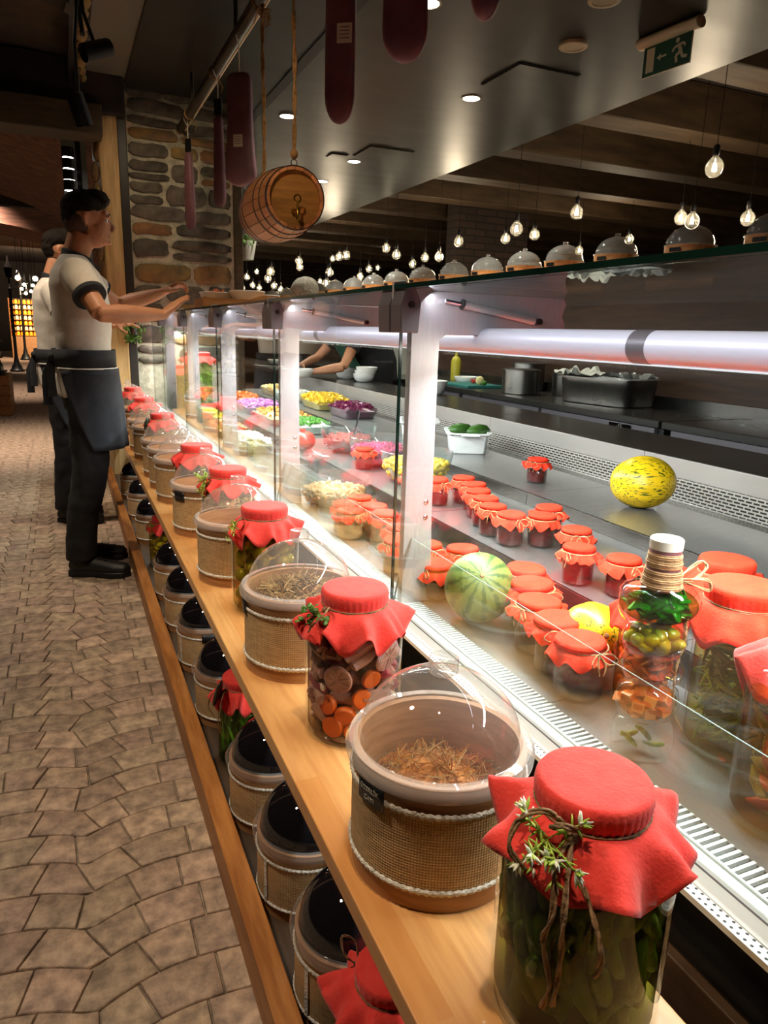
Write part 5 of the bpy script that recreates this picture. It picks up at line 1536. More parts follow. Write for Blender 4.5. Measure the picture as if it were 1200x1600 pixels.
def pot(label, loc, r, h):
    t = thing('steel_pot', label, 'pot', loc)
    G().lathe([(.001, 0), (r * .96, 0), (r, .006), (r, h - .004), (r + .006, h - .002), (r + .006, h + .002), (r - .003, h), (r - .003, .006), (.001, .005)], 48).build('pot_wall', 'pan_steel', t)
    G().lathe([(r - .001, h + .003), (r * .9, h + .006), (.001, h + .008)], 40).build('pot_cover', 'pan_steel', t)
    return t
pot('round steel pot left of the big rectangular pan, nearer the front edge', (2.82, 4.12, WC), .125, .16)
pot('round steel pot directly behind the big rectangular pan', (3.06, 3.92, WC), .105, .15)
pot('taller steel pot at the back against the partition', (3.08, 4.42, WC), .12, .19)
tag(G().box((2.82, 4.78, WC + .010), (.30, .42, .02)).build('cutting_board', 'teal_board', bevel=.004), 'green plastic cutting board on the kitchen counter', 'cutting board')
ap = thing('halved_apple', 'halved pale green apple lying on the green cutting board', 'apple', (2.80, 4.62, WC + .02))
G().ell((0, 0, .032), (.035, .02, .033), 14, 10).build('apple_flesh', 'cheese_yellow', ap); G().ell((.02, -.03, .018), (.022, .018, .018), 10, 8).build('apple_piece', 'leaf', ap)
bowl('white_bowl', 'white bowl behind the green cutting board', (2.92, 5.02, WC), .10, .055, 'porcelain', n=36)
bowl('red_fruit_piece', 'small red fruit by the cutting board', (2.86, 4.80, WC + .02), .028, .03, 'pomegranate', cat='fruit', n=14)
yb = thing('squeeze_bottle', 'yellow squeeze bottle at the back of the kitchen counter', 'bottle', (3.04, 5.42, WC))
G().lathe([(.001, 0), (.040, 0), (.042, .01), (.042, .16), (.03, .19), (.014, .20), (.012, .205), (.001, .206)], 24).build('bottle_body', 'yellow_bottle', yb); G().lathe([(.014, .2), (.012, .215), (.004, .25), (.001, .25)], 14).build('nozzle', 'yellow_bottle', yb)
wp_ = thing('pale_bin', 'pale upright container behind the kitchen counter near the worker', 'container', (2.95, 6.3, WC))
G().rings([sq_ring(.10, .09, 0, 5, 24), sq_ring(.12, .11, .26, 5, 24), sq_ring(.125, .115, .27, 5, 24), sq_ring(.11, .1, .27, 5, 24)]).build('container_shell', 'paper', wp_)
for i, (x, y, z, n) in enumerate(((2.10, 5.56, .828, 2), (2.12, 5.22, .828, 3), (2.14, 4.10, .828, 2), (2.06, 7.6, .828, 1))):
    for k in range(n):
        nm = [['lower', 'upper'], ['lowest', 'middle', 'topmost'], ['lower', 'upper'], ['']][i][k]
        where = ['white bowl of the short stack farther along the serving ledge', 'white bowl of the tallest stack on the serving ledge', 'white bowl of the stack seen right of the large frame post', 'single white bowl at the far end of the serving ledge'][i]
        b = bowl('white_bowl', (nm + ' ' + where).strip(), (x + .008 * k, y - .006 * k, z + .026 * k), .085 - .001 * k, .062, 'porcelain', n=36, group='white bowls on the serving ledge', foot=.5)

# partition wall with the long row of drums on its top
pw = struct(G().bx(3.26, 3.62, -1.5, 20, 0, 1.66).build('wall_partition', 'partition_wood', smooth=False), 'dark wooden partition behind the kitchen counter')
G().bx(3.24, 3.66, -1.5, 20, 1.66, 1.69).build('cap_board', 'ledge_wood', pw, smooth=False, bevel=.003)
for k in range(9): G().bx(3.235, 3.26, -.6 + .9 * k, -.1 + .9 * k, 1.50, 1.545).build('wood_block', 'ledge_wood', pw, smooth=False)
nd = None
ordn = ['nearest', 'second', 'third', 'fourth', 'fifth', 'sixth', 'seventh', 'eighth', 'ninth', 'tenth', 'eleventh', 'twelfth', 'thirteenth', 'fourteenth', 'fifteenth', 'sixteenth', 'seventeenth', 'eighteenth', 'nineteenth', 'twentieth', 'farthest']
YS = [2.83, 3.40, 4.04, 4.60, 5.12, 5.68, 6.28, 6.95, 7.6, 8.25, 8.9, 9.6, 10.3, 11.1, 12.0, 12.9, 13.9, 14.9, 16.0, 17.2, 18.5]
XD = 3.45; rs = 1.32
def small_drum(label, loc):
    t = thing('display_drum', label, 'drum', loc, 0, 'domed wooden drums along the top of the partition')
    r = .108; z0 = .055
    G().lathe([(.001, 0), (r - .003, 0), (r, .003), (r, z0), (r - .006, z0), (r - .006, .01)], 36).build('drum_body', 'shelf_wood', t)
    prof = [(r + .004, z0 - .005), (r + .004, z0 + .002), (r - .003, z0 + .003)] + [((r - .005) * math.cos(k / 9 * PI / 2) + .0004, z0 + .004 + .095 * math.sin(k / 9 * PI / 2)) for k in range(10)]
    d = G().lathe(prof, 36).build('dome_lid', 'dome_milky', t, angle=60)
    G().lathe([(.011, z0 + .098), (.013, z0 + .100), (.013, z0 + .113), (.010, z0 + .115), (.001, z0 + .115)], 14).build('knob', 'knob_plastic', d)
    return t
glass('dome_milky', (.92, .95, .93), 1., .03, 1.5, .18, (.8, .85, .8))  # milky body brightens the domes in place of bulb reflections
for i, y in enumerate(YS):
    lb = '%s small domed wooden drum in the row on top of the dark partition' % ordn[i]
    if nd is None: nd = small_drum(lb, (XD, y, 1.69)); nd.scale = (rs, rs, 1.2); o = nd
    else: o = dup(nd, (XD, y, 1.69), 0, lb)
    if i in (0, 1, 3, 11):
        g = G().box((-.1085, -.02, .030), (.002, .055, .020), rot=(0, 0, .15)); p_ = g.build('name_plate', 'label_black', o)
tag(G().box((3.40, 2.76, 1.89), (.002, .05, .05), rot=(0, -.7, .3)).build('paper_sticker', 'paper_tag'), 'small beige sticker on the nearest dome above the partition', 'sticker')

# ================================================================ CEILING FITTINGS
def downlight(label, x, y, z=2.9, r=.062):
    t = thing('downlight', label, 'ceiling light', (x, y, z), 0, 'recessed ceiling lights')
    G().lathe([(r + .012, 0), (r + .012, -.004), (r, -.006), (r - .004, .0)], 32).build('trim_ring', 'white_ring', t)
    G().lathe([(r - .002, -.003), (.001, -.003)], 32).build('lens', 'downlight_em', t, smooth=False)
    lamp('downlight_beam', 'SPOT', (x, y, z - .03), 55, (1, .96, .84), rot=(0, 0, 0), spot=125, blend=.8, radius=.05)
    return t
downlight('bright recessed ceiling light right of the hanging meats, nearest the ceiling hatch', 2.88, 5.12)
downlight('bright recessed ceiling light between the two barrel ropes', 1.81, 6.25)
downlight('bright recessed ceiling light above and right of the barrel', 2.86, 7.45)
downlight('recessed ceiling light half hidden by the tagged meat, left of the barrel rope', 1.83, 7.85)
downlight('small recessed ceiling light peeping out beside the barrel head', 2.9, 8.58)
downlight('recessed ceiling light at the top edge, right of the broad hanging meat', 1.89, 3.88)
def disc(label, x, y, r=.085):
    t = thing('ceiling_disc', label, 'ceiling disc', (x, y, 2.9))
    G().lathe([(r, 0), (r, -.016), (r * .96, -.020), (r * .72, -.021), (r * .68, -.018), (.001, -.018)], 40).build('disc_body', 'white_ring', t)
    return t
disc('round beige ceiling disc beside the ceiling hatch', 2.90, 3.96)
disc('round beige ceiling disc cut by the top edge of the picture', 2.66, 3.40)
disc('small pale ceiling disc behind the long narrow hanging meat', 1.80, 5.09, .06)
def hatch(label, x, y, s, rz=0.):
    t = thing('ceiling_hatch', label, 'ceiling hatch', (x, y, 2.9), rz)
    G().box((0, 0, -.006), (s, s, .012)).build('hatch_panel', 'black_ceiling', t, smooth=False, bevel=.002)
    for a in (-1, 1):
        G().box((a * (s / 2 + .006), 0, -.003), (.006, s + .02, .005)).build('hatch_frame', 'dark_edge', t, smooth=False); G().box((0, a * (s / 2 + .006), -.003), (s + .02, .006, .005)).build('hatch_frame', 'dark_edge', t, smooth=False)
    return t
hatch('square black ceiling hatch beside the round beige disc', 3.02, 4.58, .46)
hatch('square black ceiling hatch above the barrel light', 2.98, 6.98, .44)
hatch('small dark box on the ceiling over the barrel light', 2.62, 7.3, .16)
# emergency exit sign
ex = thing('exit_sign', 'green and white running-man exit sign hanging from the ceiling', 'exit sign', (3.22, 3.52, 2.9), R(96))
G().tube([(-.21, 0, -.03), (-.205, 0, -.03), (.205, 0, -.03), (.21, 0, -.03)], [(.02, .025), (.032, .04), (.032, .04), (.02, .025)], 14).build('sign_housing', 'sign_white', ex)
G().box((0, 0, -.135), (.33, .006, .165)).build('sign_panel', 'sign_white', ex, smooth=False)
def flat(polys, m, name, y):
    g = G()
    for P in polys: g.prism(P, -.0008, .0008)
    o = g.build(name, m, ex, smooth=False); o.location = (0, y, -.135); o.rotation_euler = (PI / 2, 0, 0); return o
flat([[(-.162, -.08), (.162, -.08), (.162, .08), (-.162, .08)]], 'sign_green', 'green_field', .0035)
G()
def circ(cx, cy, r, n=14): return [(cx + r * math.cos(2 * PI * i / n), cy + r * math.sin(2 * PI * i / n)) for i in range(n)]
def limb(a, b, w):
    d = Vector((b[0] - a[0], b[1] - a[1])); n = Vector((-d.y, d.x)).normalized() * w
    return [(a[0] - n.x, a[1] - n.y), (b[0] - n.x, b[1] - n.y), (b[0] + n.x, b[1] + n.y), (a[0] + n.x, a[1] + n.y)]
man = [circ(-.070, .052, .013), limb((-.078, .032), (-.098, -.008), .011), limb((-.078, .028), (-.050, .018), .006), limb((-.050, .018), (-.040, .002), .006), limb((-.084, .028), (-.112, .030), .006), limb((-.112, .030), (-.124, .012), .006),
       limb((-.098, -.008), (-.066, -.024), .008), limb((-.066, -.024), (-.076, -.058), .008), limb((-.098, -.008), (-.112, -.038), .008), limb((-.112, -.038), (-.142, -.042), .008)]
arrow = [limb((.0, .0), (.045, .0), .005), [(.066, 0), (.040, .018), (.040, -.018)]]
door_ = [[(.085, -.062), (.140, -.062), (.140, .062), (.085, .062)]]
for y in (.0052, -.0052):
    for nm_, ps_ in (('running_man', man), ('arrow', arrow), ('doorway', door_)): flat(ps_, 'sign_white', nm_, y)
flat([[(-.162, -.08), (.162, -.08), (.162, .08), (-.162, .08)]], 'sign_green', 'green_field', -.0035)

# ================================================================ RAIL WITH HANGING MEATS AND THE BARREL
PX, PZ = .94, 2.68
rail = thing('hanging_rail', 'long dark pipe rail under the ceiling carrying meats and the barrel', 'rail', (PX, 3.2, PZ))
G().tube([(0, -3.6, 0), (0, 3.22, 0)], .030, 20).build('pipe', 'pipe_metal', rail, angle=60)
G().tube([(.035, -3.6, -.01), (.035, 3.0, -.01)], .007, 8).build('light_line', 'sign_white', rail)
for y in (-2.2, -.6, 1.0, 2.4): G().tube([(0, y, 0), (0, y, .22)], .012, 10).build('hanger', 'pipe_metal', rail)
for y in (.52, 1.6, 2.55, 3.0): 
    g = G(); g.torus(.033, .005, 20, 6, M=Matrix.Rotation(PI / 2, 4, 'X')); g.tube([(.02, 0, -.03), (.05, .01, -.07), (.04, .02, -.10)], [.005, .004, .001], 6)
    g.build('rope_tie', 'rope', rail).location = (0, y, 0)
def meat(label, x, y, zt, zb, w, d, rz=0., tagy=None, seed=1, strap=True, ptag=False):
    """flat hanging cured-meat slab with rounded ends and its hook and strap"""
    t = thing('cured_meat', label, 'cured meat', (x, y, zt), rz, 'cured meats hanging from the rail')
    h = zt - zb; g = G(); n = 28; rr = []
    fs_ = [0, .006, .015, .03, .06, .12, .22, .34, .46, .58, .70, .80, .87, .91, .94, .965, .982, .993, 1.]
    for f in fs_:
        z = -h * f
        e = min(1, math.sqrt(max(0, 1 - max(0, (.06 - f) / .06) ** 2)), math.sqrt(max(0.0, 1 - max(0, (f - .87) / .13) ** 2.)))
        e = max(e, .10); bulge = .80 + .30 * f - .06 * math.cos(f * 5 + seed)
        rr.append([(px * 1. , py, z + .004 * pnoise(Vector((px * 30, py * 30, z * 10)))) for px, py, _ in sq_ring(d * e * (.95 + .1 * math.sin(f * 4 + seed)), w * e * bulge, 0, 3, n)])
    g.rings(rr); g.build('meat_slab', 'meat', t, angle=70)
    s = G(); s.tube([(0, 0, PZ - zt), (.004, .003, (PZ - zt) * .5), (0, 0, -.01)], .0035, 6)
    s.build('hanging_string', 'paper_tag', t)
    hk = G().tube([(0, 0, PZ - zt + .03), (-.03, 0, PZ - zt + .02), (-.034, 0, PZ - zt - .02), (-.01, 0, PZ - zt - .05), (0, 0, PZ - zt - .06)], .003, 6); hk.build('hook', 'steel', t)
    if strap: G().box((0, 0, .045), (.006, .06, .09)).build('black_label', 'black_plastic', t, smooth=False)
    if ptag:
        a = G().box((0, 0, 0), (.0015, .052, .060)); o = a.build('price_tag', 'paper_tag', t, smooth=False); o.location = (-d * 1.06, tagy, ptag)
        tl = text_mesh('▬▬▬', .008) if False else None
        b = G()
        for k in range(4): b.box((-.0012, 0, .018 - .011 * k), (.0006, .036, .0022))
        b.build('print_lines', 'meat', o, smooth=False)
    return t
meat('long narrow meat slab with a printed tag, right of the barrel ropes', PX, 2.60, 2.60, 1.905, .052, .022, R(55), seed=1, ptag=-.42, tagy=-.02, strap=False)
meat('broad dark meat slab hanging right of the narrow one, at the top edge', PX, 2.07, 2.60, 1.945, .064, .028, R(62), seed=2, strap=False)
meat('reddish tip of a meat slab at the top edge, rightmost of the hanging meats', PX, 1.63, 2.55, 1.905, .036, .030, R(60), seed=3, strap=False)
meat('wide purple-brown meat slab with a square paper tag, left of the barrel', PX, 4.14, 2.50, 1.945, .082, .030, R(52), seed=4, ptag=-.335, tagy=.0, strap=False)
meat('narrow meat slab seen edge-on left of the tagged slab', PX, 4.72, 2.43, 1.915, .040, .020, R(35), seed=5)
meat('leftmost meat slab, narrow with a black label, in front of the stone pier', PX, 5.85, 2.45, 1.91, .042, .022, R(35), seed=6)

# barrel
BY0, BY1, BXc, BZc = 3.13, 3.66, .94, 1.742
br = thing('hanging_barrel', 'small wooden barrel with brass tap hanging from two ropes', 'barrel', (BXc, BY0, BZc))
NS = 20; Lb = BY1 - BY0
def brad(f): return .124 + .024 * math.sin(PI * f)
for k in range(NS):
    a0 = 2 * PI * k / NS + .008; a1 = 2 * PI * (k + 1) / NS - .008
    g = G(); rr = []
    for j in range(9):
        f = j / 8; ro = brad(f); ri = ro - .012
        ring = []
        for a in (a0, (a0 + a1) / 2, a1): ring.append((ro * math.cos(a), f * Lb, ro * math.sin(a)))
        for a in (a1, a0): ring.append((ri * math.cos(a), f * Lb, ri * math.sin(a)))
        rr.append(ring)
    g.rings(rr); g.build('stave', 'barrel_a', br, angle=60)
for f, w in ((.015, .022), (.16, .010), (.30, .010), (.70, .010), (.84, .010), (.985, .022)):
    g = G(); m = 48
    prof = [(brad(f) + .0005, -w / 2), (brad(f) + .0030, -w / 2), (brad(f) + .0030, w / 2), (brad(f) + .0005, w / 2)]
    g.lathe(prof, m, M=Matrix.Rotation(-PI / 2, 4, 'X')); o = g.build('hoop', 'hoop', br); o.location = (0, f * Lb, 0)
for f, nm in ((.045, 'barrel_head'), (.955, 'barrel_head')):
    o = G().lathe([(.001, -.004), (.113, -.004), (.113, .004), (.001, .004)], 40, M=Matrix.Rotation(-PI / 2, 4, 'X')).build(nm, 'barrel_head', br); o.location = (0, f * Lb, 0)
g = G(); g.tube([(.0, .02, -.055), (0, -.035, -.055)], .008, 10); g.tube([(0, -.03, -.05), (0, -.036, -.062), (0, -.036, -.09)], [.009, .010, .007], 10); g.tube([(0, -.030, -.05), (0, -.030, -.02)], .005, 8); g.torus(.014, .004, 16, 6, M=Matrix.Translation((0, -.03, -.006)) @ Matrix.Rotation(PI / 2, 4, 'X'))
g.lathe([(.014, 0), (.014, .004), (.001, .004)], 16, M=Matrix.Translation((0, .018, -.055)) @ Matrix.Rotation(PI / 2, 4, 'X'))
g.build('brass_tap', 'brass', br)
for y, ln in ((.02, 1), (Lb * .97, 0)):
    g = G().torus(.013, .0022, 20, 6, M=Matrix.Translation((0, y, brad(y / Lb) + .014)) @ Matrix.Rotation(PI / 2, 4, 'X')); g.build('eye_ring', 'chrome', br)
def rope(label, y, z0, z1):
    t = thing('hanging_rope', label, 'rope', (PX, y, z1))
    g = G()
    strand(g, [(0, 0, 0), (.003, 0, (z0 - z1) * .4), (-.002, 0, (z0 - z1) * .7), (0, 0, z0 - z1)], .0085, 6, 22)
    g.build('rope_strand', 'rope', t, angle=180)
    G().ell((0, 0, .012), (.017, .016, .020), 12, 8).build('knot', 'rope', t)
    g = G(); q = random.Random(4)
    for k in range(10): strand(g, [(0, 0, z0 - z1 - .02), (q.uniform(-.04, .04), q.uniform(-.04, .04), z0 - z1 - .03), (q.uniform(-.05, .05), q.uniform(-.05, .05), z0 - z1 - .07)], .003, 4, 3, False)
    g.build('frayed_end', 'rope', t)
    return t
rope('near rope of the barrel, tied above its tapped head', BY0 + .02, 2.66, BZc + .162)
rope('far rope of the barrel, fraying where it meets the rail hook', BY1 - .01, 2.64, BZc + .162)

# ================================================================ HANGING BULBS
def bulb(label, loc, s=1., soft=False, lit=True, top=3.3):
    t = thing('pendant_bulb', label, 'light bulb', loc, 0, 'round filament bulbs hanging over the hall')
    G().lathe([(.001, -.048), (.020, -.043), (.038, -.028), (.047, -.004), (.046, .014), (.036, .034), (.022, .048), (.014, .058), (.013, .066)], 22).build('bulb_globe', 'bulb_glass', t)
    f = G()
    for k in range(6):
        a = k * PI / 3; f.tube([(.005 * math.cos(a), .005 * math.sin(a), .026), (.010 * math.cos(a + .4), .010 * math.sin(a + .4), -.014)], .0016, 4)
    f.ell((0, 0, .004), (.010, .010, .017), 10, 8)
    f.build('filament', 'bulb_light', t)
    G().lathe([(.014, .062), (.017, .066), (.017, .105), (.010, .115), (.001, .116)], 16).build('socket', 'black_plastic', t)
    G().tube([(0, 0, .11), (0, 0, (top - loc[2]) / s)], .0025 / s, 5).build('cord', 'black_plastic', t)
    t.scale = (s, s, s)
    return t

BULBS = [(4.06, 17.88, 2.15), (3.33, 14.33, 2.17), (3.8, 15.82, 2.11), (4.39, 17.84, 2.54), (3.93, 15.76, 2.06), (3.08, 11.79, 1.99), (2.89, 10.89, 2.03), (3.8, 14.08, 2.02), (4.34, 15.56, 2.04), (3.56, 11.66, 2.28), (3.89, 12.69, 2.28), (5.77, 17.17, 2.36), (3.94, 11.4, 1.95), (4.0, 11.43, 2.12), (5.41, 15.26, 2.71), (4.16, 11.41, 2.37), (3.93, 10.5, 2.3), (4.85, 12.23, 2.15), (5.0, 12.19, 2.28), (7.07, 16.69, 2.72), (4.49, 10.3, 2.42), (4.29, 9.48, 2.25), (5.23, 10.92, 2.29), (5.0, 10.02, 2.3), (4.82, 9.23, 2.24), (4.75, 8.57, 2.37), (5.3, 8.33, 2.42), (4.08, 6.23, 2.21), (5.29, 7.68, 2.4), (4.62, 6.03, 2.38), (7.11, 9.14, 2.47), (7.24, 8.24, 2.55), (5.54, 5.62, 2.36), (5.12, 5.06, 2.23), (4.19, 4.0, 2.37), (5.58, 4.88, 2.27)]
NTH = ['leftmost', 'second', 'third', 'fourth', 'fifth', 'sixth', 'seventh', 'eighth', 'ninth', 'tenth', 'eleventh', 'twelfth', 'thirteenth', 'fourteenth', 'fifteenth', 'sixteenth', 'seventeenth', 'eighteenth', 'nineteenth', 'twentieth',
       'twenty-first', 'twenty-second', 'twenty-third', 'twenty-fourth', 'twenty-fifth', 'twenty-sixth']
SPECIAL = {26: 'glowing bulb low over the domes, left of the pair above the sixth dome', 27: 'bright bulb hanging close before the fifth dome, left of the dim one', 28: 'dim clear bulb right of the bright one over the fifth dome',
           29: 'amber bulb hanging alone above the third dome from the near end', 30: 'bulb half hidden behind the third dome', 31: 'bulb touching the top of the second dome', 32: 'left bulb of the close pair above the nearest dome',
           33: 'right bulb of the close pair, touching the nearest dome', 34: 'largest clear bulb hanging alone at upper right, on a long black cord', 35: 'amber bulb at the right edge of the picture'}
proto_b = None
for i, p in enumerate(BULBS):
    lb = SPECIAL.get(i) or ('glowing round bulb, %s from the left in the row of hanging bulbs' % NTH[i])
    if i == 28:
        pass
    t = None
    if proto_b is None:
        proto_b = bulb(lb, p, 1.3); t = proto_b
    else:
        t = dup(proto_b, p, 0, lb)
    top = 2.9 if p[0] < 3.94 and p[1] < 14 else 3.46
    for c in t.children:
        if c.name.startswith('cord'):
            c.scale = (1, 1, ((top - p[2]) / 1.3) / ((3.3 - BULBS[0][2]) / 1.3) )
for p in ((5.0, 9.2, 2.25), (5.3, 5.3, 2.2), (7.2, 8.6, 2.45), (4.3, 12.2, 2.2), (5.0, 3.9, 2.2), (4.6, 15.5, 2.3)):
    lamp('bulb_glow', 'POINT', p, 15, (1, .80, .55), radius=.15)

# ================================================================ AISLE: spots, lanterns, far shop
def track_spot(label, loc, rot, r=.036, l=.15, lens='black_gloss'):
    t = thing('track_spotlight', label, 'spotlight', loc, 0)
    o = G().lathe([(.001, l / 2), (r * .9, l / 2), (r, l / 2 - .01), (r, -l / 2), (r - .004, -l / 2), (r - .005, -l / 2 + .015), (.001, -l / 2 + .015)], 28).build('spot_body', 'black_plastic', t); o.rotation_euler = rot
    v = Vector((.19 - loc[0], 0, 2.84 - loc[2])); G().tube([(0, 0, 0), v * .5 + Vector((-.02, .03, 0)), v], .009, 8).build('spot_yoke', 'black_plastic', t)
    e = G().lathe([(r - .006, -l / 2 + .012), (.001, -l / 2 + .012)], 20).build('spot_lens', lens, o, smooth=False)
    return t
rt = thing('spotlight_track', 'black lighting track under the rock ceiling with plates', 'track', (.17, 3.9, 2.86))
G().box((0, 0, 0), (.035, 4.6, .05)).build('track_bar', 'black_plastic', rt, smooth=False)
for y, dx in ((-.1, .03), (.35, .05), (.62, -.02)): G().box((dx, y, -.09), (.05, .004, .05), rot=(.3, .2, .5)).build('reflector_plate', 'grey_panel', rt, smooth=False)
for y in (-.0, .5): G().tube([(0.01, y, 0), (0.03, y, -.24)], .011, 8).build('track_arm', 'black_plastic', rt)
track_spot('large black track spotlight at upper left, aimed to the right', (.250, 4.2, 2.505), (0, R(66), R(20)), .042, .15)
track_spot('black track spotlight just below the large one, pointing down', (.155, 4.25, 2.24), (R(10), R(-18), 0), .042, .15)
lt = thing('lamp_column', 'black column of stacked downlights above the waiter, lit from below', 'spotlight column', (.19, 7.0, 2.43))
G().box((.03, 0, .02), (.04, .04, .52)).build('column_bar', 'black_plastic', lt, smooth=False)
for k, z in enumerate((.135, .045, -.045, -.13)):
    o = G().lathe([(.001, .05), (.048, .05), (.048, -.028), (.044, -.028), (.001, -.02)], 24).build('lamp_cup', 'black_plastic', lt); o.location = (-.05, -.02 * k, z)
    l = G().lathe([(.042, -.0285), (.001, -.0285)], 20).build('lamp_lens', 'track_em', o, smooth=False)
def lantern(label, loc, s=1.):
    t = thing('street_lamp', label, 'street lamp', loc)
    G().lathe([(.001, 0), (.17, 0), (.17, .04), (.13, .07), (.11, .14), (.07, .20), (.055, .30), (.045, .34), (.038, .40), (.034, 1.95), (.045, 1.98), (.03, 2.02), (.028, 2.2), (.001, 2.2)], 16).build('post', 'black_plastic', t)
    G().lathe([(.001, 2.2), (.06, 2.22), (.10, 2.45), (.105, 2.46), (.03, 2.60), (.012, 2.72), (.001, 2.74)], 8).build('lantern_head', 'black_gloss', t)
    g = G().tube([(0, 0, 2.05), (.12, 0, 2.0), (.2, 0, 2.08), (.2, 0, 2.16)], .014, 6); g.build('side_arm', 'black_plastic', t)
    G().lathe([(.001, 2.16), (.05, 2.17), (.075, 2.34), (.001, 2.45)], 8, c=(.2, 0, 0)).build('side_lantern', 'jar_glass', t)
    t.scale = (s, s, s)
    return t
lantern('black street lamp post in the aisle, nearer of the two, with a flared base', (-1.10, 20.2, 0))
lantern('farther black street lamp post in front of the shelves of orange jars', (-1.16, 26.5, 0), 1.03)
js = thing('jar_cabinet', 'lit shelf cabinet full of orange and white jars at the far end of the aisle', 'cabinet', (-1.0, 28.2, 0))
G().bx(-.60, .60, -.2, .2, 0, .72).build('cabinet_base', 'bent_wood', js, smooth=False)
for k in range(7): G().bx(-.60, .60, -.2, .2, .74 + .175 * k, .755 + .175 * k).build('shelf', 'ledge_wood', js, smooth=False)
G().bx(-.60, .60, .2, .23, .7, 1.98).build('cabinet_back', 'dark_wall', js, smooth=False)
for s in (-1, 1): G().bx(s * .61 - .01, s * .61 + .01, -.2, .2, 0, 1.98).build('cabinet_side', 'ledge_wood', js, smooth=False)
oj = None
jn = 0
for k in range(7):
    for i in range(9):
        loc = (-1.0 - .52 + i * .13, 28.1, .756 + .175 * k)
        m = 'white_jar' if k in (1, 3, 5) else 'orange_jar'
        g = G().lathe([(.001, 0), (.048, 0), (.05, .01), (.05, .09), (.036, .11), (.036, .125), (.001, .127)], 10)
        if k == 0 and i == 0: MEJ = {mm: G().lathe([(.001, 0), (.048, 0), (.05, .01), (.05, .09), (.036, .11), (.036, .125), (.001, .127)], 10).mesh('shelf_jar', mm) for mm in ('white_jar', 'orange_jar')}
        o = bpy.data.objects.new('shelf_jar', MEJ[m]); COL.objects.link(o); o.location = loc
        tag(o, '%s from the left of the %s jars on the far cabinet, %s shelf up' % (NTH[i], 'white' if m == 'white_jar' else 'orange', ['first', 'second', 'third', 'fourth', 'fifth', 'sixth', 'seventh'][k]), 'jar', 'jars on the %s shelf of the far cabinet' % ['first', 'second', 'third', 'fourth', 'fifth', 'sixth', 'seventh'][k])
lamp('far_shop_light', 'AREA', (-.6, 26.0, 2.6), 120, (1, .75, .5), target=(-1, 28.4, 1.2), size=1.0)
q = random.Random(21)
for k, (x, z) in enumerate(((-1.08, 2.08), (-.62, 2.08), (-.93, 1.90), (-.70, 1.89), (-.76, 1.72), (-.9, 1.66), (-1.0, 1.78))):
    o = G().ell((0, 0, 0), .045 if k > 1 else .07, 10, 8).build('far_lamp', 'bulb_soft', loc=(x, 24.0, z + .35)); tag(o, ['left large glowing lamp far down the aisle', 'right large glowing lamp far down the aisle', 'small bluish lamp below the two large far lamps', 'small lamp right of the bluish one, far aisle', 'tiny lamp above the orange jars, right', 'tiny lamp directly over the orange jars', 'tiny lamp at left above the orange jars'][k], 'lamp', 'lamps far down the aisle')
    G().tube([(0, 0, .04), (0, 0, 3.5 - z - .35)], .006, 4).build('cord', 'black_plastic', o)
bench = thing('wooden_crate', 'tall wooden block stand at the left edge of the picture', 'crate', (-.90, 10.9, 0))
for k in range(4):
    for j in range(2): G().bx(-.22 + .22 * j + .003, .22 * j - .003, -.35, .35, .13 * k + .002, .13 * (k + 1) - .001).build('block', 'ledge_wood', bench, smooth=False, bevel=.004)
rk = thing('bottle_rack', 'dark tiered rack of bottles standing on the wooden block stand', 'rack', (-.84, 10.9, .52))
for k in range(4): G().bx(-.25, .11 - .05 * k * .3, -.25, .25, .02 + .2 * k, .04 + .2 * k).build('rack_shelf', 'black_trim', rk, smooth=False)
for x in (-.24, .05): G().bx(x, x + .02, -.25, -.23, 0, .85).build('rack_leg', 'black_trim', rk, smooth=False)
for k in range(4):
    for i in range(3):
        b_ = thing('oil_bottle', 'bottle with pale label on tier %s of the rack at the left edge, %s' % (['one', 'two', 'three', 'four'][k], ['outermost', 'middle', 'inner'][i]), 'bottle', (-.78 - .10 * i - .02 * k, 10.72, .56 + .2 * k), 0, 'bottles on the rack at the left edge')
        G().lathe([(.001, 0), (.035, 0), (.036, .09), (.014, .125), (.013, .15), (.001, .151)], 12).build('bottle_glass', ['leaf_dark', 'olive_yellow'][(k + i) % 2], b_)
        G().lathe([(.0365, .02), (.0365, .07)], 12).build('label', 'paper', b_)
# trailing greens
def plant(label, loc, n, seed, spread=.09, m=('leaf', 'leaf', 'leaf')):
    q = random.Random(seed); g = G()
    for k in range(n):
        d = Vector((q.uniform(-1, 1), q.uniform(-.5, .5), q.uniform(-1.4, .7))); e = d.normalized() * q.uniform(.3, 1) * spread
        g.ell(e, (.022, .010, .0015), 6, 4, rot=(q.uniform(0, 6), q.uniform(0, 6), q.uniform(0, 6)), mi=0)
        g.tube([(0, 0, 0), e * .5 + Vector((0, 0, .01)), e], .0015, 3, mi=0)
    t = thing('trailing_plant', label, 'plant', loc)
    G().lathe([(.001, -.02), (.03, -.02), (.035, .03), (.001, .03)], 12).build('hanging_pot', 'black_trim', t)
    g.build('leaves', m[0], t, angle=180, kind='stuff')
    return t
plant('small green plant on the black corner post, under the waiter arms', (.50, 6.02, 1.15), 60, 3)
plant('green plant tucked behind the stone pier, left of the barrel', (1.50, 6.62, 2.02), 60, 5, .14)
o = G().lathe([(.001, 0), (.06, 0), (.09, .16), (.001, .16)], 14).build('paper_cone', 'paper', loc=(1.56, 6.7, 1.80)); tag(o, 'pale paper pot below the plant behind the stone pier', 'pot')

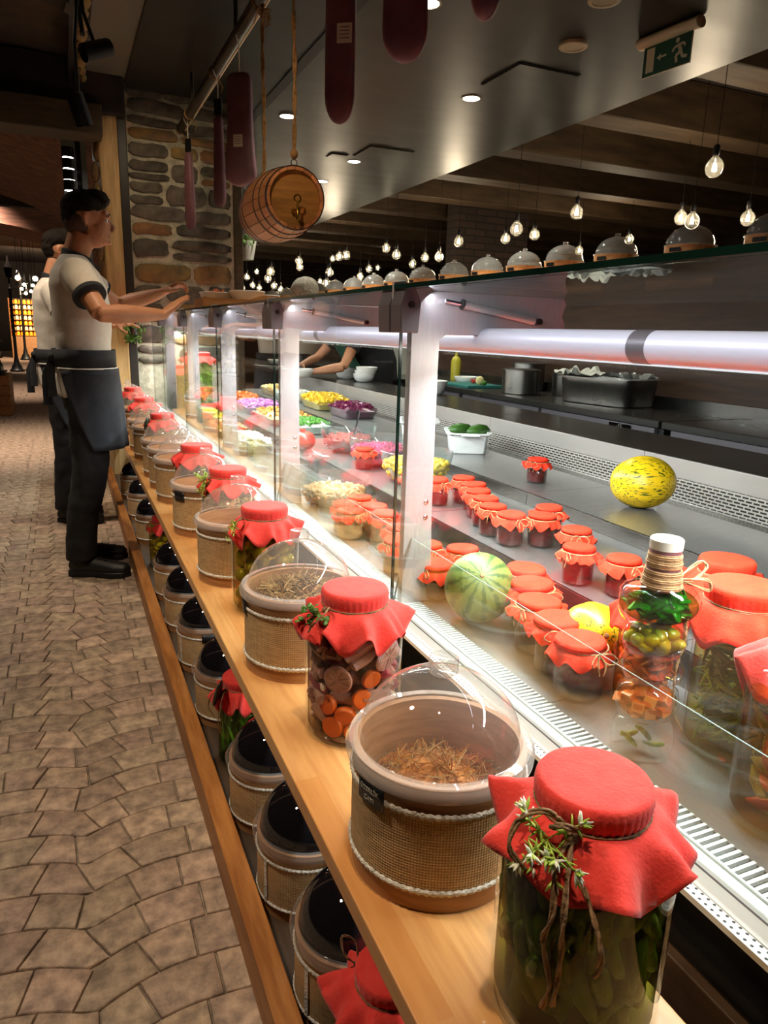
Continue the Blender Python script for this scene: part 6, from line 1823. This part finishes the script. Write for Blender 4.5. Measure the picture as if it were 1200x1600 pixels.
# ================================================================ PEOPLE
def chain(g, pts, rad, n=12): g.tube(pts, rad, n)
def V(*a): return Vector(a)
def hand(g, wrist, d, back, side, curl, s=1., spread=.10, thumb_in=.6, tcurl=.4):
    """palm and five fingers. d: finger direction, back: out of the back of the hand, side: towards the thumb"""
    d = d.normalized(); back = (back - d * back.dot(d)).normalized(); side = (side - d * side.dot(d) - back * side.dot(back)).normalized()
    w = wrist
    def blk(pts, r): g.tube(pts, r, 10)
    for k, off in enumerate((.026, .009, -.008, -.024)):
        g.tube([w + side * off * .55 * s, w + d * .045 * s + side * off * s, w + d * .088 * s + side * off * 1.05 * s], [.014 * s, .0135 * s, .0105 * s], 8)
    for k, (off, ln) in enumerate(((.027, .070), (.009, .079), (-.009, .073), (-.026, .057))):
        base = w + d * .086 * s + side * off * s; c = curl[k] if isinstance(curl, (list, tuple)) else curl
        dd = (d + side * off * spread * 30 * .1).normalized(); p = base; pts = [base - d * .012 * s, base]; a = 0
        for j, f in enumerate((.44, .31, .25)):
            a += c * (.75, 1.0, .8)[j]
            v = dd * math.cos(a) - back * math.sin(a)
            p = p + v * ln * f * s; pts.append(p)
        g.tube(pts, [.0095 * s, .0093 * s, .0083 * s, .0076 * s, .0052 * s], 8)
    tb = w + d * .022 * s + side * .026 * s - back * .004 * s
    td = (d * .55 + side * .75 - back * thumb_in).normalized()
    t2 = (td * math.cos(tcurl) + d * math.sin(tcurl)).normalized()
    g.tube([w + d * .01 * s + side * .012 * s, tb, tb + td * .034 * s, tb + td * .034 * s + t2 * .030 * s, tb + td * .034 * s + t2 * .055 * s], [.015 * s, .0155 * s, .0115 * s, .0098 * s, .006 * s], 9)
def finish(g, name, mats, parent, vox, smooth=4, fac=.5, angle=180):
    o = g.build(name, mats, parent, angle=angle)
    r = o.modifiers.new('remesh', 'REMESH'); r.mode = 'VOXEL'; r.voxel_size = vox; r.use_smooth_shade = True
    if smooth:
        m = o.modifiers.new('smooth', 'SMOOTH'); m.factor = fac; m.iterations = smooth
    return o
def head(g, c, f, s=1.):
    """c: centre of the skull, f: facing direction in the xy plane"""
    f = f.normalized(); l = V(-f.y, f.x, 0); u = V(0, 0, 1)
    rz = math.atan2(f.y, f.x)
    E = lambda a, b, h, r, rot=0: g.ell(c + f * a * s + l * b * s + u * h * s, tuple(x * s for x in r), 18, 12, rot=(0, rot, rz))
    E(-.012, 0, .025, (.095, .076, .088)); E(.030, 0, -.030, (.062, .062, .085)); E(.052, 0, -.075, (.036, .040, .030))
    E(.030, 0, -.068, (.052, .054, .030)); E(.074, 0, .030, (.020, .052, .032)); E(.060, 0, -.012, (.034, .056, .028))
    g.tube([c + f * .088 * s + u * .018 * s, c + f * .100 * s - u * .006 * s, c + f * .113 * s - u * .026 * s], [.007 * s, .009 * s, .0115 * s], 8)
    E(.104, 0, -.032, (.012, .015, .008)); E(.089, 0, -.050, (.010, .022, .006)); E(.087, 0, -.061, (.010, .020, .006)); E(.084, 0, -.085, (.016, .018, .014))
    for sd in (-1, 1):
        E(.090, .030 * sd, .022, (.010, .020, .006)); 
        e = c - f * .006 * s + l * sd * .078 * s - u * .004 * s
        g.tube([e - u * .028 * s, e - u * .012 * s - f * .004 * s, e + u * .010 * s - f * .008 * s, e + u * .028 * s - f * .004 * s, e + u * .026 * s + f * .010 * s], [.006 * s, .007 * s, .007 * s, .007 * s, .005 * s], 7)
def eyes(root, c, f, s=1.):
    f = f.normalized(); l = V(-f.y, f.x, 0)
    for sd in (-1, 1):
        p = c + f * .0765 * s + l * sd * .030 * s + V(0, 0, .004 * s)
        g = G().ell((0, 0, 0), .0115 * s, 14, 10, mi=0); g.ell(f * .0078 * s, .0058 * s, 10, 8, mi=1)
        o = g.build('eye', ['porcelain', 'black_gloss'], root, loc=p)
        b = G().tube([c + f * .094 * s + l * sd * .012 * s + V(0, 0, .026 * s), c + f * .094 * s + l * sd * .030 * s + V(0, 0, .031 * s), c + f * .082 * s + l * sd * .048 * s + V(0, 0, .024 * s)], [.003, .0042, .002], 6)
        b.build('eyebrow', 'hair', root)
def torso_rings(levels, cx, cy, n=36):
    return [[(cx + ox + rx * math.cos(2 * PI * i / n), cy + ry * (abs(math.sin(2 * PI * i / n)) ** .9) * (1 if math.sin(2 * PI * i / n) >= 0 else -1), z) for i in range(n)] for z, ox, rx, ry in levels]
def shoe(g, heel, toe, h=.075, w=.042):
    d = (toe - heel); L_ = d.length; d.normalize(); u = V(0, 0, 1)
    P = lambda t, z: heel + d * L_ * t + u * z
    g.tube([P(-.02, .045), P(.04, .045), P(.25, .048), P(.5, .042), P(.75, .036), P(.93, .032), P(1.0, .028)],
           [(.012, .018), (.042, .034), (.045, .036), (.040, .042), (.034, .047), (.028, .038), (.012, .016)], 14)
    g.tube([P(.12, .05), P(.16, .10), P(.15, .125)], [(.044, .036), (.040, .038), (.036, .036)], 12)
def sole(heel, toe):
    d = (toe - heel); L_ = d.length; d.normalize(); s = V(-d.y, d.x, 0); pts = []
    outl = [(-.03, .0), (-.01, .03), (.2, .036), (.45, .034), (.72, .050), (.92, .040), (1.02, .0)]
    full = outl + [(a, -b) for a, b in reversed(outl[1:-1])]
    return [(heel + d * L_ * a + s * b) for a, b in full]
def waiter(label, cx, cy, zs, armN, armF, vox, shoes, detail=True, facedir=V(1, -.05, 0), headdx=.0):
    t = thing('person', label, 'person', (cx, cy, 0))
    def Pz(z): return z * zs
    Lc = lambda x, y, z: V(x, y, z * zs)
    g = G()
    hc = Lc(.055 + headdx, 0, 1.655)
    head(g, hc, facedir, zs)
    g.tube([Lc(-.012, 0, 1.44), Lc(.000 + headdx * .4, 0, 1.52), Lc(.030 + headdx, 0, 1.60)], [.066 * zs, .058 * zs, .060 * zs], 16)
    g.rings(torso_rings([(Pz(.90), .0, .09, .14), (Pz(1.0), -.005, .095, .145), (Pz(1.12), .0, .095, .135), (Pz(1.28), -.005, .10, .155), (Pz(1.40), -.015, .095, .17), (Pz(1.46), -.015, .06, .11), (Pz(1.49), -.01, .03, .05)], 0, 0))
    for (sh, el, wr, dr, bk, sd, curl, s) in (armN, armF):
        m = (sh + el) / 2
        g.tube([sh, m, el], [.052, .046, .040], 14)
        fm = el + (wr - el) * .3
        g.tube([el + (sh - el) * .12, el, fm, el + (wr - el) * .7, wr, wr + (dr.normalized() * .012)], [.036, .037, .042, .034, (.021, .027), (.019, .026)], 14)
        hand(g, wr, dr, bk, sd, curl)
    for sy in (-1, 1):
        k = 0 if sy < 0 else 1
        an = shoes[k][0] + (shoes[k][1] - shoes[k][0]) * .16 + V(0, 0, .09)
        g.tube([V(0, .075 * sy, Pz(.92)), V(.01, .085 * sy, Pz(.72)), V((an.x + .02) * .5 + .02, (an.y + .085 * sy) / 2, Pz(.50)), V(an.x * .9, an.y, Pz(.28)), an], [.085, .075, .055, .045, .035], 14)
        g.tube([an - V(0, 0, .04), an - V(0, 0, .045) + (shoes[k][1] - shoes[k][0]) * .55], [.028, .022], 10)
    finish(g, 'body', 'skin', t, vox, 3)
    # hair
    hg = G(); f = facedir.normalized(); rz = math.atan2(f.y, f.x)
    hg.ell(hc + f * -.016 * zs + V(0, 0, .060 * zs), (.099 * zs, .081 * zs, .074 * zs), 22, 14, rot=(0, -.16, rz))
    hg.ell(hc + f * .046 * zs + V(0, 0, .102 * zs), (.056 * zs, .062 * zs, .036 * zs), 18, 12, rot=(0, .30, rz))
    hg.ell(hc + f * .078 * zs + V(0, 0, .090 * zs), (.022 * zs, .048 * zs, .022 * zs), 14, 10, rot=(0, .7, rz))
    hg.ell(hc - f * .050 * zs + V(0, 0, .018 * zs), (.063 * zs, .071 * zs, .068 * zs), 16, 12, rot=(0, 0, rz))
    for k, p in enumerate(hg.v):
        nv = .007 * pnoise(Vector(p) * 70); hg.v[k] = (p[0] + nv, p[1] + nv, p[2] + nv)
    finish(hg, 'hair', 'hair', t, .006, 2)
    if detail:
        eyes(t, hc, facedir, zs)
        sb = G().ell(hc - f * .036 * zs + V(0, 0, -.004 * zs), (.071 * zs, .0772 * zs, .070 * zs), 18, 12, rot=(0, 0, rz)); sb.build('faded_hair', 'stubble', t, angle=180)
    # shirt
    sg_ = G()
    sg_.rings(torso_rings([(Pz(.865), .0, .128, .165), (Pz(.95), .0, .130, .165), (Pz(1.06), .0, .124, .158), (Pz(1.16), .004, .124, .165), (Pz(1.28), .0, .130, .180), (Pz(1.37), -.008, .124, .190), (Pz(1.43), -.014, .105, .175), (Pz(1.475), -.016, .072, .12), (Pz(1.50), -.012, .055, .075)], 0, 0, 40))
    for (sh, el, wr, dr, bk, sd, curl, s) in (armN, armF):
        e2 = sh + (el - sh) * .56
        ins = sh + V(-.0, -.05 if sh.y > 0 else .05, .0)
        sg_.tube([ins, sh, sh + (el - sh) * .3, e2], [.070, .074, .072, .070], 18)
    o = finish(sg_, 'shirt', 'shirt', t, .008, 3)
    tx = bpy.data.textures.new('folds', 'CLOUDS'); tx.noise_scale = .13; tx.noise_depth = 1
    dm = o.modifiers.new('folds', 'DISPLACE'); dm.texture = tx; dm.strength = .016; dm.mid_level = .5
    for (sh, el, wr, dr, bk, sd, curl, s) in (armN, armF):
        e2 = sh + (el - sh) * .56; d = (el - sh).normalized()
        G().tube([e2 - d * .016, e2 - d * .010, e2 + d * .010, e2 + d * .013], [.066, .0725, .0715, .060], 28).build('sleeve_cuff', 'black_cloth', o, angle=60)
    cg = G(); cc = Lc(-.010, 0, 1.492)
    rr = []
    for dz, rx, ry in ((-.012, .070, .078), (.014, .066, .070), (.020, .063, .067), (.010, .058, .062)):
        rr.append([(cc.x + rx * zs * math.cos(2 * PI * i / 30) + .012, ry * zs * math.sin(2 * PI * i / 30), cc.z + dz - .022 * math.cos(2 * PI * i / 30)) for i in range(30)])
    cg.rings(rr, cap=False); cg.build('collar', 'black_cloth', o, angle=180)
    # trousers
    tg_ = G()
    tg_.rings(torso_rings([(Pz(.80), .0, .10, .145), (Pz(.88), .0, .118, .158), (Pz(.98), 0, .116, .155)], 0, 0))
    for sy in (-1, 1):
        k = 0 if sy < 0 else 1
        an = shoes[k][0] + (shoes[k][1] - shoes[k][0]) * .20
        tg_.tube([V(0, .078 * sy, Pz(.90)), V(.005, .085 * sy, Pz(.74)), V(.02 + an.x * .4, (an.y + .085 * sy) / 2, Pz(.50)), V(an.x * .9 + .01, an.y, Pz(.30)), V(an.x, an.y, .14), V(an.x, an.y, .085)], [(.105, .098), (.104, .096), (.088, .082), (.076, .072), (.074, .070), (.076, .07)], 18)
    o2 = finish(tg_, 'trousers', 'trouser', t, .010, 3)
    tx = bpy.data.textures.new('folds', 'CLOUDS'); tx.noise_scale = .07
    dm = o2.modifiers.new('folds', 'DISPLACE'); dm.texture = tx; dm.strength = .014; dm.mid_level = .5
    for k in (0, 1):
        g = G(); shoe(g, shoes[k][0] + V(0, 0, .004), shoes[k][1] + V(0, 0, .004)); g.v = [(p[0], p[1], p[2] * 1.04) for p in g.v]
        a = [(x, y) for x, y, z in sole(shoes[k][0], shoes[k][1])]
        for i, p in enumerate(g.v):
            pass
        g2 = G(); g2.prism(a, .0, .030); 
        so = finish(g, 'shoe', 'shoe', t, .006, 3); so.scale = (1.0, 1.0, 1.0)
        g2.build('shoe_sole', 'shoe', so, bevel=.006)
        lc = G(); d = (shoes[k][1] - shoes[k][0]).normalized(); s_ = V(-d.y, d.x, 0)
        for j in range(4):
            p = shoes[k][0] + d * (.12 + .028 * j) + V(0, 0, .098 - .008 * j); lc.tube([p - s_ * .022, p + V(0, 0, .005), p + s_ * .022], .003, 5)
        lc.build('laces', 'black_plastic', so)
    # apron: band, piping, wrapped skirt, knot and tails
    def band(z0, z1, r0, m, name, a0=0, a1=2 * PI, n=48, dx=0., bx=.0):
        g = G(); vs = []; rr = []
        for z, k in ((z0, 0), (z1, 1)):
            rr.append([(dx + (.128 + r0) * math.cos(a0 + (a1 - a0) * i / n), (.166 + r0) * math.sin(a0 + (a1 - a0) * i / n), z) for i in range(n + 1)])
        g.rings(rr, cap=False, closed=False); o = g.build(name, m, t, angle=180); s = o.modifiers.new('thick', 'SOLIDIFY'); s.thickness = .004; s.offset = 1
        return o
    bd = band(Pz(1.005), Pz(1.085), .010, 'black_cloth', 'apron_band')
    band(Pz(.998), Pz(1.004), .0165, 'white_piping', 'apron_piping', -PI * .80, PI * .80)
    g = G(); rr = []; n = 44
    for j in range(15):
        q_ = j / 14; z = Pz(1.0 - .375 * q_)
        a = PI * (.80 - .30 * q_)
        rr.append([(.006 + (.142 + .024 * q_ + .006 * math.sin(i * .9 + j * .2) * q_) * math.cos(-a + 2 * a * i / n), (.180 + .018 * q_) * math.sin(-a + 2 * a * i / n), z) for i in range(n + 1)])
    g.rings(rr, cap=False, closed=False); o = g.build('apron_skirt', 'apron_cloth', t, angle=180); s = o.modifiers.new('thick', 'SOLIDIFY'); s.thickness = .003
    g = G(); g.ell((-.135, -.04, Pz(1.05)), (.022, .03, .02), 10, 8)
    for k, (dx, l) in enumerate(((-.17, .22), (-.15, .18))):
        g.tube([(-.135, -.04, Pz(1.05)), (dx, -.06, Pz(1.05) - l * .4), (dx + .0, -.06 - .02 * k, Pz(1.05) - l)], [(.003, .014), (.003, .018), (.003, .02)], 8)
    g.build('apron_strings', 'black_cloth', bd, angle=60)
    return t
Z = V(0, 0, 1)
C1 = (.085, 3.74)
L1 = lambda x, y, z: V(x - C1[0], y - C1[1], z)
armN = (L1(.070, 3.565, 1.415), L1(.155, 3.400, 1.245), L1(.425, 3.475, 1.252), V(.68, .28, .56), V(-.55, -.25, .8), V(-.1, .9, -.35), [.10, .08, .10, .18], 1)
armF = (L1(.075, 3.925, 1.425), L1(.265, 4.015, 1.295), L1(.475, 3.885, 1.365), V(.80, -.1, .45), V(-.30, .25, .92), V(.1, -.92, .1), [.75, .85, .9, .9], 1)
waiter('dark-haired young man in a white polo and dark apron, side on, reaching to the tray', C1[0], C1[1], 1.0, armN, armF, .0058,
       ((L1(-.045, 3.66, 0), L1(.222, 3.545, 0)), (L1(-.035, 3.88, 0), L1(.232, 3.86, 0))))
C2 = (-.025, 4.80)
L2 = lambda x, y, z: V(x - C2[0], y - C2[1], z)
armN2 = (L2(-.03, 4.63, 1.375), L2(.05, 4.50, 1.17), L2(.22, 4.56, 1.215), V(.9, .1, .1), V(0, -.2, 1), V(.2, .9, 0), [.3, .3, .35, .4], 1)
armF2 = (L2(-.03, 4.98, 1.375), L2(.08, 5.06, 1.15), L2(.30, 4.95, 1.20), V(.9, -.1, .1), V(0, -.2, 1), V(.2, -.9, 0), [.3, .3, .35, .4], 1)
waiter('second man in a white shirt and apron, mostly hidden behind the first waiter', C2[0], C2[1], .968, armN2, armF2, .008,
       ((L2(-.10, 4.74, 0), L2(.15, 4.62, 0)), (L2(-.09, 4.92, 0), L2(.16, 4.88, 0))), detail=False)
# cross strap of the second man's apron
# kitchen worker in a hair net leaning over the serving ledge
KW = V(2.42, 5.62, 0)
kw = thing('person', 'kitchen worker in a hair net and black top leaning over the serving ledge', 'person', KW)
K = lambda x, y, z: V(x, y, z) - KW
g = G(); hc = K(1.84, 5.80, 1.475); fd = V(.75, .62, 0)
head(g, hc, fd, 1.0)
g.tube([K(2.05, 5.66, 1.27), K(1.95, 5.74, 1.33), hc - V(0, 0, .06)], [.075, .06, .058], 14)
g.tube([K(2.39, 5.62, .95), K(2.34, 5.60, 1.10), K(2.18, 5.56, 1.20), K(2.04, 5.54, 1.24)], [(.12, .15), (.11, .14), (.11, .155), (.07, .10)], 20)
sh1, el1, wr1 = K(2.13, 5.40, 1.17), K(1.99, 5.33, .935), K(1.745, 5.44, .885)
sh2, el2, wr2 = K(2.10, 5.76, 1.17), K(1.95, 5.86, .98), K(1.77, 5.72, .93)
for sh, el, wr in ((sh1, el1, wr1), (sh2, el2, wr2)):
    g.tube([sh, (sh + el) / 2, el], [.050, .044, .036], 12)
    g.tube([el, el + (wr - el) * .3, wr], [.038, .039, (.022, .026)], 12)
hand(g, wr1, V(-.9, .1, .12), V(-.1, -.2, 1), V(0, .9, .1), .35); hand(g, wr2, V(-.7, -.5, .05), V(-.1, .2, 1), V(0, -.9, .1), .4)
for s in (-1, 1): g.tube([K(2.39, 5.62 + .08 * s, .95), K(2.39, 5.62 + .09 * s, .5), K(2.39, 5.62 + .09 * s, .04), K(2.36, 5.62 + .09 * s, .03)], [.08, .06, .045, .03], 10)
finish(g, 'body', 'skin', kw, .008, 3)
g = G()
g.tube([K(2.40, 5.62, .80), K(2.39, 5.62, .95), K(2.34, 5.60, 1.10), K(2.18, 5.56, 1.21), K(2.06, 5.54, 1.25)], [(.15, .18), (.145, .18), (.135, .17), (.130, .18), (.08, .12)], 24)
for sh, el in ((sh1, el1), (sh2, el2)): g.tube([sh + V(.05, 0, 0), sh, sh + (el - sh) * .45], [.07, .07, .062], 14)
finish(g, 'black_top', 'black_cloth', kw, .011, 4)
g = G(); g.tube([K(1.99, 5.58, 1.19), K(2.06, 5.58, 1.08), K(2.16, 5.60, .95), K(2.24, 5.62, .86)], [(.02, .10), (.03, .13), (.03, .15), (.03, .15)], 16)
finish(g, 'green_bib', 'green_shirt', kw, .01, 3)
g = G()
for s in (-1, 1): g.tube([K(2.40, 5.62 + .085 * s, .98), K(2.40, 5.62 + .09 * s, .5), K(2.40, 5.62 + .09 * s, .10)], [.11, .085, .07], 14)
finish(g, 'trousers', 'trouser', kw, .012, 3)
for s in (-1, 1):
    g = G(); shoe(g, K(2.45, 5.62 + .09 * s, .004), K(2.28, 5.62 + .09 * s, .004)); g.build('shoe', 'shoe', kw)
g = G(); g.ell(hc + V(-.030, -.03, .045), (.128, .105, .100), 30, 20, rot=(0, -.25, math.atan2(fd.y, fd.x)))
for k, p in enumerate(g.v):
    nv = .008 * pnoise(Vector(p) * 26); g.v[k] = (p[0] + nv, p[1] + nv, p[2] + nv)
g.build('hair_net', 'hairnet_mesh', kw, angle=180)
g = G().ell(hc + V(-.01, -.01, .03), (.098, .085, .085), 18, 12, rot=(0, 0, math.atan2(fd.y, fd.x))); g.build('hair', 'hair', kw, angle=180)
bowl('white_bowl', 'white bowl held over the serving ledge by the kitchen worker', (1.69, 5.46, .845), .095, .065, 'porcelain', n=36)
